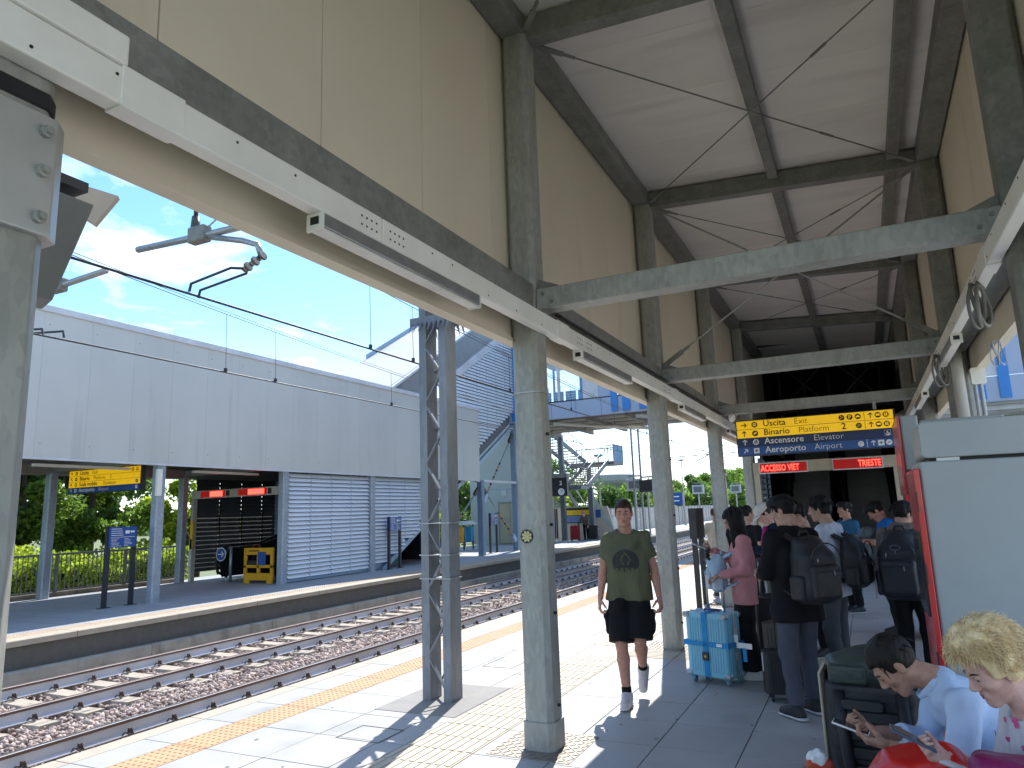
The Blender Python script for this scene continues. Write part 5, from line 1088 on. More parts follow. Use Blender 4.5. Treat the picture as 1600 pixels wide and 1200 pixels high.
SK1 = skinmat('skin_fair', (.5, .27, .2)); SK2 = skinmat('skin_light', (.52, .33, .25)); SK3 = skinmat('skin_tan', (.47, .28, .2)); SK4 = skinmat('skin_pink', (.68, .43, .36))
def hairm(name, c, c2): return pm(name, c, c2, 40, .55, stretch=(1, 1, .2), bump=.5, bscale=60, spec=.25)
HB = hairm('hair_black', (.012, .01, .01), (.004, .004, .004)); HBR = hairm('hair_brown', (.05, .022, .013), (.02, .01, .007)); HD = hairm('hair_dark_brown', (.018, .013, .01), (.006, .005, .004)); HY = hairm('hair_blonde', (.93, .74, .44), (.72, .51, .25)); HG = hairm('hair_grey', (.3, .28, .26), (.2, .19, .18))
def cloth(name, c, c2=None, sc=9, bump=.7): return pm('cloth_' + name, c, c2 or tuple(x * .75 for x in c), sc, .85, spec=.2, bump=bump, bscale=13, stretch=(1, 1, .45))
eyew = pm('eye_white', (.42, .39, .37), None, 5, .25); lipm = pm('lip', (.38, .14, .12), None, 9, .4)
def head_parts(t, H, c, neckb, skin, hair, style, face=True, fem=False, beard=None):
    """H: 3x3 head axes in person space, c: centre at eye level. Returns skin meshes; hair and face details become children."""
    s = SD(.0055, .022); w = .94 if fem else 1
    s.ell((0, -.012, .03), (.074 * w, .094, .086)).ell((0, .03, -.035), (.058 * w, .06, .08))
    s.cap((0, .045, -.08), (0, .068, -.1), .03, .019)
    for q in (-1, 1):
        s.cap((q * .05 * w, -.002, -.05), (q * .016, .066, -.102), .02, .016); s.ell((q * .042 * w, .058, -.022), (.026, .026, .024)); s.cap((q * .012, .083, .017), (q * .046, .066, .016), .012, .01)
        s.ell((q * .077 * w, -.008, -.01), (.009, .019, .032), .006); s.ell((q * .011, .097, -.037), (.009, .011, .008), .008)
        s.ell((q * .031 * w, .101, .0), (.017, .016, .011), .014, sub=True)
    s.cap((0, .088, .008), (0, .109, -.03), .0075, .0115, k=.012)
    s.cap((-.016, .083, -.062), (.016, .083, -.062), .0085, k=.01); s.cap((-.014, .081, -.074), (.014, .081, -.074), .009, k=.01); s.cap((-.021, .094, -.068), (.021, .094, -.068), .0025, sub=True, k=.003)
    nb = H.T @ (np.array(neckb, float) - c); s.cap((0, -.022, -.06), nb, .052 if not fem else .046, .062 if not fem else .054, k=.03)
    V, F = s.mesh(); out = [(V @ H.T + c, F)]
    def put(name, ms, mat, sm=True):
        v, f = ms; me = fast_mesh(name, v @ H.T + c, f, mat, sm); return obj(name, me, None, t)
    def mbput(name, mb, mat): return put(name, (np.array(mb.v), None), mat) if False else mbo(name, mb, mat)
    def mbo(name, mb, mat):
        me = bpy.data.meshes.new(name); v = np.array(mb.v) @ H.T + c; me.from_pydata(v.tolist(), [], mb.f); me.update(); me.materials.append(mat); return obj(name, me, None, t, smooth=True)
    if face:
        for q in (-1, 1):
            e = MB().lathe([(.001, .0118), (.0065, .0098), (.0104, .0055), (.0118, 0), (.0104, -.0055), (.002, -.0118)], (q * .031 * w, .0755, -.001), 10, 'y'); mbo('eye', e, eyew)
            mbo('iris', MB().lathe([(.0064, .0088), (.0045, .0122), (.001, .0126)], (q * .031 * w, .0755, -.003), 10, 'y'), black)
            mbo('eyelid', MB().tube([(q * (.031 * w + .014), .077, .002), (q * (.031 * w + .006), .0845, .0062), (q * (.031 * w - .006), .0855, .0062), (q * (.031 * w - .014), .081, .002)], [.003, .0058, .0058, .003], 8), skin)
            mbo('eyebrow', MB().tube([(q * .014, .0955, .0195), (q * .032, .091, .024), (q * .05 * w, .077, .0185)], [.0028, .0036, .0018], 6), hair if hair is not HY else HBR)
        mbo('lips', MB().tube([(-.021, .083, -.067), (-.008, .0925, -.0645), (0, .0935, -.066), (.008, .0925, -.0645), (.021, .083, -.067)], [.002, .0042, .004, .0042, .002], 6).tube([(-.018, .084, -.0705), (0, .0925, -.0745), (.018, .084, -.0705)], [.002, .005, .002], 6), lipm)
    g_ = SD(.0065 if style != 'curly' else .007, .02); off = dict(buzz=.006, short=.013, bowl=.018, long=.014, bun=.01, curly=.03, cap=.008, crop=.016, bald=.002).get(style, .012)
    g_.ell((0, -.014, .032), (.074 * w + off, .094 + off, .087 + off))
    if style in ('bowl', 'crop'): g_.ell((0, .03, .075), (.07 + off * .6, .07 + off, .045 + off * .5), .03)
    if style == 'bowl': g_.ell((0, -.03, -.02), (.083, .07, .06), .03)
    if style == 'bun': g_.ell((0, -.125, .07), (.036, .036, .036), .01)
    gv = H.T @ np.array([0, 0, -1.])
    if style == 'long':
        for q in (-1, 1):
            a = np.array([q * .068, .01, .02]); b_ = a + gv * .18 + np.array([q * .022, .0, 0]); c_ = b_ + gv * .2 + np.array([q * .01, 0, 0]); g_.cap(a, b_, .034, .042, k=.04); g_.cap(b_, c_, .042, .016, k=.04)
            a = np.array([q * .06, -.05, .0]); b_ = a + gv * .2 + np.array([q * .02, -.02, 0]); g_.cap(a, b_, .06, .05, k=.04); g_.cap(b_, b_ + gv * .2, .05, .02, k=.04)
        a = np.array([0, -.07, .03]); g_.cap(a, a + gv * .22, .075, .07, ((0, 1, 0), .7), k=.04); g_.cap(a + gv * .22, a + gv * .4, .07, .03, ((0, 1, 0), .6), k=.04)
    if style == 'curly':
        for k_ in range(26):
            a = k_ * 2.4; u = -.1 + 1.05 * (k_ / 26); upk = max(0, u) * .03; rr = math.sqrt(max(0, 1 - u * u)); dx, dy, dz = rr * math.cos(a), rr * math.sin(a), u
            if dy > .35 and dz < .35: continue
            g_.ell((dx * .085, -.014 + dy * .1, .035 + dz * .1 + upk), (.034, .034, .034), .035)
    zc = {'buzz': .045, 'short': .05, 'bowl': .035, 'long': .055, 'bun': .05, 'curly': .07, 'cap': .03, 'crop': .045}.get(style, .05)
    g_.rbx((0, .14, zc - .15), (.078 if style != 'long' else .055, .10, .15), .03, .02, sub=True)       # opens the face
    if style not in ('long',): g_.rbx((0, .055, -.135), (.12, .06, .118), .02, .015, sub=True); g_.cuts.append(((0, -.02, -.062), (0, .35, -1)))
    for q in (-1, 1):
        if style in ('buzz', 'short', 'crop', 'bun'): g_.ell((q * .09, -.002, -.02), (.022, .026, .034), .01, sub=True)
    g_.noise = fuzz(dict(curly=.006, bowl=.005, long=.004, buzz=.001).get(style, .003), 55, 3)
    if style == 'bald': return out
    put('hair', g_.mesh(), hair)
    if style in ('long', 'curly', 'bowl', 'crop', 'short'):
        st = MB(); r = random.Random(9); nn = dict(long=170, curly=2600, bowl=90, crop=60, short=30)[style]
        for k_ in range(nn):
            a = r.uniform(0, 2 * math.pi); u = r.uniform(-.05, 1); rr = math.sqrt(max(0, 1 - u * u)); d = np.array([rr * math.cos(a), rr * math.sin(a), u]); p0 = np.array([0, -.014, .035]) + d * (np.array([.074, .094, .087]) + off)
            if d[1] > (.3 if style == 'curly' else .55) and d[2] < (.5 if style == 'curly' else .55): continue
            if style == 'long': 
                q = 1 if d[0] > 0 else -1; m0 = np.array([q * .085, p0[1] * .6, .0]); p1 = m0 + gv * .12; p2 = p1 + gv * r.uniform(.16, .3) + np.array([r.uniform(-.02, .03) * q, r.uniform(-.03, .03), 0]); st.tube([p0 * .99, (p0 + m0) / 2 * 1.12, p1, p2], [.002, .003, .003, .0008], 4)
            elif style == 'curly':
                tg = np.array([0, -.35, -1.]) - d * (np.array([0, -.35, -1.]) @ d); tg = _n(tg + np.array([.001, 0, 0])); sd_ = np.cross(d, tg); ph = r.uniform(0, 6); base_ = p0 + d * (max(0, d[2]) * .035 * r.random() - .004); pts = [base_ + tg * (.0115 * j) + sd_ * .009 * math.sin(ph + j * .9) + d * (.006 + .007 * math.sin(ph * 1.7 + j * .8) + .0016 * j) for j in range(6)]; st.tube(pts, [.0012, .0017, .0017, .0015, .001, .0004], 3)
            else:
                p1 = p0 + d * .008 + np.array([0, .01 * (d[1] > 0), -.02]); p2 = p1 + np.array([d[0] * .01, d[1] * .012, -.03]); st.tube([p0 - d * .012, p1, p2], [.006, .005, .001], 4)
        mbo('hair_strands', st, hair)['kind'] = 'stuff'
    if style == 'cap':
        cp = SD(.006, .015).ell((0, -.01, .05), (.092, .11, .082)); cp.cuts.append(((0, 0, .03), (0, -.15, -1))); cl = cloth('cap_white', (.72, .69, .62)); o_ = put('baseball_cap', cp.mesh(), cl)
        bm_ = MB(); 
        for k_ in range(9):
            a = math.pi * (k_ / 8); bm_.v += [(.08 * math.cos(a), .06 + .03 * math.sin(a), .036), (.078 * math.cos(a), .07 + .105 * math.sin(a), .012)]
        bm_.f = [(2 * i, 2 * i + 1, 2 * i + 3, 2 * i + 2) for i in range(8)]; b_ = mbo('cap_brim', bm_, cl); m = b_.modifiers.new('s', 'SOLIDIFY'); m.thickness = .004
    return out
def hand(wr, d, n, side, curl=.6, scale=1, spread=.1, thumb=.5):
    """wr wrist, d direction to knuckles, n palm-facing normal, side=+1: thumb on +(d x n)"""
    s = SD(.0045, .012); d = _n(d); n = np.array(n, float); n = _n(n - d * (n @ d)); b = np.cross(d, n) * side; w = np.array(wr, float); k = scale
    s.cap(w, w + d * .03 * k, .025 * k, .028 * k, (n, .75)); 
    for q in (-.026, -.009, .009, .025): s.cap(w + d * .02 * k + b * q * .8 * k, w + d * .085 * k + b * q * k, .016 * k, .0125 * k, (n, .85))
    for i, (q, L) in enumerate(((.026, .9), (.009, 1.0), (-.009, .95), (-.025, .75))):
        p = w + d * .088 * k + b * q * k; a = 0
        for j, l in enumerate((.044, .028, .022)):
            a += curl * (.75 if j == 0 else 1.1) + .06 * i; dd = d * math.cos(a) + n * math.sin(a) + b * spread * (q / .026) * .3; p2 = p + _n(dd) * l * L * k; s.cap(p, p2, (.0095 - .001 * j) * k, (.0088 - .001 * j) * k, k=.006); p = p2
    p = w + d * .025 * k + b * .024 * k; dd = _n(d * .55 + b * .7 + n * thumb); p2 = p + dd * .04 * k; s.cap(p, p2, .014 * k, .011 * k, k=.012); dd = _n(d * .9 + b * .15 + n * (thumb + curl * .35)); p3 = p2 + dd * .034 * k; s.cap(p2, p3, .0105 * k, .009 * k, k=.006); s.cap(p3, p3 + _n(d + n * (thumb + curl * .6)) * .022 * k, .009 * k, .007 * k, k=.006)
    return s.mesh()
BASE = dict(P=(0, 0, .95), C=(0, 0, 1.24), Nk=(0, -.015, 1.47), Hd=(0, .015, 1.635), hl=(-.09, 0, .91), hr=(.09, 0, .91), kl=(-.1, .03, .5), kr=(.1, .03, .5), al=(-.1, -.01, .09), ar=(.1, -.01, .09), sl=(-.18, -.01, 1.405), sr=(.18, -.01, 1.405), el=(-.235, -.04, 1.12), er=(.235, -.04, 1.12), wl=(-.25, .05, .88), wr=(.25, .05, .88), fl=(0, 1, 0), fr=(0, 1, 0))
def person(label, loc, yaw, height=1.75, pose={}, skin=SK1, hair=HB, style='short', head=(0, 0, 0), face=True, fem=False, top=None, sleeve='short', hem=.88, topfit=1.0, bottom=None, bfit='trousers', blen=.1, shoes=None, socks=None, hands=True, curl=(.5, .5), palms=None, layer=None, build=1.0, seated=False, feet=True, topfold=.005, hdir=None):
    t = thing('person', label, 'person', loc); t.rotation_euler = (0, 0, yaw); sc = height / 1.75
    J = {k: np.array(pose.get(k, v), float) * (sc if k not in ('fl', 'fr') else 1) for k, v in BASE.items()}
    B = build * (.92 if fem else 1) * sc; fw = _n(np.cross(J['C'] - J['P'], J['sr'] - J['sl'])); fw = -fw if fw[1] < 0 and abs(fw[1]) > abs(fw[2]) else fw
    fl_ = (fw, .74); ms = []
    s = SD(.012, .05)
    xs_ = _n(J['sr'] - J['sl'])
    for q in (-1, 1): s.cap(J['P'] + q * xs_ * .04 * B, J['C'] + q * xs_ * .045 * B, .105 * B, .115 * B, fl_).cap(J['C'] + q * xs_ * .045 * B, (J['Nk'] + J['C']) / 2 + q * xs_ * .05 * B, .115 * B, .09 * B, fl_)
    s.cap(J['sl'], J['sr'], .045 * B).cap(J['hl'], J['hr'], .09 * B, None, fl_); cv = .74 if bottom and bfit != 'shorts' else 1; s.cap((J['C'] + J['Nk']) / 2, J['Nk'], .08 * B, .05 * B)
    for q in 'lr':
        s.cap(J['s' + q], J['e' + q], .046 * B, .038 * B, k=.02); m1 = J['e' + q] + (J['w' + q] - J['e' + q]) * .3; s.cap(J['e' + q], m1, .037 * B, .04 * B, k=.02).cap(m1, J['w' + q], .04 * B, .025 * B, k=.02)
        s.cap(J['h' + q], J['k' + q], .078 * B * cv, .052 * B * cv, k=.03); kn = J['k' + q]; an = J['a' + q]; cf = kn + (an - kn) * .3 - np.array([0, .015, 0]); s.cap(kn, cf, .05 * B * cv, .055 * B * cv, k=.02).cap(cf, an, .055 * B * cv, .034 * B, k=.02)
        if not shoes: s.cap(an, an + J['f' + q] * .1 - np.array([0, 0, .05]), .035, .03)
    ms.append(s.mesh())
    Hm = rotm(*head) if not isinstance(head, np.ndarray) else head
    Hs = (Hm * (1.0 if not fem else .97))
    ms += head_parts(t, Hs, J['Hd'], J['Nk'], skin, hair, style, face, fem)
    if hands:
        for i, q in enumerate('lr'):
            d = _n(J['w' + q] - J['e' + q]); sd = -1 if q == 'l' else 1
            pn = (np.array([1 if q == 'l' else -1, 0, 0], float) if not palms or palms[i] is None else np.array(palms[i], float))
            hd_ = d if not hdir or hdir[i] is None else np.array(hdir[i], float)
            # keep the thumb on the forward / upper side
            dn = _n(hd_); nn = _n(pn - dn * (pn @ dn)); bb = np.cross(dn, nn); ref = np.array([0, .6, .8]); ms.append(hand(J['w' + q], hd_, pn, 1 if bb @ ref >= 0 else -1, curl[i], .98 * sc * (.92 if fem else 1)))
    sdobj('body', ms, skin, t)
    sh = None
    if top:
        s = SD(.0105, .05); T = B * topfit; rh = .155 * T
        ax = _n(J['P'] - J['C']); hp = J['P'] - np.array([0, 0, 0]); L = np.linalg.norm(J['P'] - J['C']); hemp = J['C'] + ax * (L + (.95 * sc - hem * sc) if not seated else L * .95)
        for q in (-1, 1): s.cap((J['C'] + J['Nk']) / 2 + q * xs_ * .055 * B, J['C'] + q * xs_ * .05 * B, .1 * T, .128 * T, fl_).cap(J['C'] + q * xs_ * .05 * B, hemp + ax * .12 + q * xs_ * .09 * B, .128 * T, .135 * T, (fw, .85))
        s.cap(J['sl'], J['sr'], .055 * T)
        s.cap((J['C'] + J['Nk']) / 2, J['Nk'] - (J['Nk'] - J['C']) * .12, .1 * T, .068 * T)
        for q in 'lr':
            a, e, w_ = J['s' + q], J['e' + q], J['w' + q]
            if sleeve == 'short': s.cap(a, a + (e - a) * .62, .056 * T, .064 * T, cut=True, k=.03)
            elif sleeve == 'elbow': s.cap(a, e, .064 * T, .058 * T, k=.03).cap(e, e + (w_ - e) * .15, .056 * T, .056 * T, cut=True, k=.03)
            elif sleeve == 'long': s.cap(a, e, .062 * T, .054 * T, k=.03).cap(e, e + (w_ - e) * .95, .054 * T, .04 * T, cut=True, k=.03)
            elif sleeve == 'rolled': s.cap(a, e, .062 * T, .056 * T, k=.03).cap(e, e + (w_ - e) * .55, .055 * T, .05 * T, cut=True, k=.03)
        s.cuts.append((hemp, ax)); s.noise = fold(topfold, 24, len(label)); nk = J['Nk'] + (J['Nk'] - J['C']) * .02; s.ell(nk + fw * .02, (.07 * sc, .075 * sc, .05 * sc), .01, sub=True)
        sh = sdobj('shirt', [s.mesh()], top, t); sh_sd = s
    if bottom:
        s = SD(.0105, .04); fp = {'trousers': (.1, .072, .06), 'slim': (.096, .066, .05), 'wide': (.108, .105, .13), 'shorts': (.098, .112, .112)}[bfit]
        s.cap(J['hl'] + (0, 0, .03), J['hr'] + (0, 0, .03), .1 * B, None, fl_).cap(J['P'] + (0, 0, .04), J['P'] - (0, 0, .02), .13 * B, .13 * B, (fw, .72)); 
        for q in 'lr':
            h_, k_, a_ = J['h' + q], J['k' + q], J['a' + q]
            if bfit == 'shorts': u = h_ + (k_ - h_) * .96; s.cap(h_, u, fp[0] * B, fp[1] * B, cut=True, k=.025)
            else: s.cap(h_, k_, fp[0] * B, fp[1] * B, k=.03); bt_ = k_ + (a_ - k_) * (1 - blen); s.cap(k_, bt_, fp[1] * B, fp[2] * B, cut=True, k=.03)
        s.noise = fold(.006, 20, len(label) + 3, .9); sdobj('trousers' if bfit != 'shorts' else 'shorts', [s.mesh()], bottom, t)
    if shoes and feet:
        for q in 'lr':
            a_ = J['a' + q]; f = _n(J['f' + q]); s = SD(.008, .025); dn = np.array([0, 0, -1.]) if abs(f[2]) < .3 else _n(np.cross(np.array([1., 0, 0]), f)) ; dn = dn if dn[2] < 0 else -dn
            s.cap(a_, a_ + dn * .02, .048 * sc, .046 * sc).cap(a_ + dn * .045 - f * .035, a_ + dn * .052 + f * .15, .042 * sc, .036 * sc).cap(a_ + dn * .0, a_ + dn * .04 + f * .1, .04 * sc, .036 * sc); s.cuts.append((a_ + dn * .082, dn)); so = sdobj('shoe', [s.mesh()], shoes[0], t)
            s2 = SD(.008, .02).cap(a_ + dn * .072 - f * .045, a_ + dn * .072 + f * .155, .047 * sc, .041 * sc, (dn, .35)); s2.cuts.append((a_ + dn * .087, dn)); sdobj('sole', [s2.mesh()], shoes[1], so)
            for k_ in range(4): 
                c = a_ + f * (.055 + .02 * k_) + dn * (.0 + .008 * k_) - dn * .034; sd_ = _n(np.cross(f, dn)); m_ = MB().tube([c - sd_ * .022, c - dn * .004, c + sd_ * .022], .003, 4); me = m_.mesh(name='lace'); me.materials.append(shoes[2]); obj('lace', me, None, so)
            if socks: 
                k_ = J['k' + q]; u = _n(k_ - a_); s3 = SD(.008, .02).cap(a_ - u * .02, a_ + u * .075, .041 * sc, .043 * sc, cut=True); sdobj('sock', [s3.mesh()], socks, t)
    return t, J, (sh, sh_sd if top else None)
def rot_empty(name, label, cat, loc, yaw, group=None):
    t = thing(name, label, cat, loc, group); t.rotation_euler = (0, 0, yaw); return t
def backpack(label, loc, yaw, c, size=(.17, .11, .25), mat=None, mat2=None, straps=True, sh=None, sc=1, lean=0, light=alu, front=False, shoulder=None):
    """c: centre of the pack in wearer space (pack faces -y)"""
    t = rot_empty('backpack', label, 'backpack', loc, yaw); c = np.array(c, float); w, d, h = size; Rm = rotm(0, lean) ; sg = 1 if front else -1
    P = lambda x, y, z: c + Rm @ np.array([x, y * -sg * -1 if False else y * sg * -1 * -1, z]) if False else c + Rm @ np.array([x, y * sg, z])
    s = SD(.011, .05).rbx(P(0, 0, -h * .2), (w, d * .85, h * .78), .085, rot=Rm).ell(P(0, -d * .1, h * .3), (w * .9, d * .85, h * .7), rot=Rm).rbx(P(0, -d * .45, h * .1), (w * .8, d * .4, h * .85), .05, rot=Rm); s.noise = fold(.005, 19, len(label)); sdobj('main_compartment', [s.mesh()], mat, t)
    s = SD(.01, .03).rbx(P(0, d * .78, -h * .32), (w * .8, d * .34, h * .5), .04, rot=Rm); s.noise = fold(.004, 26, len(label) + 2); pk = sdobj('front_pocket', [s.mesh()], mat2 or mat, t)
    for q in (-1, 1): s = SD(.01, .03).rbx(P(q * w * .98, .0, -h * .5), (.035, d * .55, h * .36), .03, rot=Rm); sdobj('side_pocket', [s.mesh()], mat2 or mat, t)
    def tb(name, pts, r, m, par=t):
        me = MB().tube([P(*p) for p in pts], r, 6).mesh(name=name); me.materials.append(m); return obj(name, me, None, par, smooth=True)
    arc = [(w * .84 * math.cos(a), d * .98 + .01, h * .28 + h * .5 * math.sin(a)) for a in [math.pi * k / 10 for k in range(11)]]; tb('zip', arc, .006, dark)
    tb('zip', [(-w * .74, d * 1.14, -h * .02), (w * .74, d * 1.14, -h * .02)], .005, dark, pk); tb('zip_pull', [(w * .3, d * 1.15, h * .0), (w * .33, d * 1.18, -h * .14)], .006, light, pk); tb('zip_pull', [(-w * .45, d * 1.0, h * .36), (-w * .47, d * 1.05, h * .24)], .005, light)
    tb('grab_handle', [(-.05, -d * .6, h * .97), (-.03, -d * .6, h * 1.1), (.03, -d * .6, h * 1.1), (.05, -d * .6, h * .97)], .011, mat)
    if straps:
        for q in (-1, 1):
            sx = q * .115 if not shoulder else q * shoulder
            pts = [(sx * .75, -d * .75, h * .85), (sx, -d - .04, h * 1.02), (sx * 1.02, -d - .15, h * .98), (sx * 1.08, -d - .225, h * .6), (sx * 1.2, -d - .2, h * 0), (sx * 1.45, -d - .08, -h * .45), (sx * 1.3, -d * .7, -h * .7)]
            me = MB(); 
            for a, b_ in zip(pts[:-1], pts[1:]): me.bar(P(*a), P(*b_), .05, .014, Rm @ np.array([0, 1., .6]))
            mm = me.mesh(name='strap'); mm.materials.append(mat); obj('shoulder_strap', mm, None, t)
    return t
def phone(label, c, d, up, screen=True, case=None):
    d = Vector(d).normalized(); up = Vector(up); up = (up - d * up.dot(d)).normalized(); s = d.cross(up); c = Vector(c); t = thing('phone', label, 'phone', tuple(c))
    def bx(name, hw, hh, ht, off, mat): 
        vs = [Vector((0, 0, 0)) + off + s * hw * i + d * hh * j + up * ht * k for k in (-1, 1) for j in (-1, 1) for i in (-1, 1)]
        me = bpy.data.meshes.new(name); me.from_pydata([tuple(v) for v in vs], [], [(0, 2, 3, 1), (4, 5, 7, 6), (0, 1, 5, 4), (2, 6, 7, 3), (0, 4, 6, 2), (1, 3, 7, 5)]); me.materials.append(mat); obj(name, me, None, t, bevel=.003)
    bx('case', .037, .076, .0045, Vector((0, 0, 0)), case or black); bx('screen', .034, .072, .001, up * .0052, pm('phone_screen', (.02, .022, .028), None, 3, .08)); return t
def wpt(loc, yaw, p): c, s = math.cos(yaw), math.sin(yaw); return (loc[0] + c * p[0] - s * p[1], loc[1] + s * p[0] + c * p[1], loc[2] + p[2])
def decal(name, t, sdf, fn, mat, x0, x1, z0, z1, y0, h=.005, off=.003, ydir=1):
    """a thin print laid on an implicit surface (front side)"""
    xs_ = np.arange(x0, x1, h); zs_ = np.arange(z0, z1, h); X, Z = np.meshgrid(xs_, zs_, indexing='ij'); Y = np.full(X.shape, y0)
    for _ in range(40): d = sdf.field(np.stack([X, Y, Z], -1)); Y = Y - ydir * np.clip(d, -.02, .03) * .8
    V = np.stack([X, Y + ydir * off, Z], -1).reshape(-1, 3); ok = fn(X, Z); nz = len(zs_); F = []
    for i in range(len(xs_) - 1):
        for j in range(nz - 1):
            if ok[i, j] and ok[i + 1, j] and ok[i, j + 1] and ok[i + 1, j + 1]: F.append((i * nz + j, (i + 1) * nz + j, (i + 1) * nz + j + 1, i * nz + j + 1))
    me = bpy.data.meshes.new(name); me.from_pydata(V.tolist(), [], F); me.update(); me.materials.append(mat); return obj(name, me, None, t, smooth=True)
# ---------------------------------------------------------------- people
R_ = math.radians
olive = cloth('olive', (.115, .12, .07), (.085, .09, .055)); blackc = cloth('black', (.012, .012, .014), (.007, .007, .008)); pinkc = cloth('pink', (.58, .26, .27), (.5, .21, .22)); navy = cloth('navy', (.015, .02, .045)); greyt = cloth('grey_trousers', (.085, .09, .115), (.065, .07, .09)); greyt2 = cloth('dark_grey_trousers', (.1, .105, .12)); whitec = cloth('white', (.6, .64, .74)); bluet = cloth('steel_blue', (.03, .12, .24)); blueb = cloth('bright_blue', (.01, .16, .55)); taupe = cloth('taupe', (.2, .17, .16)); lightblue = cloth('light_blue', (.55, .67, .86), (.48, .6, .8)); floral = cloth('white_top', (.68, .66, .7)); greyj = cloth('brown_grey_jacket', (.16, .13, .11))
shw = (pm('shoe_white', (.6, .55, .55), (.5, .46, .46), 9, .6), pm('sole_white', (.62, .6, .58), None, 9, .6), pm('lace_lilac', (.55, .52, .6), None, 9, .7)); shb = (pm('shoe_black', (.02, .022, .026), None, 9, .6), pm('sole_pale', (.55, .55, .56), None, 9, .6), black)
# the man walking towards the camera
loc, yaw = (-2.03, 6.5, 0), R_(190)
ps = dict(kr=(.075, .12, .5), ar=(.05, .14, .09), kl=(-.085, .1, .53), al=(-.06, -.2, .24), fl=(.05, .55, -.83), fr=(.05, 1, 0), er=(.225, -.03, 1.12), wr=(.25, .05, .88), el=(-.23, -.04, 1.12), wl=(-.27, .06, .89), sl=(-.165, -.01, 1.4), sr=(.165, -.01, 1.4), Hd=(.0, .03, 1.63))
t1, J1, (sh1, sd1) = person('young man in an olive T-shirt and black cargo shorts walking towards the camera', loc, yaw, 1.79, ps, SK1, HBR, 'buzz', (R_(4), R_(8), 0), True, False, olive, 'short', .86, 1.02, blackc, 'shorts', .1, shw, cloth('sock', (.01, .01, .012)), True, (.75, .75), palms=((1, -.3, 0), (-1, -.3, 0)), topfold=.011, build=.98)
for q in (-1, 1):
    s = SD(.01, .03).rbx((q * .19, .02, .69), (.028, .08, .1), .03).rbx((q * .205, .02, .765), (.02, .085, .03), .015); s.noise = fold(.005, 30, 5); sdobj('cargo_pocket', [s.mesh()], blackc, t1)
def prt(X, Z):
    x, z = X, Z - 1.215; r = np.sqrt(x * x + z * z); drip = -.03 - .035 * (np.sin(x * 130) > .1) * (.4 + .6 * np.abs(np.sin(x * 47 + 1))) - .012
    ok = (r < .125) & (z > drip)
    sx, sz = x / .045, (z - .035) / .05; sp = np.abs(sx) + .75 * np.abs(sz + .1) ** 1.2; ring = (sp > .86) & (sp < 1.05) & (sz > -1)
    return ok & ~ring
decal('print', sh1, sd1, prt, pm('shirt_print', (.018, .02, .018), (.03, .033, .028), 30, .8), -.13, .13, 1.08, 1.35, .25)
sdobj('neckband', [SD(.006, .02).cap((-.001, -.01, 1.465), (.001, -.01, 1.465), .078, .078, ((0, .35, 1), .16)).mesh()], olive, t1) if False else None
# woman with the pink shirt
loc, yaw = (-1.2, 7.74, 0), R_(104)
pw = dict(Hd=(0, .055, 1.635), Nk=(0, 0, 1.47), el=(-.24, .0, 1.13), wl=(-.2, .27, 1.06), er=(.23, .02, 1.16), wr=(.13, .3, 1.3), hl=(-.085, 0, .91), hr=(.085, 0, .91), al=(-.1, -.02, .09), ar=(.09, .06, .09))
t2, J2, _ = person('woman with long black hair in a loose pink shirt, looking at her phone', loc, yaw, 1.66, pw, SK2, HB, 'long', (R_(6), R_(32), 0), True, True, pinkc, 'long', .76, 1.22, blackc, 'wide', .04, shw, None, True, (.7, .8), palms=((0, .2, -1), (-.6, 0, .8)), topfold=.012)
phone('pale phone in the hand of the woman in pink', wpt(loc, yaw, (.06, .41, 1.29)), (-.9, -.1, .35), (.3, 0, .95), case=pm('phone_case_pale', (.5, .6, .62), None, 4, .4))
pb = pm('pale_blue_nylon', (.42, .56, .68), (.34, .5, .64), 9, .5)
backpack('pale blue backpack worn in front by the woman in pink', loc, yaw, (0, .26, 1.02), (.13, .1, .19), pb, pm('pale_blue_nylon2', (.5, .6, .7), None, 9, .5), True, front=True)
kc = MB()
for k in range(7): kc.lathe([(.001, -.02), (.018, -.008), (.02, .006), (.001, .02)], wpt(loc, yaw, (-.1 + .02 * (k % 3), .33 + .02 * (k % 2), 1.2 + .015 * k - .03)), 8)
tag(kc.build('key_charm', black, smooth=True), 'bunch of small black charms on the pale blue backpack', 'charm')
# man in black sweatshirt
loc, yaw = (-.6, 6.5, 0), R_(44)
pb6 = dict(Hd=(0, .06, 1.625), Nk=(0, 0, 1.47), el=(-.24, .03, 1.14), wl=(-.14, .26, 1.08), er=(.24, .03, 1.14), wr=(.12, .27, 1.1), al=(-.12, -.03, .09), ar=(.12, .05, .09), kl=(-.11, .02, .5), kr=(.11, .06, .5), fl=(-.1, 1, 0))
t6, J6, _ = person('tall man in a black sweatshirt and grey trousers with his back half turned', loc, yaw, 1.77, pb6, SK2, HB, 'crop', (R_(30), R_(16), 0), True, False, blackc, 'long', .74, 1.14, greyt, 'trousers', .06, shb, cloth('sock_white', (.6, .6, .6)), True, (.8, .8), palms=((.8, 0, .5), (-.8, 0, .5)), topfold=.009)
bkn = pm('black_nylon', (.012, .012, .014), (.02, .02, .023), 14, .55, bump=.2, bscale=60)
backpack('large black backpack on the man in the black sweatshirt', loc, yaw, (0, -.25, 1.17), (.17, .14, .27), bkn, bkn)
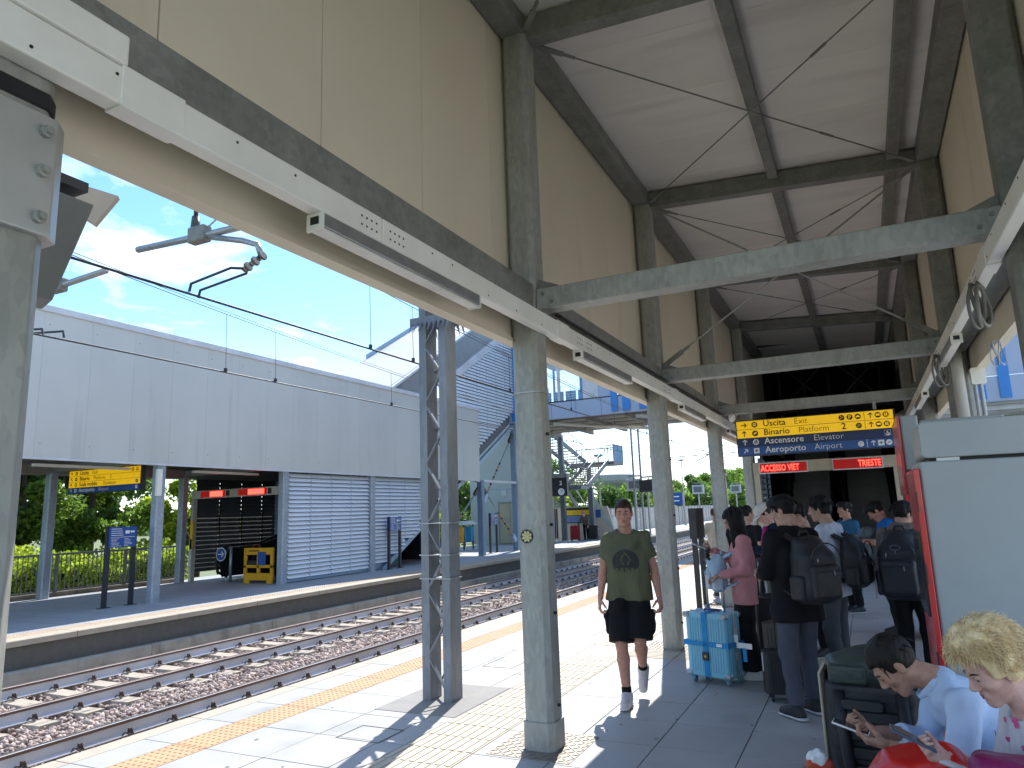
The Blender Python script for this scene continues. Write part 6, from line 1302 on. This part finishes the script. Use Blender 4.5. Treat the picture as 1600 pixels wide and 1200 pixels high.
# man in white shirt
loc, yaw = (-.36, 7.75, 0), R_(72)
p8 = dict(Hd=(0, .06, 1.62), Nk=(0, .0, 1.47), el=(-.24, .03, 1.14), wl=(-.12, .27, 1.12), er=(.24, .03, 1.14), wr=(.1, .28, 1.12))
t8, J8, _ = person('man with glasses in a white shirt carrying a black backpack', loc, yaw, 1.77, p8, SK2, HB, 'bowl', (R_(12), R_(10), 0), True, False, whitec, 'long', .8, 1.08, greyt2, 'trousers', .06, shb, None, True, (.8, .8), palms=((.8, 0, .5), (-.8, 0, .5)), topfold=.007)
backpack('black backpack on the man in the white shirt', loc, yaw, (0, -.23, 1.13), (.15, .11, .25), bkn, bkn)
gl = rot_empty('glasses', 'thin glasses of the man in the white shirt', 'glasses', wpt(loc, yaw, (0, .06, 1.64)), yaw)
for q in (-1, 1):
    me = MB().tube([(q * .032 + .02 * math.cos(a), .115, .005 + .017 * math.sin(a)) for a in [math.pi * k / 6 for k in range(12)]], .0018, 5, True).tube([(q * .055, .11, .01), (q * .08, .0, .015)], .0018, 5).mesh(name='lens_rim'); me.materials.append(dark); obj('lens_rim', me, None, gl)
# man with the big dark pack
loc, yaw = (.3, 7.95, 0), R_(-14)
p11 = dict(Hd=(.0, .07, 1.6), Nk=(0, .02, 1.46), el=(-.24, .04, 1.15), wl=(-.1, .25, 1.12), er=(.24, .04, 1.15), wr=(.1, .25, 1.12))
t11, J11, _ = person('man in a taupe hooded top seen from behind with a big dark blue backpack', loc, yaw, 1.7, p11, SK2, HB, 'crop', (R_(-34), R_(20), 0), True, False, taupe, 'long', .8, 1.15, blackc, 'trousers', .06, shb, None, True, topfold=.008)
s = SD(.01, .03).cap((-.07, -.06, 1.42), (.07, -.06, 1.42), .06, .06).cap((-.1, 0, 1.42), (-.05, .05, 1.41), .045).cap((.1, 0, 1.42), (.05, .05, 1.41), .045); s.noise = fold(.006, 30, 2); sdobj('hood', [s.mesh()], taupe, t11)
dkn = pm('dark_blue_nylon', (.02, .024, .036), (.014, .016, .025), 14, .5, bump=.2, bscale=60)
bpk = backpack('big dark blue travel backpack on the man by the ticket machine', loc, yaw, (0, -.27, 1.1), (.185, .15, .32), dkn, dkn)
me = MB().tube([(-.045, -.425, 1.27), (-.02, -.432, 1.285), (.02, -.432, 1.285), (.045, -.425, 1.27), (.03, -.428, 1.245), (-.03, -.428, 1.245)], .005, 5, True).bar((0, -.43, 1.245), (0, -.43, 1.21), .008, .01).mesh(name='emblem'); me.materials.append(pm('emblem_grey', (.14, .16, .18), None, 4, .5)); obj('emblem', me, None, bpk)
# further people
t9, _, _ = person('man in a steel blue T-shirt standing at the foot of the escalators', (-.3, 12.6, 0), R_(125), 1.68, {}, SK3, HB, 'crop', (R_(-10), R_(2), 0), True, False, bluet, 'short', .85, 1.05, blackc, 'trousers', .06, shb)
loc, yaw = (.22, 10.6, 0), R_(95)
p10 = dict(Hd=(0, .12, 1.57), Nk=(0, .05, 1.45), el=(-.22, .12, 1.16), wl=(-.16, .36, 1.2), er=(.22, .1, 1.15), wr=(.1, .34, 1.15))
t10, _, _ = person('man in a bright blue shirt leaning forward and raising his wrist', loc, yaw, 1.74, p10, SK1, HB, 'crop', (0, R_(42), 0), True, False, blueb, 'short', .85, 1.05, blackc, 'trousers', .06, shb)
wb = rot_empty('wrist_watch', 'black watch on the raised wrist of the man in bright blue', 'watch', wpt(loc, yaw, (-.163, .34, 1.19)), yaw); me = MB().tube([(.034 * math.cos(a), 0, .034 * math.sin(a)) for a in [math.pi * k / 7 for k in range(14)]], .009, 5, True).mesh(name='band'); me.materials.append(black); obj('band', me, None, wb); me = MB().lathe([(.018, .034), (.018, .046)], (0, 0, 0), 10).mesh(name='dial'); me.materials.append(dark); obj('dial', me, None, wb)
t4, _, _ = person('woman with a hair bun in a black top, seen from behind', (-1.58, 11, 0), R_(-30), 1.68, {}, SK2, HB, 'bun', (R_(-10), R_(4), 0), False, True, blackc, 'short', .85, 1.05, blackc, 'trousers', .06, shb)
loc, yaw = (-1.08, 9.5, 0), R_(112)
p5 = dict(Hd=(0, .08, 1.61), Nk=(0, .02, 1.46), el=(-.23, .04, 1.14), wl=(-.08, .3, 1.18), er=(.23, .04, 1.14), wr=(.06, .3, 1.18))
t5, _, _ = person('person in a white baseball cap and navy jacket bent over a phone', loc, yaw, 1.72, p5, SK4, HBR, 'cap', (0, R_(38), 0), True, False, navy, 'long', .8, 1.12, cloth('olive_grey', (.1, .11, .1)), 'trousers', .06, shb, None, True, (.8, .8), palms=((.7, 0, .7), (-.7, 0, .7)))
phone('phone held by the person in the white cap', wpt(loc, yaw, (0, .41, 1.2)), (-.8, .3, .45), (.3, 0, .9))
sc_ = SD(.01, .03).cap((-.1, .1, 1.4), (-.11, .14, 1.22), .03, .035); sc_.noise = fold(.006, 28, 1); sdobj('magenta_scarf', [sc_.mesh()], cloth('magenta', (.5, .02, .22)), t5)
t7, _, _ = person('woman with dark fringe and glasses hidden behind the man in black', (-.66, 9.0, 0), R_(140), 1.68, dict(Hd=(0, .05, 1.62)), SK2, HB, 'bowl', (0, R_(14), 0), True, True, blackc, 'long', .8, 1.05, blackc, 'trousers', .06, shb)
p3 = dict(el=(-.36, -.08, 1.16), wl=(-.2, .06, 1.02))
t3, _, _ = person('bare-armed man with cropped hair half hidden behind the fourth column', (-2.62, 14.2, 0), R_(25), 1.66, p3, SK2, HBR, 'buzz', (R_(-30), 0, 0), True, False, cloth('sand', (.5, .44, .36)), 'short', .85, 1.0, cloth('sand2', (.42, .36, .28)), 'shorts', .1, shb)
# seated man in the blue shirt
loc, yaw = (.62, 3.86, 0), R_(97)
p12 = dict(P=(0, .02, .47), C=(0, .26, .71), Nk=(0, .44, .91), Hd=(0, .59, .97), sl=(-.185, .37, .85), sr=(.185, .37, .85), el=(-.25, .42, .58), wl=(-.11, .66, .655), er=(.24, .45, .6), wr=(.05, .69, .665), hl=(-.1, .02, .44), hr=(.1, .02, .44), kl=(-.22, .42, .47), kr=(.22, .42, .47), al=(-.2, .4, .09), ar=(.2, .4, .09))
t12, J12, _ = person('seated man in a light blue shirt bending over his phone', loc, yaw, 1.75, p12, SK3, HD, 'short', (0, R_(48), 0), True, False, lightblue, 'rolled', .88, 1.08, cloth('dark_trousers', (.02, .022, .03)), 'trousers', .06, shb, None, True, (.75, .85), palms=((.5, 0, .85), (-.5, .2, .85)), seated=True, topfold=.013, hdir=((.15, .9, .1), (-.25, .9, .1)))
Hm = rotm(0, R_(48)); s = SD(.008, .02)
cl_s = SD(.006, .015).cap((-.045, .415, .925), (.045, .415, .925), .03, .03, ((0, 1, 1), .4)).cap((-.065, .44, .9), (-.02, .5, .84), .028, .014, ((1, 0, 0), .3)).cap((.065, .44, .9), (.02, .5, .84), .028, .014, ((1, 0, 0), .3)); sdobj('collar', [cl_s.mesh()], lightblue, t12)
ph = phone('dark phone with a white rim held by the seated man', wpt(loc, yaw, (-.04, .80, .70)), (-.9, .1, .25), (.25, .0, .95), case=wht)
# seated woman with blonde hair
loc, yaw = (.575, 3.28, .0), R_(106)
p13 = dict(P=(0, 0, .47), C=(0, .07, .76), Nk=(0, .14, .97), Hd=(0, .235, 1.105), sl=(-.155, .1, .9), sr=(.155, .1, .9), el=(-.2, .18, .65), wl=(-.1, .38, .7), er=(.2, .16, .66), wr=(.02, .42, .785), hl=(-.09, .02, .44), hr=(.09, .02, .44), kl=(-.12, .42, .47), kr=(.12, .42, .47), al=(-.11, .4, .09), ar=(.11, .4, .09))
t13, J13, (sh13, sd13) = person('seated woman with short wavy blonde hair in a white top with pink spots', loc, yaw, 1.72, p13, SK4, HY, 'curly', (R_(4), R_(26), 0), True, True, floral, 'elbow', .88, 1.12, cloth('dark_skirt', (.03, .02, .03)), 'trousers', .06, shw, None, True, (.7, .8), palms=((.4, 0, .9), (-.5, -.2, .85)), seated=True, hdir=((.1, .95, .1), (-.15, .95, .2)))
rr = random.Random(4); dots = pm('pink_dot', (.5, .03, .2), (.62, .15, .25), 40, .8, lo=.3, hi=.7)
for k in range(34):
    q = sd13.pr[rr.randrange(0, len(sd13.pr))]; p = np.array(q[1] if q[0] == 'e' else q[1] + (q[2] - q[1]) * rr.random()); d_ = _n([rr.uniform(-1, .3), rr.uniform(-.3, 1), rr.uniform(-.3, .8)]); p = p + d_ * .04
    for _ in range(30): p = p + d_ * np.clip(float(-sd13.field(p[None])[0]), -.02, .02) * .7
    if abs(float(sd13.field(p[None])[0])) > .01: continue
    a = _n(np.cross(d_, [.2, .3, .9])); b_ = np.cross(d_, a); n_ = 9; vs = [p + d_ * .003 + (a * math.cos(2 * math.pi * i / n_) * rr.uniform(.009, .014) + b_ * math.sin(2 * math.pi * i / n_) * rr.uniform(.009, .014)) for i in range(n_)]
    me = bpy.data.meshes.new('spot'); me.from_pydata([tuple(v) for v in vs], [], [tuple(range(n_))]); me.materials.append(dots); obj('spot', me, None, sh13)
phone('blue-grey phone held by the blonde woman', wpt(loc, yaw, (.0, .535, .84)), (-.85, -.1, .4), (.4, 0, .9), case=pm('phone_case_slate', (.08, .09, .15), None, 4, .4))
bch_ = thing('bench', 'metal bench under the two seated passengers', 'bench', (.75, 3.6, 0))
for k in range(6): MB().box(.5 + .09 * k, .57 + .09 * k, 2.7, 4.4, .32, .35).build('slat', alu, bch_)
for y in (2.9, 4.2): MB().box(.52, .98, y - .03, y + .03, 0, .32).build('leg', dark, bch_)
# red plastic bag and magenta pouch on the lap
redp = pm('red_plastic', (.62, .02, .015), (.5, .012, .012), 6, .22, bump=.3, bscale=14)
rb = thing('plastic_bag', 'crumpled red plastic bag with white print beside the blonde woman', 'plastic bag', (.05, 3.2, .335))
s = SD(.009, .05).ell((0, .0, .26), (.17, .13, .2)).ell((.1, .02, .33), (.12, .1, .14)).cap((-.1, -.02, .3), (-.16, -.03, .16), .08, .06); s.noise = fold(.012, 26, 8); sdobj('bag', [s.mesh()], redp, rb); rb_sd = s
sdobj('white_handle', [SD(.008, .02).cap((.1, -.04, .43), (.2, -.06, .40), .03, .02, ((0, 0, 1), .4)).mesh()], pm('white_plastic', (.7, .66, .66), None, 5, .3), rb)
def lettr(mb_text, sz, x, z, rot):
    cu = bpy.data.curves.new('t', 'FONT'); cu.body = mb_text; cu.size = sz; cu.resolution_u = 2; o = bpy.data.objects.new('t', cu); COL.objects.link(o); dg = bpy.context.evaluated_depsgraph_get(); dg.update(); me = bpy.data.meshes.new_from_object(o.evaluated_get(dg)); bpy.data.objects.remove(o)
    c, s_ = math.cos(rot), math.sin(rot); P = np.array([(x + v.co.x * c - v.co.y * s_, -.3, z + v.co.x * s_ + v.co.y * c) for v in me.vertices])
    for _ in range(40): P[:, 1] += np.clip(rb_sd.field(P), -.02, .03) * .8
    P[:, 1] -= .004
    for v, p in zip(me.vertices, P): v.co = p
    me.materials.clear(); me.materials.append(wht); obj('white_print', me, None, rb)
lettr('OUR', .085, -.14, .2, .6); lettr('A', .1, -.03, .33, .5)
mg = thing('pouch', 'dark magenta pouch with eyelets on the lap of the blonde woman', 'pouch', (.33, 3.02, .47)); mgm = pm('magenta_nylon', (.26, .01, .1), (.2, .008, .08), 8, .4, bump=.3, bscale=20)
s = SD(.009, .04).rbx((0, 0, .27), (.1, .09, .1), .04).cap((-.08, -.02, .33), (-.1, -.05, .2), .03, .03); s.noise = fold(.006, 24, 3); sdobj('body', [s.mesh()], mgm, mg)
for x in (-.03, .02): me = MB().lathe([(.012, -.1), (.012, -.096)], (x, 0, .29), 10, 'y').mesh(name='eyelet'); me.materials.append(dark); obj('eyelet', me, None, mg)
# old man on the far platform
loc, yaw = (-14.55, 39.2, 0), R_(175)
p14 = dict(P=(0, -.02, .93), C=(0, .1, 1.2), Nk=(0, .2, 1.4), Hd=(0, .27, 1.53), sl=(-.18, .14, 1.34), sr=(.18, .14, 1.34), er=(.3, .2, 1.08), wr=(.42, .2, .86), el=(-.26, .2, 1.06), wl=(-.28, .3, .84))
person('elderly man in a brown-grey jacket leaning on his suitcases on the far platform', loc, yaw, 1.72, p14, SK4, HG, 'short', (0, R_(20), 0), True, False, greyj, 'long', .84, 1.1, blackc, 'trousers', .06, shb)
# ---------------------------------------------------------------- luggage and machines
def suitcase(label, loc, yaw, w, d, h, mat, ribs=True, wheelm=None, handle=None, group=None, corner=None, lock=True, handm=None):
    t = rot_empty('suitcase', label, 'suitcase', loc, yaw, group); z0 = .065
    def put(name, mb, m, par=t, bevel=0, smooth=False):
        me = mb.mesh(name=name); me.materials.append(m); return obj(name, me, None, par, smooth=smooth, bevel=bevel)
    bd = put('shell', MB().rbox(-w / 2, w / 2, -d / 2, d / 2, z0, h, .045, 'z', 5), mat, bevel=.012)
    if ribs:
        n = int(w / .035); rb_ = MB()
        for k in range(n):
            x = -w / 2 + .06 + (w - .12) * k / (n - 1)
            for s_ in (-1, 1): put('rib', MB().rbox(x - .0085, x + .0085, *sorted((s_ * d / 2, s_ * (d / 2 + .006))), z0 + .05, h - .05, .002, 'z', 1), mat, bd)
        m = int(d / .05)
        for k in range(m):
            y = -d / 2 + .06 + (d - .12) * k / max(1, m - 1)
            for s_ in (-1, 1):
                if abs(y) < .03: continue
                put('rib', MB().box(*sorted((s_ * w / 2, s_ * (w / 2 + .005))), y - .009, y + .009, z0 + .05, h - .05), mat, bd)
    put('seam_frame', MB().box(-w / 2 - .007, w / 2 + .007, -.014, .014, z0 + .005, h + .004), alu if lock else dark)
    if lock:
        for z in (z0 + (h - z0) * .33, z0 + (h - z0) * .72):
            for s_ in (-1, 1): put('latch', MB().box(*sorted((s_ * w / 2, s_ * (w / 2 + .018))), -.03, .03, z - .035, z + .035), alu, bevel=.004)
    wm = wheelm or black
    for sx in (-1, 1):
        for sy in (-1, 1):
            x, y = sx * (w / 2 - .045), sy * (d / 2 - .04)
            whl = put('wheel', MB().lathe([(.018, -.014), (.03, -.012), (.03, .012), (.018, .014)], (x + .012, y, .03), 14, 'x'), wm); put('hub', MB().lathe([(.016, -.016), (.016, .016)], (x + .012, y, .03), 10, 'x'), alu, whl); put('wheel_fork', MB().box(x - .02, x + .02, y - .018, y + .018, .04, z0 + .01), wm)
    put('carry_handle', MB().tube([(-.08, 0, h), (-.075, 0, h + .022), (.075, 0, h + .022), (.08, 0, h)], .011, 6), handm or wm, smooth=True)
    if handle:
        for s_ in (-1, 1): put('handle_tube', MB().tube([(s_ * .09, d / 2 - .05, h), (s_ * .09, d / 2 - .05, handle)], .01, 8), alu, smooth=True)
        put('handle_grip', MB().tube([(-.1, d / 2 - .05, handle), (.1, d / 2 - .05, handle)], .017, 8), wm, smooth=True)
    if corner:
        for sx in (-1, 1):
            for sy in (-1, 1):
                for z in (z0, h): put('corner_guard', MB().ell3((sx * (w / 2 - .03), sy * (d / 2 - .03), z + (-.03 if z == h else .03)), .042) if False else MB().box(sx * w / 2 - .035 - sx * .02, sx * w / 2 + .035 - sx * .025, sy * d / 2 - .035 - sy * .022, sy * d / 2 + .035 - sy * .027, (z - .05) if z == h else z - .004, (z + .006) if z == h else z + .05), corner, bevel=.018)
    return t, put
cyan = pm('suitcase_blue', (.2, .52, .68), (.18, .48, .64), 3, .35); strp = pm('luggage_strap', (.0, .27, .62), None, 8, .6)
t, put = suitcase('light blue ribbed suitcase with a bright blue cross strap', (-1.5, 7.5, 0), R_(-20), .46, .29, .66, cyan, True, pm('wheel_blue', (.1, .3, .4), None, 4, .4), 1.03, None, pm('corner_grey', (.4, .46, .5), None, 4, .3, .5), handm=pm('handle_violet', (.08, .06, .2), None, 4, .5))
put('vertical_strap', MB().box(-.03, .025, -.158, -.1515, .07, .66).box(-.03, .025, .1515, .158, .07, .66).box(-.03, .025, -.158, .158, .662, .668), strp)
for a in (-.158, .1515): put('horizontal_strap', MB().box(-.24, .24, a, a + .0065, .35, .395), strp)
for a in (-.246, .2385): put('horizontal_strap', MB().box(a, a + .0075, -.158, .158, .35, .395), strp)
put('strap_buckle', MB().rbox(-.035, .03, -.172, -.158, .22, .3, .01, 'y'), black); put('buckle_plate', MB().box(-.012, .008, -.174, -.1725, .25, .27), pm('brass', (.5, .35, .1), None, 4, .4, .6)); put('strap_label', MB().box(.12, .18, -.1605, -.158, .36, .388), wht)
tg = rot_empty('luggage_tags', 'white and blue paper luggage tags hanging from the light blue suitcase', 'luggage tag', (-1.27, 7.4, .3), R_(-20))
for nm, a, b_, c, d_, m_ in (('paper_tag', .02, .18, .05, .1, wht), ('blue_tag', .08, .12, -.07, .06, strp), ('paper_tag', .0, .04, .1, .17, wht)):
    me = MB().box(a, b_, -.03, -.028, c, d_).mesh(name=nm); me.materials.append(m_); obj(nm, me, None, tg)
bkh = pm('suitcase_black', (.015, .015, .017), (.022, .022, .024), 9, .5)
suitcase('black soft suitcase behind the woman in pink', (-1.02, 8.35, 0), R_(20), .42, .28, .72, bkh, False, None, 1.1, lock=False)
suitcase('dark brown suitcase between the pink shirt and the grey trousers', (-.82, 7.35, 0), R_(70), .4, .25, .62, pm('suitcase_brown', (.035, .026, .024), None, 5, .4), True, None, None, lock=False)
t, put = suitcase('small black cabin case in front of the grey trousers', (-.83, 6.98, 0), R_(12), .3, .2, .42, bkh, True, None, None, lock=False)
put('paper_tag', MB().box(-.155, -.15, -.06, .02, .25, .4), wht)
suitcase('red suitcase held by the elderly man on the far platform', (-15.15, 39.0, 0), R_(8), .52, .32, .84, pm('suitcase_red', (.35, .01, .012), None, 4, .4), True, None, None)
suitcase('black suitcase held by the elderly man on the far platform', (-14.0, 39.0, 0), R_(-5), .55, .32, .86, bkh, True, None, None)
bp9 = rot_empty('backpack', 'grey striped backpack worn in front by the man in bright blue', 'backpack', (-.07, 10.55, .92), R_(95))
s = SD(.012, .04).ell((0, 0, .18), (.17, .13, .2)).rbx((.05, -.05, .36), (.15, .08, .06), .05); s.noise = fold(.01, 26, 4); sdobj('main_compartment', [s.mesh()], pm('grey_nylon', (.1, .12, .125), (.06, .07, .075), 12, .5), bp9)
s = SD(.01, .03).rbx((.05, -.06, .4), (.1, .06, .035), .03); sdobj('lid_roll', [s.mesh()], pm('teal_grey_nylon', (.06, .1, .11), None, 12, .5), bp9)
# trolley with black case and green pack in the foreground
fg = rot_empty('luggage_trolley', 'upright black case with beige piping and a green top bag in the foreground', 'suitcase', (-.08, 4.34, 0), R_(-8)); fg.scale = (1.3, 1.2, .83)
def put2(name, mb, m, bevel=0, smooth=False): me = mb.mesh(name=name); me.materials.append(m); return obj(name, me, None, fg, smooth=smooth, bevel=bevel)
s = SD(.01, .03).rbx((0, 0, .52), (.165, .13, .44), .05); s.noise = fold(.003, 18, 4); sdobj('case_body', [s.mesh()], bkn, fg)
put2('piping', MB().tube([(-.168, -.1, .08), (-.172, -.1, .6), (-.172, -.1, .98), (-.15, -.09, 1.05)], .006, 6), pm('piping_beige', (.45, .38, .28), None, 4, .5), smooth=True)
put2('side_band', MB().box(-.176, -.15, -.1, .09, .06, 1.0), pm('case_side', (.05, .035, .035), None, 5, .4), .01)
for k in range(6): put2('padded_ridge', MB().rbox(-.11, .12, -.155, -.125, .2 + .105 * k, .275 + .105 * k, .015, 'x'), bkn, .008)
put2('grab_handle', MB().rbox(-.09, .06, -.165, -.14, .8, .86, .02, 'y'), bkh, .006)
for x in (-.1, .12): put2('shoulder_strap', MB().tube([(x, -.13, .9), (x + .01, -.17, .7), (x + .02, -.16, .45), (x, -.14, .3)], .022, 6), bkn, smooth=True)
grn = pm('dark_green_nylon', (.035, .055, .045), (.022, .036, .03), 7, .45, bump=.35, bscale=16)
s = SD(.009, .05).ell((.02, .0, 1.02), (.18, .15, .12)).ell((.1, .02, .97), (.13, .13, .1)); s.noise = fold(.009, 24, 6); tp_ = sdobj('green_top_bag', [s.mesh()], grn, fg)
s = SD(.008, .02).rbx((-.06, -.135, 1.0), (.07, .025, .055), .015); sdobj('green_pocket', [s.mesh()], grn, tp_)
put2('blue_clip', MB().tube([(.19, -.1, .85), (.24, -.11, .83), (.25, -.11, .78), (.21, -.1, .76)], .012, 6), strp, smooth=True); put2('white_cord', MB().tube([(.18, -.1, .84), (.19, -.12, .78), (.23, -.12, .75)], .005, 5), wht)
lb = rot_empty('carrier_bag', 'orange carrier bag with crumpled white paper at the lower edge', 'carrier bag', (-.34, 4.0, 0), .2); lb.scale = (.7, .7, .78)
s = SD(.01, .04).rbx((0, 0, .3), (.09, .06, .3), .03); s.noise = fold(.008, 22, 1); sdobj('bag', [s.mesh()], pm('orange_bag', (.5, .06, .02), None, 6, .4), lb); s = SD(.008, .02).ell((-.02, -.02, .6), (.06, .04, .05)); s.noise = fold(.02, 60, 2); sdobj('paper', [s.mesh()], wht, lb)
# ticket machines on the right
def machine(name, label, x, y, w, dep, h, lid=True):
    t = thing(name, label, 'ticket machine', (x, y, 0))
    MB().rbox(x, x + w, y, y + dep, .02, h - .22, .02, 'z').build('cabinet', greym, t, bevel=.01)
    MB().box(x - .035, x - .002, y - .012, y + dep, .04, h - .26).build('red_front', redm, t, bevel=.006)
    MB().box(x - .05, x - .0355, y + .08, y + dep - .1, 1.0, 1.5).build('screen', pm('machine_screen', (.03, .04, .05), None, 2, .1), t)
    MB().rbox(x + .02, x + w - .26, y - .01, y + dep - .1, h - .2, h + .02, .03, 'y').build('top_box', greym, t, bevel=.008)
    MB().box(x + .06, x + w - .3, y + .05, y + dep - .15, h - .222, h - .2).build('gap', black, t)
    MB().box(x + .1, x + .22, y + .02, y + .06, h - .221, h - .201).build('gap_light', wht, t)
    for z in (.7, 1.2, 1.62): MB().box(x - .038, x - .03, y - .016, y - .011, z, z + .12).build('edge_fitting', dark, t)
    return t
machine('ticket_machine', 'large grey ticket machine with a red front edge at the right', .315, 5.0, 1.05, .75, 2.14)
m2 = thing('ticket_machine', 'red fronted machine behind the large grey one, its head jutting out', 'ticket machine', (.6, 7, 0))
MB().rbox(.44, 1.0, 6.35, 7.1, .02, 2.3, .02, 'z').build('cabinet', greym, m2, bevel=.01); MB().box(.426, .439, 6.4, 7.05, .1, 1.7).build('green_side', pm('dark_green_panel', (.01, .05, .04), None, 3, .4), m2)
hd_ = MB().rbox(.3, .425, 6.2, 7.0, 1.73, 2.33, .02, 'z').build('display_head', greym, m2, bevel=.008); MB().box(.28, .298, 6.18, 7.02, 1.73, 2.33).build('red_face', redm, hd_); MB().box(.302, .425, 6.17, 6.198, 1.73, 1.92).build('dark_base', pm('plum', (.12, .03, .05), None, 3, .3), hd_)
dd = MB()
for k in range(9): dd.box(.276, .279, 6.3 + .06 * k, 6.335 + .06 * k, 1.8 + .02 * (k % 3), 1.95 - .02 * (k % 2))
dd.build('worn_print', pm('print_pink', (.6, .3, .3), None, 5, .5), hd_)
m3 = thing('ticket_machine', 'pale machine with red panel by the escalators, partly hidden by the sign', 'ticket machine', (.65, 10.5, 0))
MB().rbox(.5, 1.0, 10.3, 11.0, .02, 2.0, .02, 'z').build('cabinet', pm('pale_machine', (.5, .53, .55), None, 2, .4), m3, bevel=.01); MB().box(.5, 1.0, 10.31, 11.0, 2.02, 2.35).build('top_box', pm('pale_machine', (.5, .53, .55)), m3, bevel=.01); MB().box(.46, .497, 10.29, 11.0, .1, 2.3).build('red_front', redm, m3)
tag(MB().tube([(1.5, 5.9, 2.1), (1.7, 6.3, 2.15), (2.1, 7, 2.4), (2.4, 7.5, 2.7)], .03, 8).build('flexible_duct', black, smooth=True), 'black flexible duct at the right edge beside the machine', 'duct')
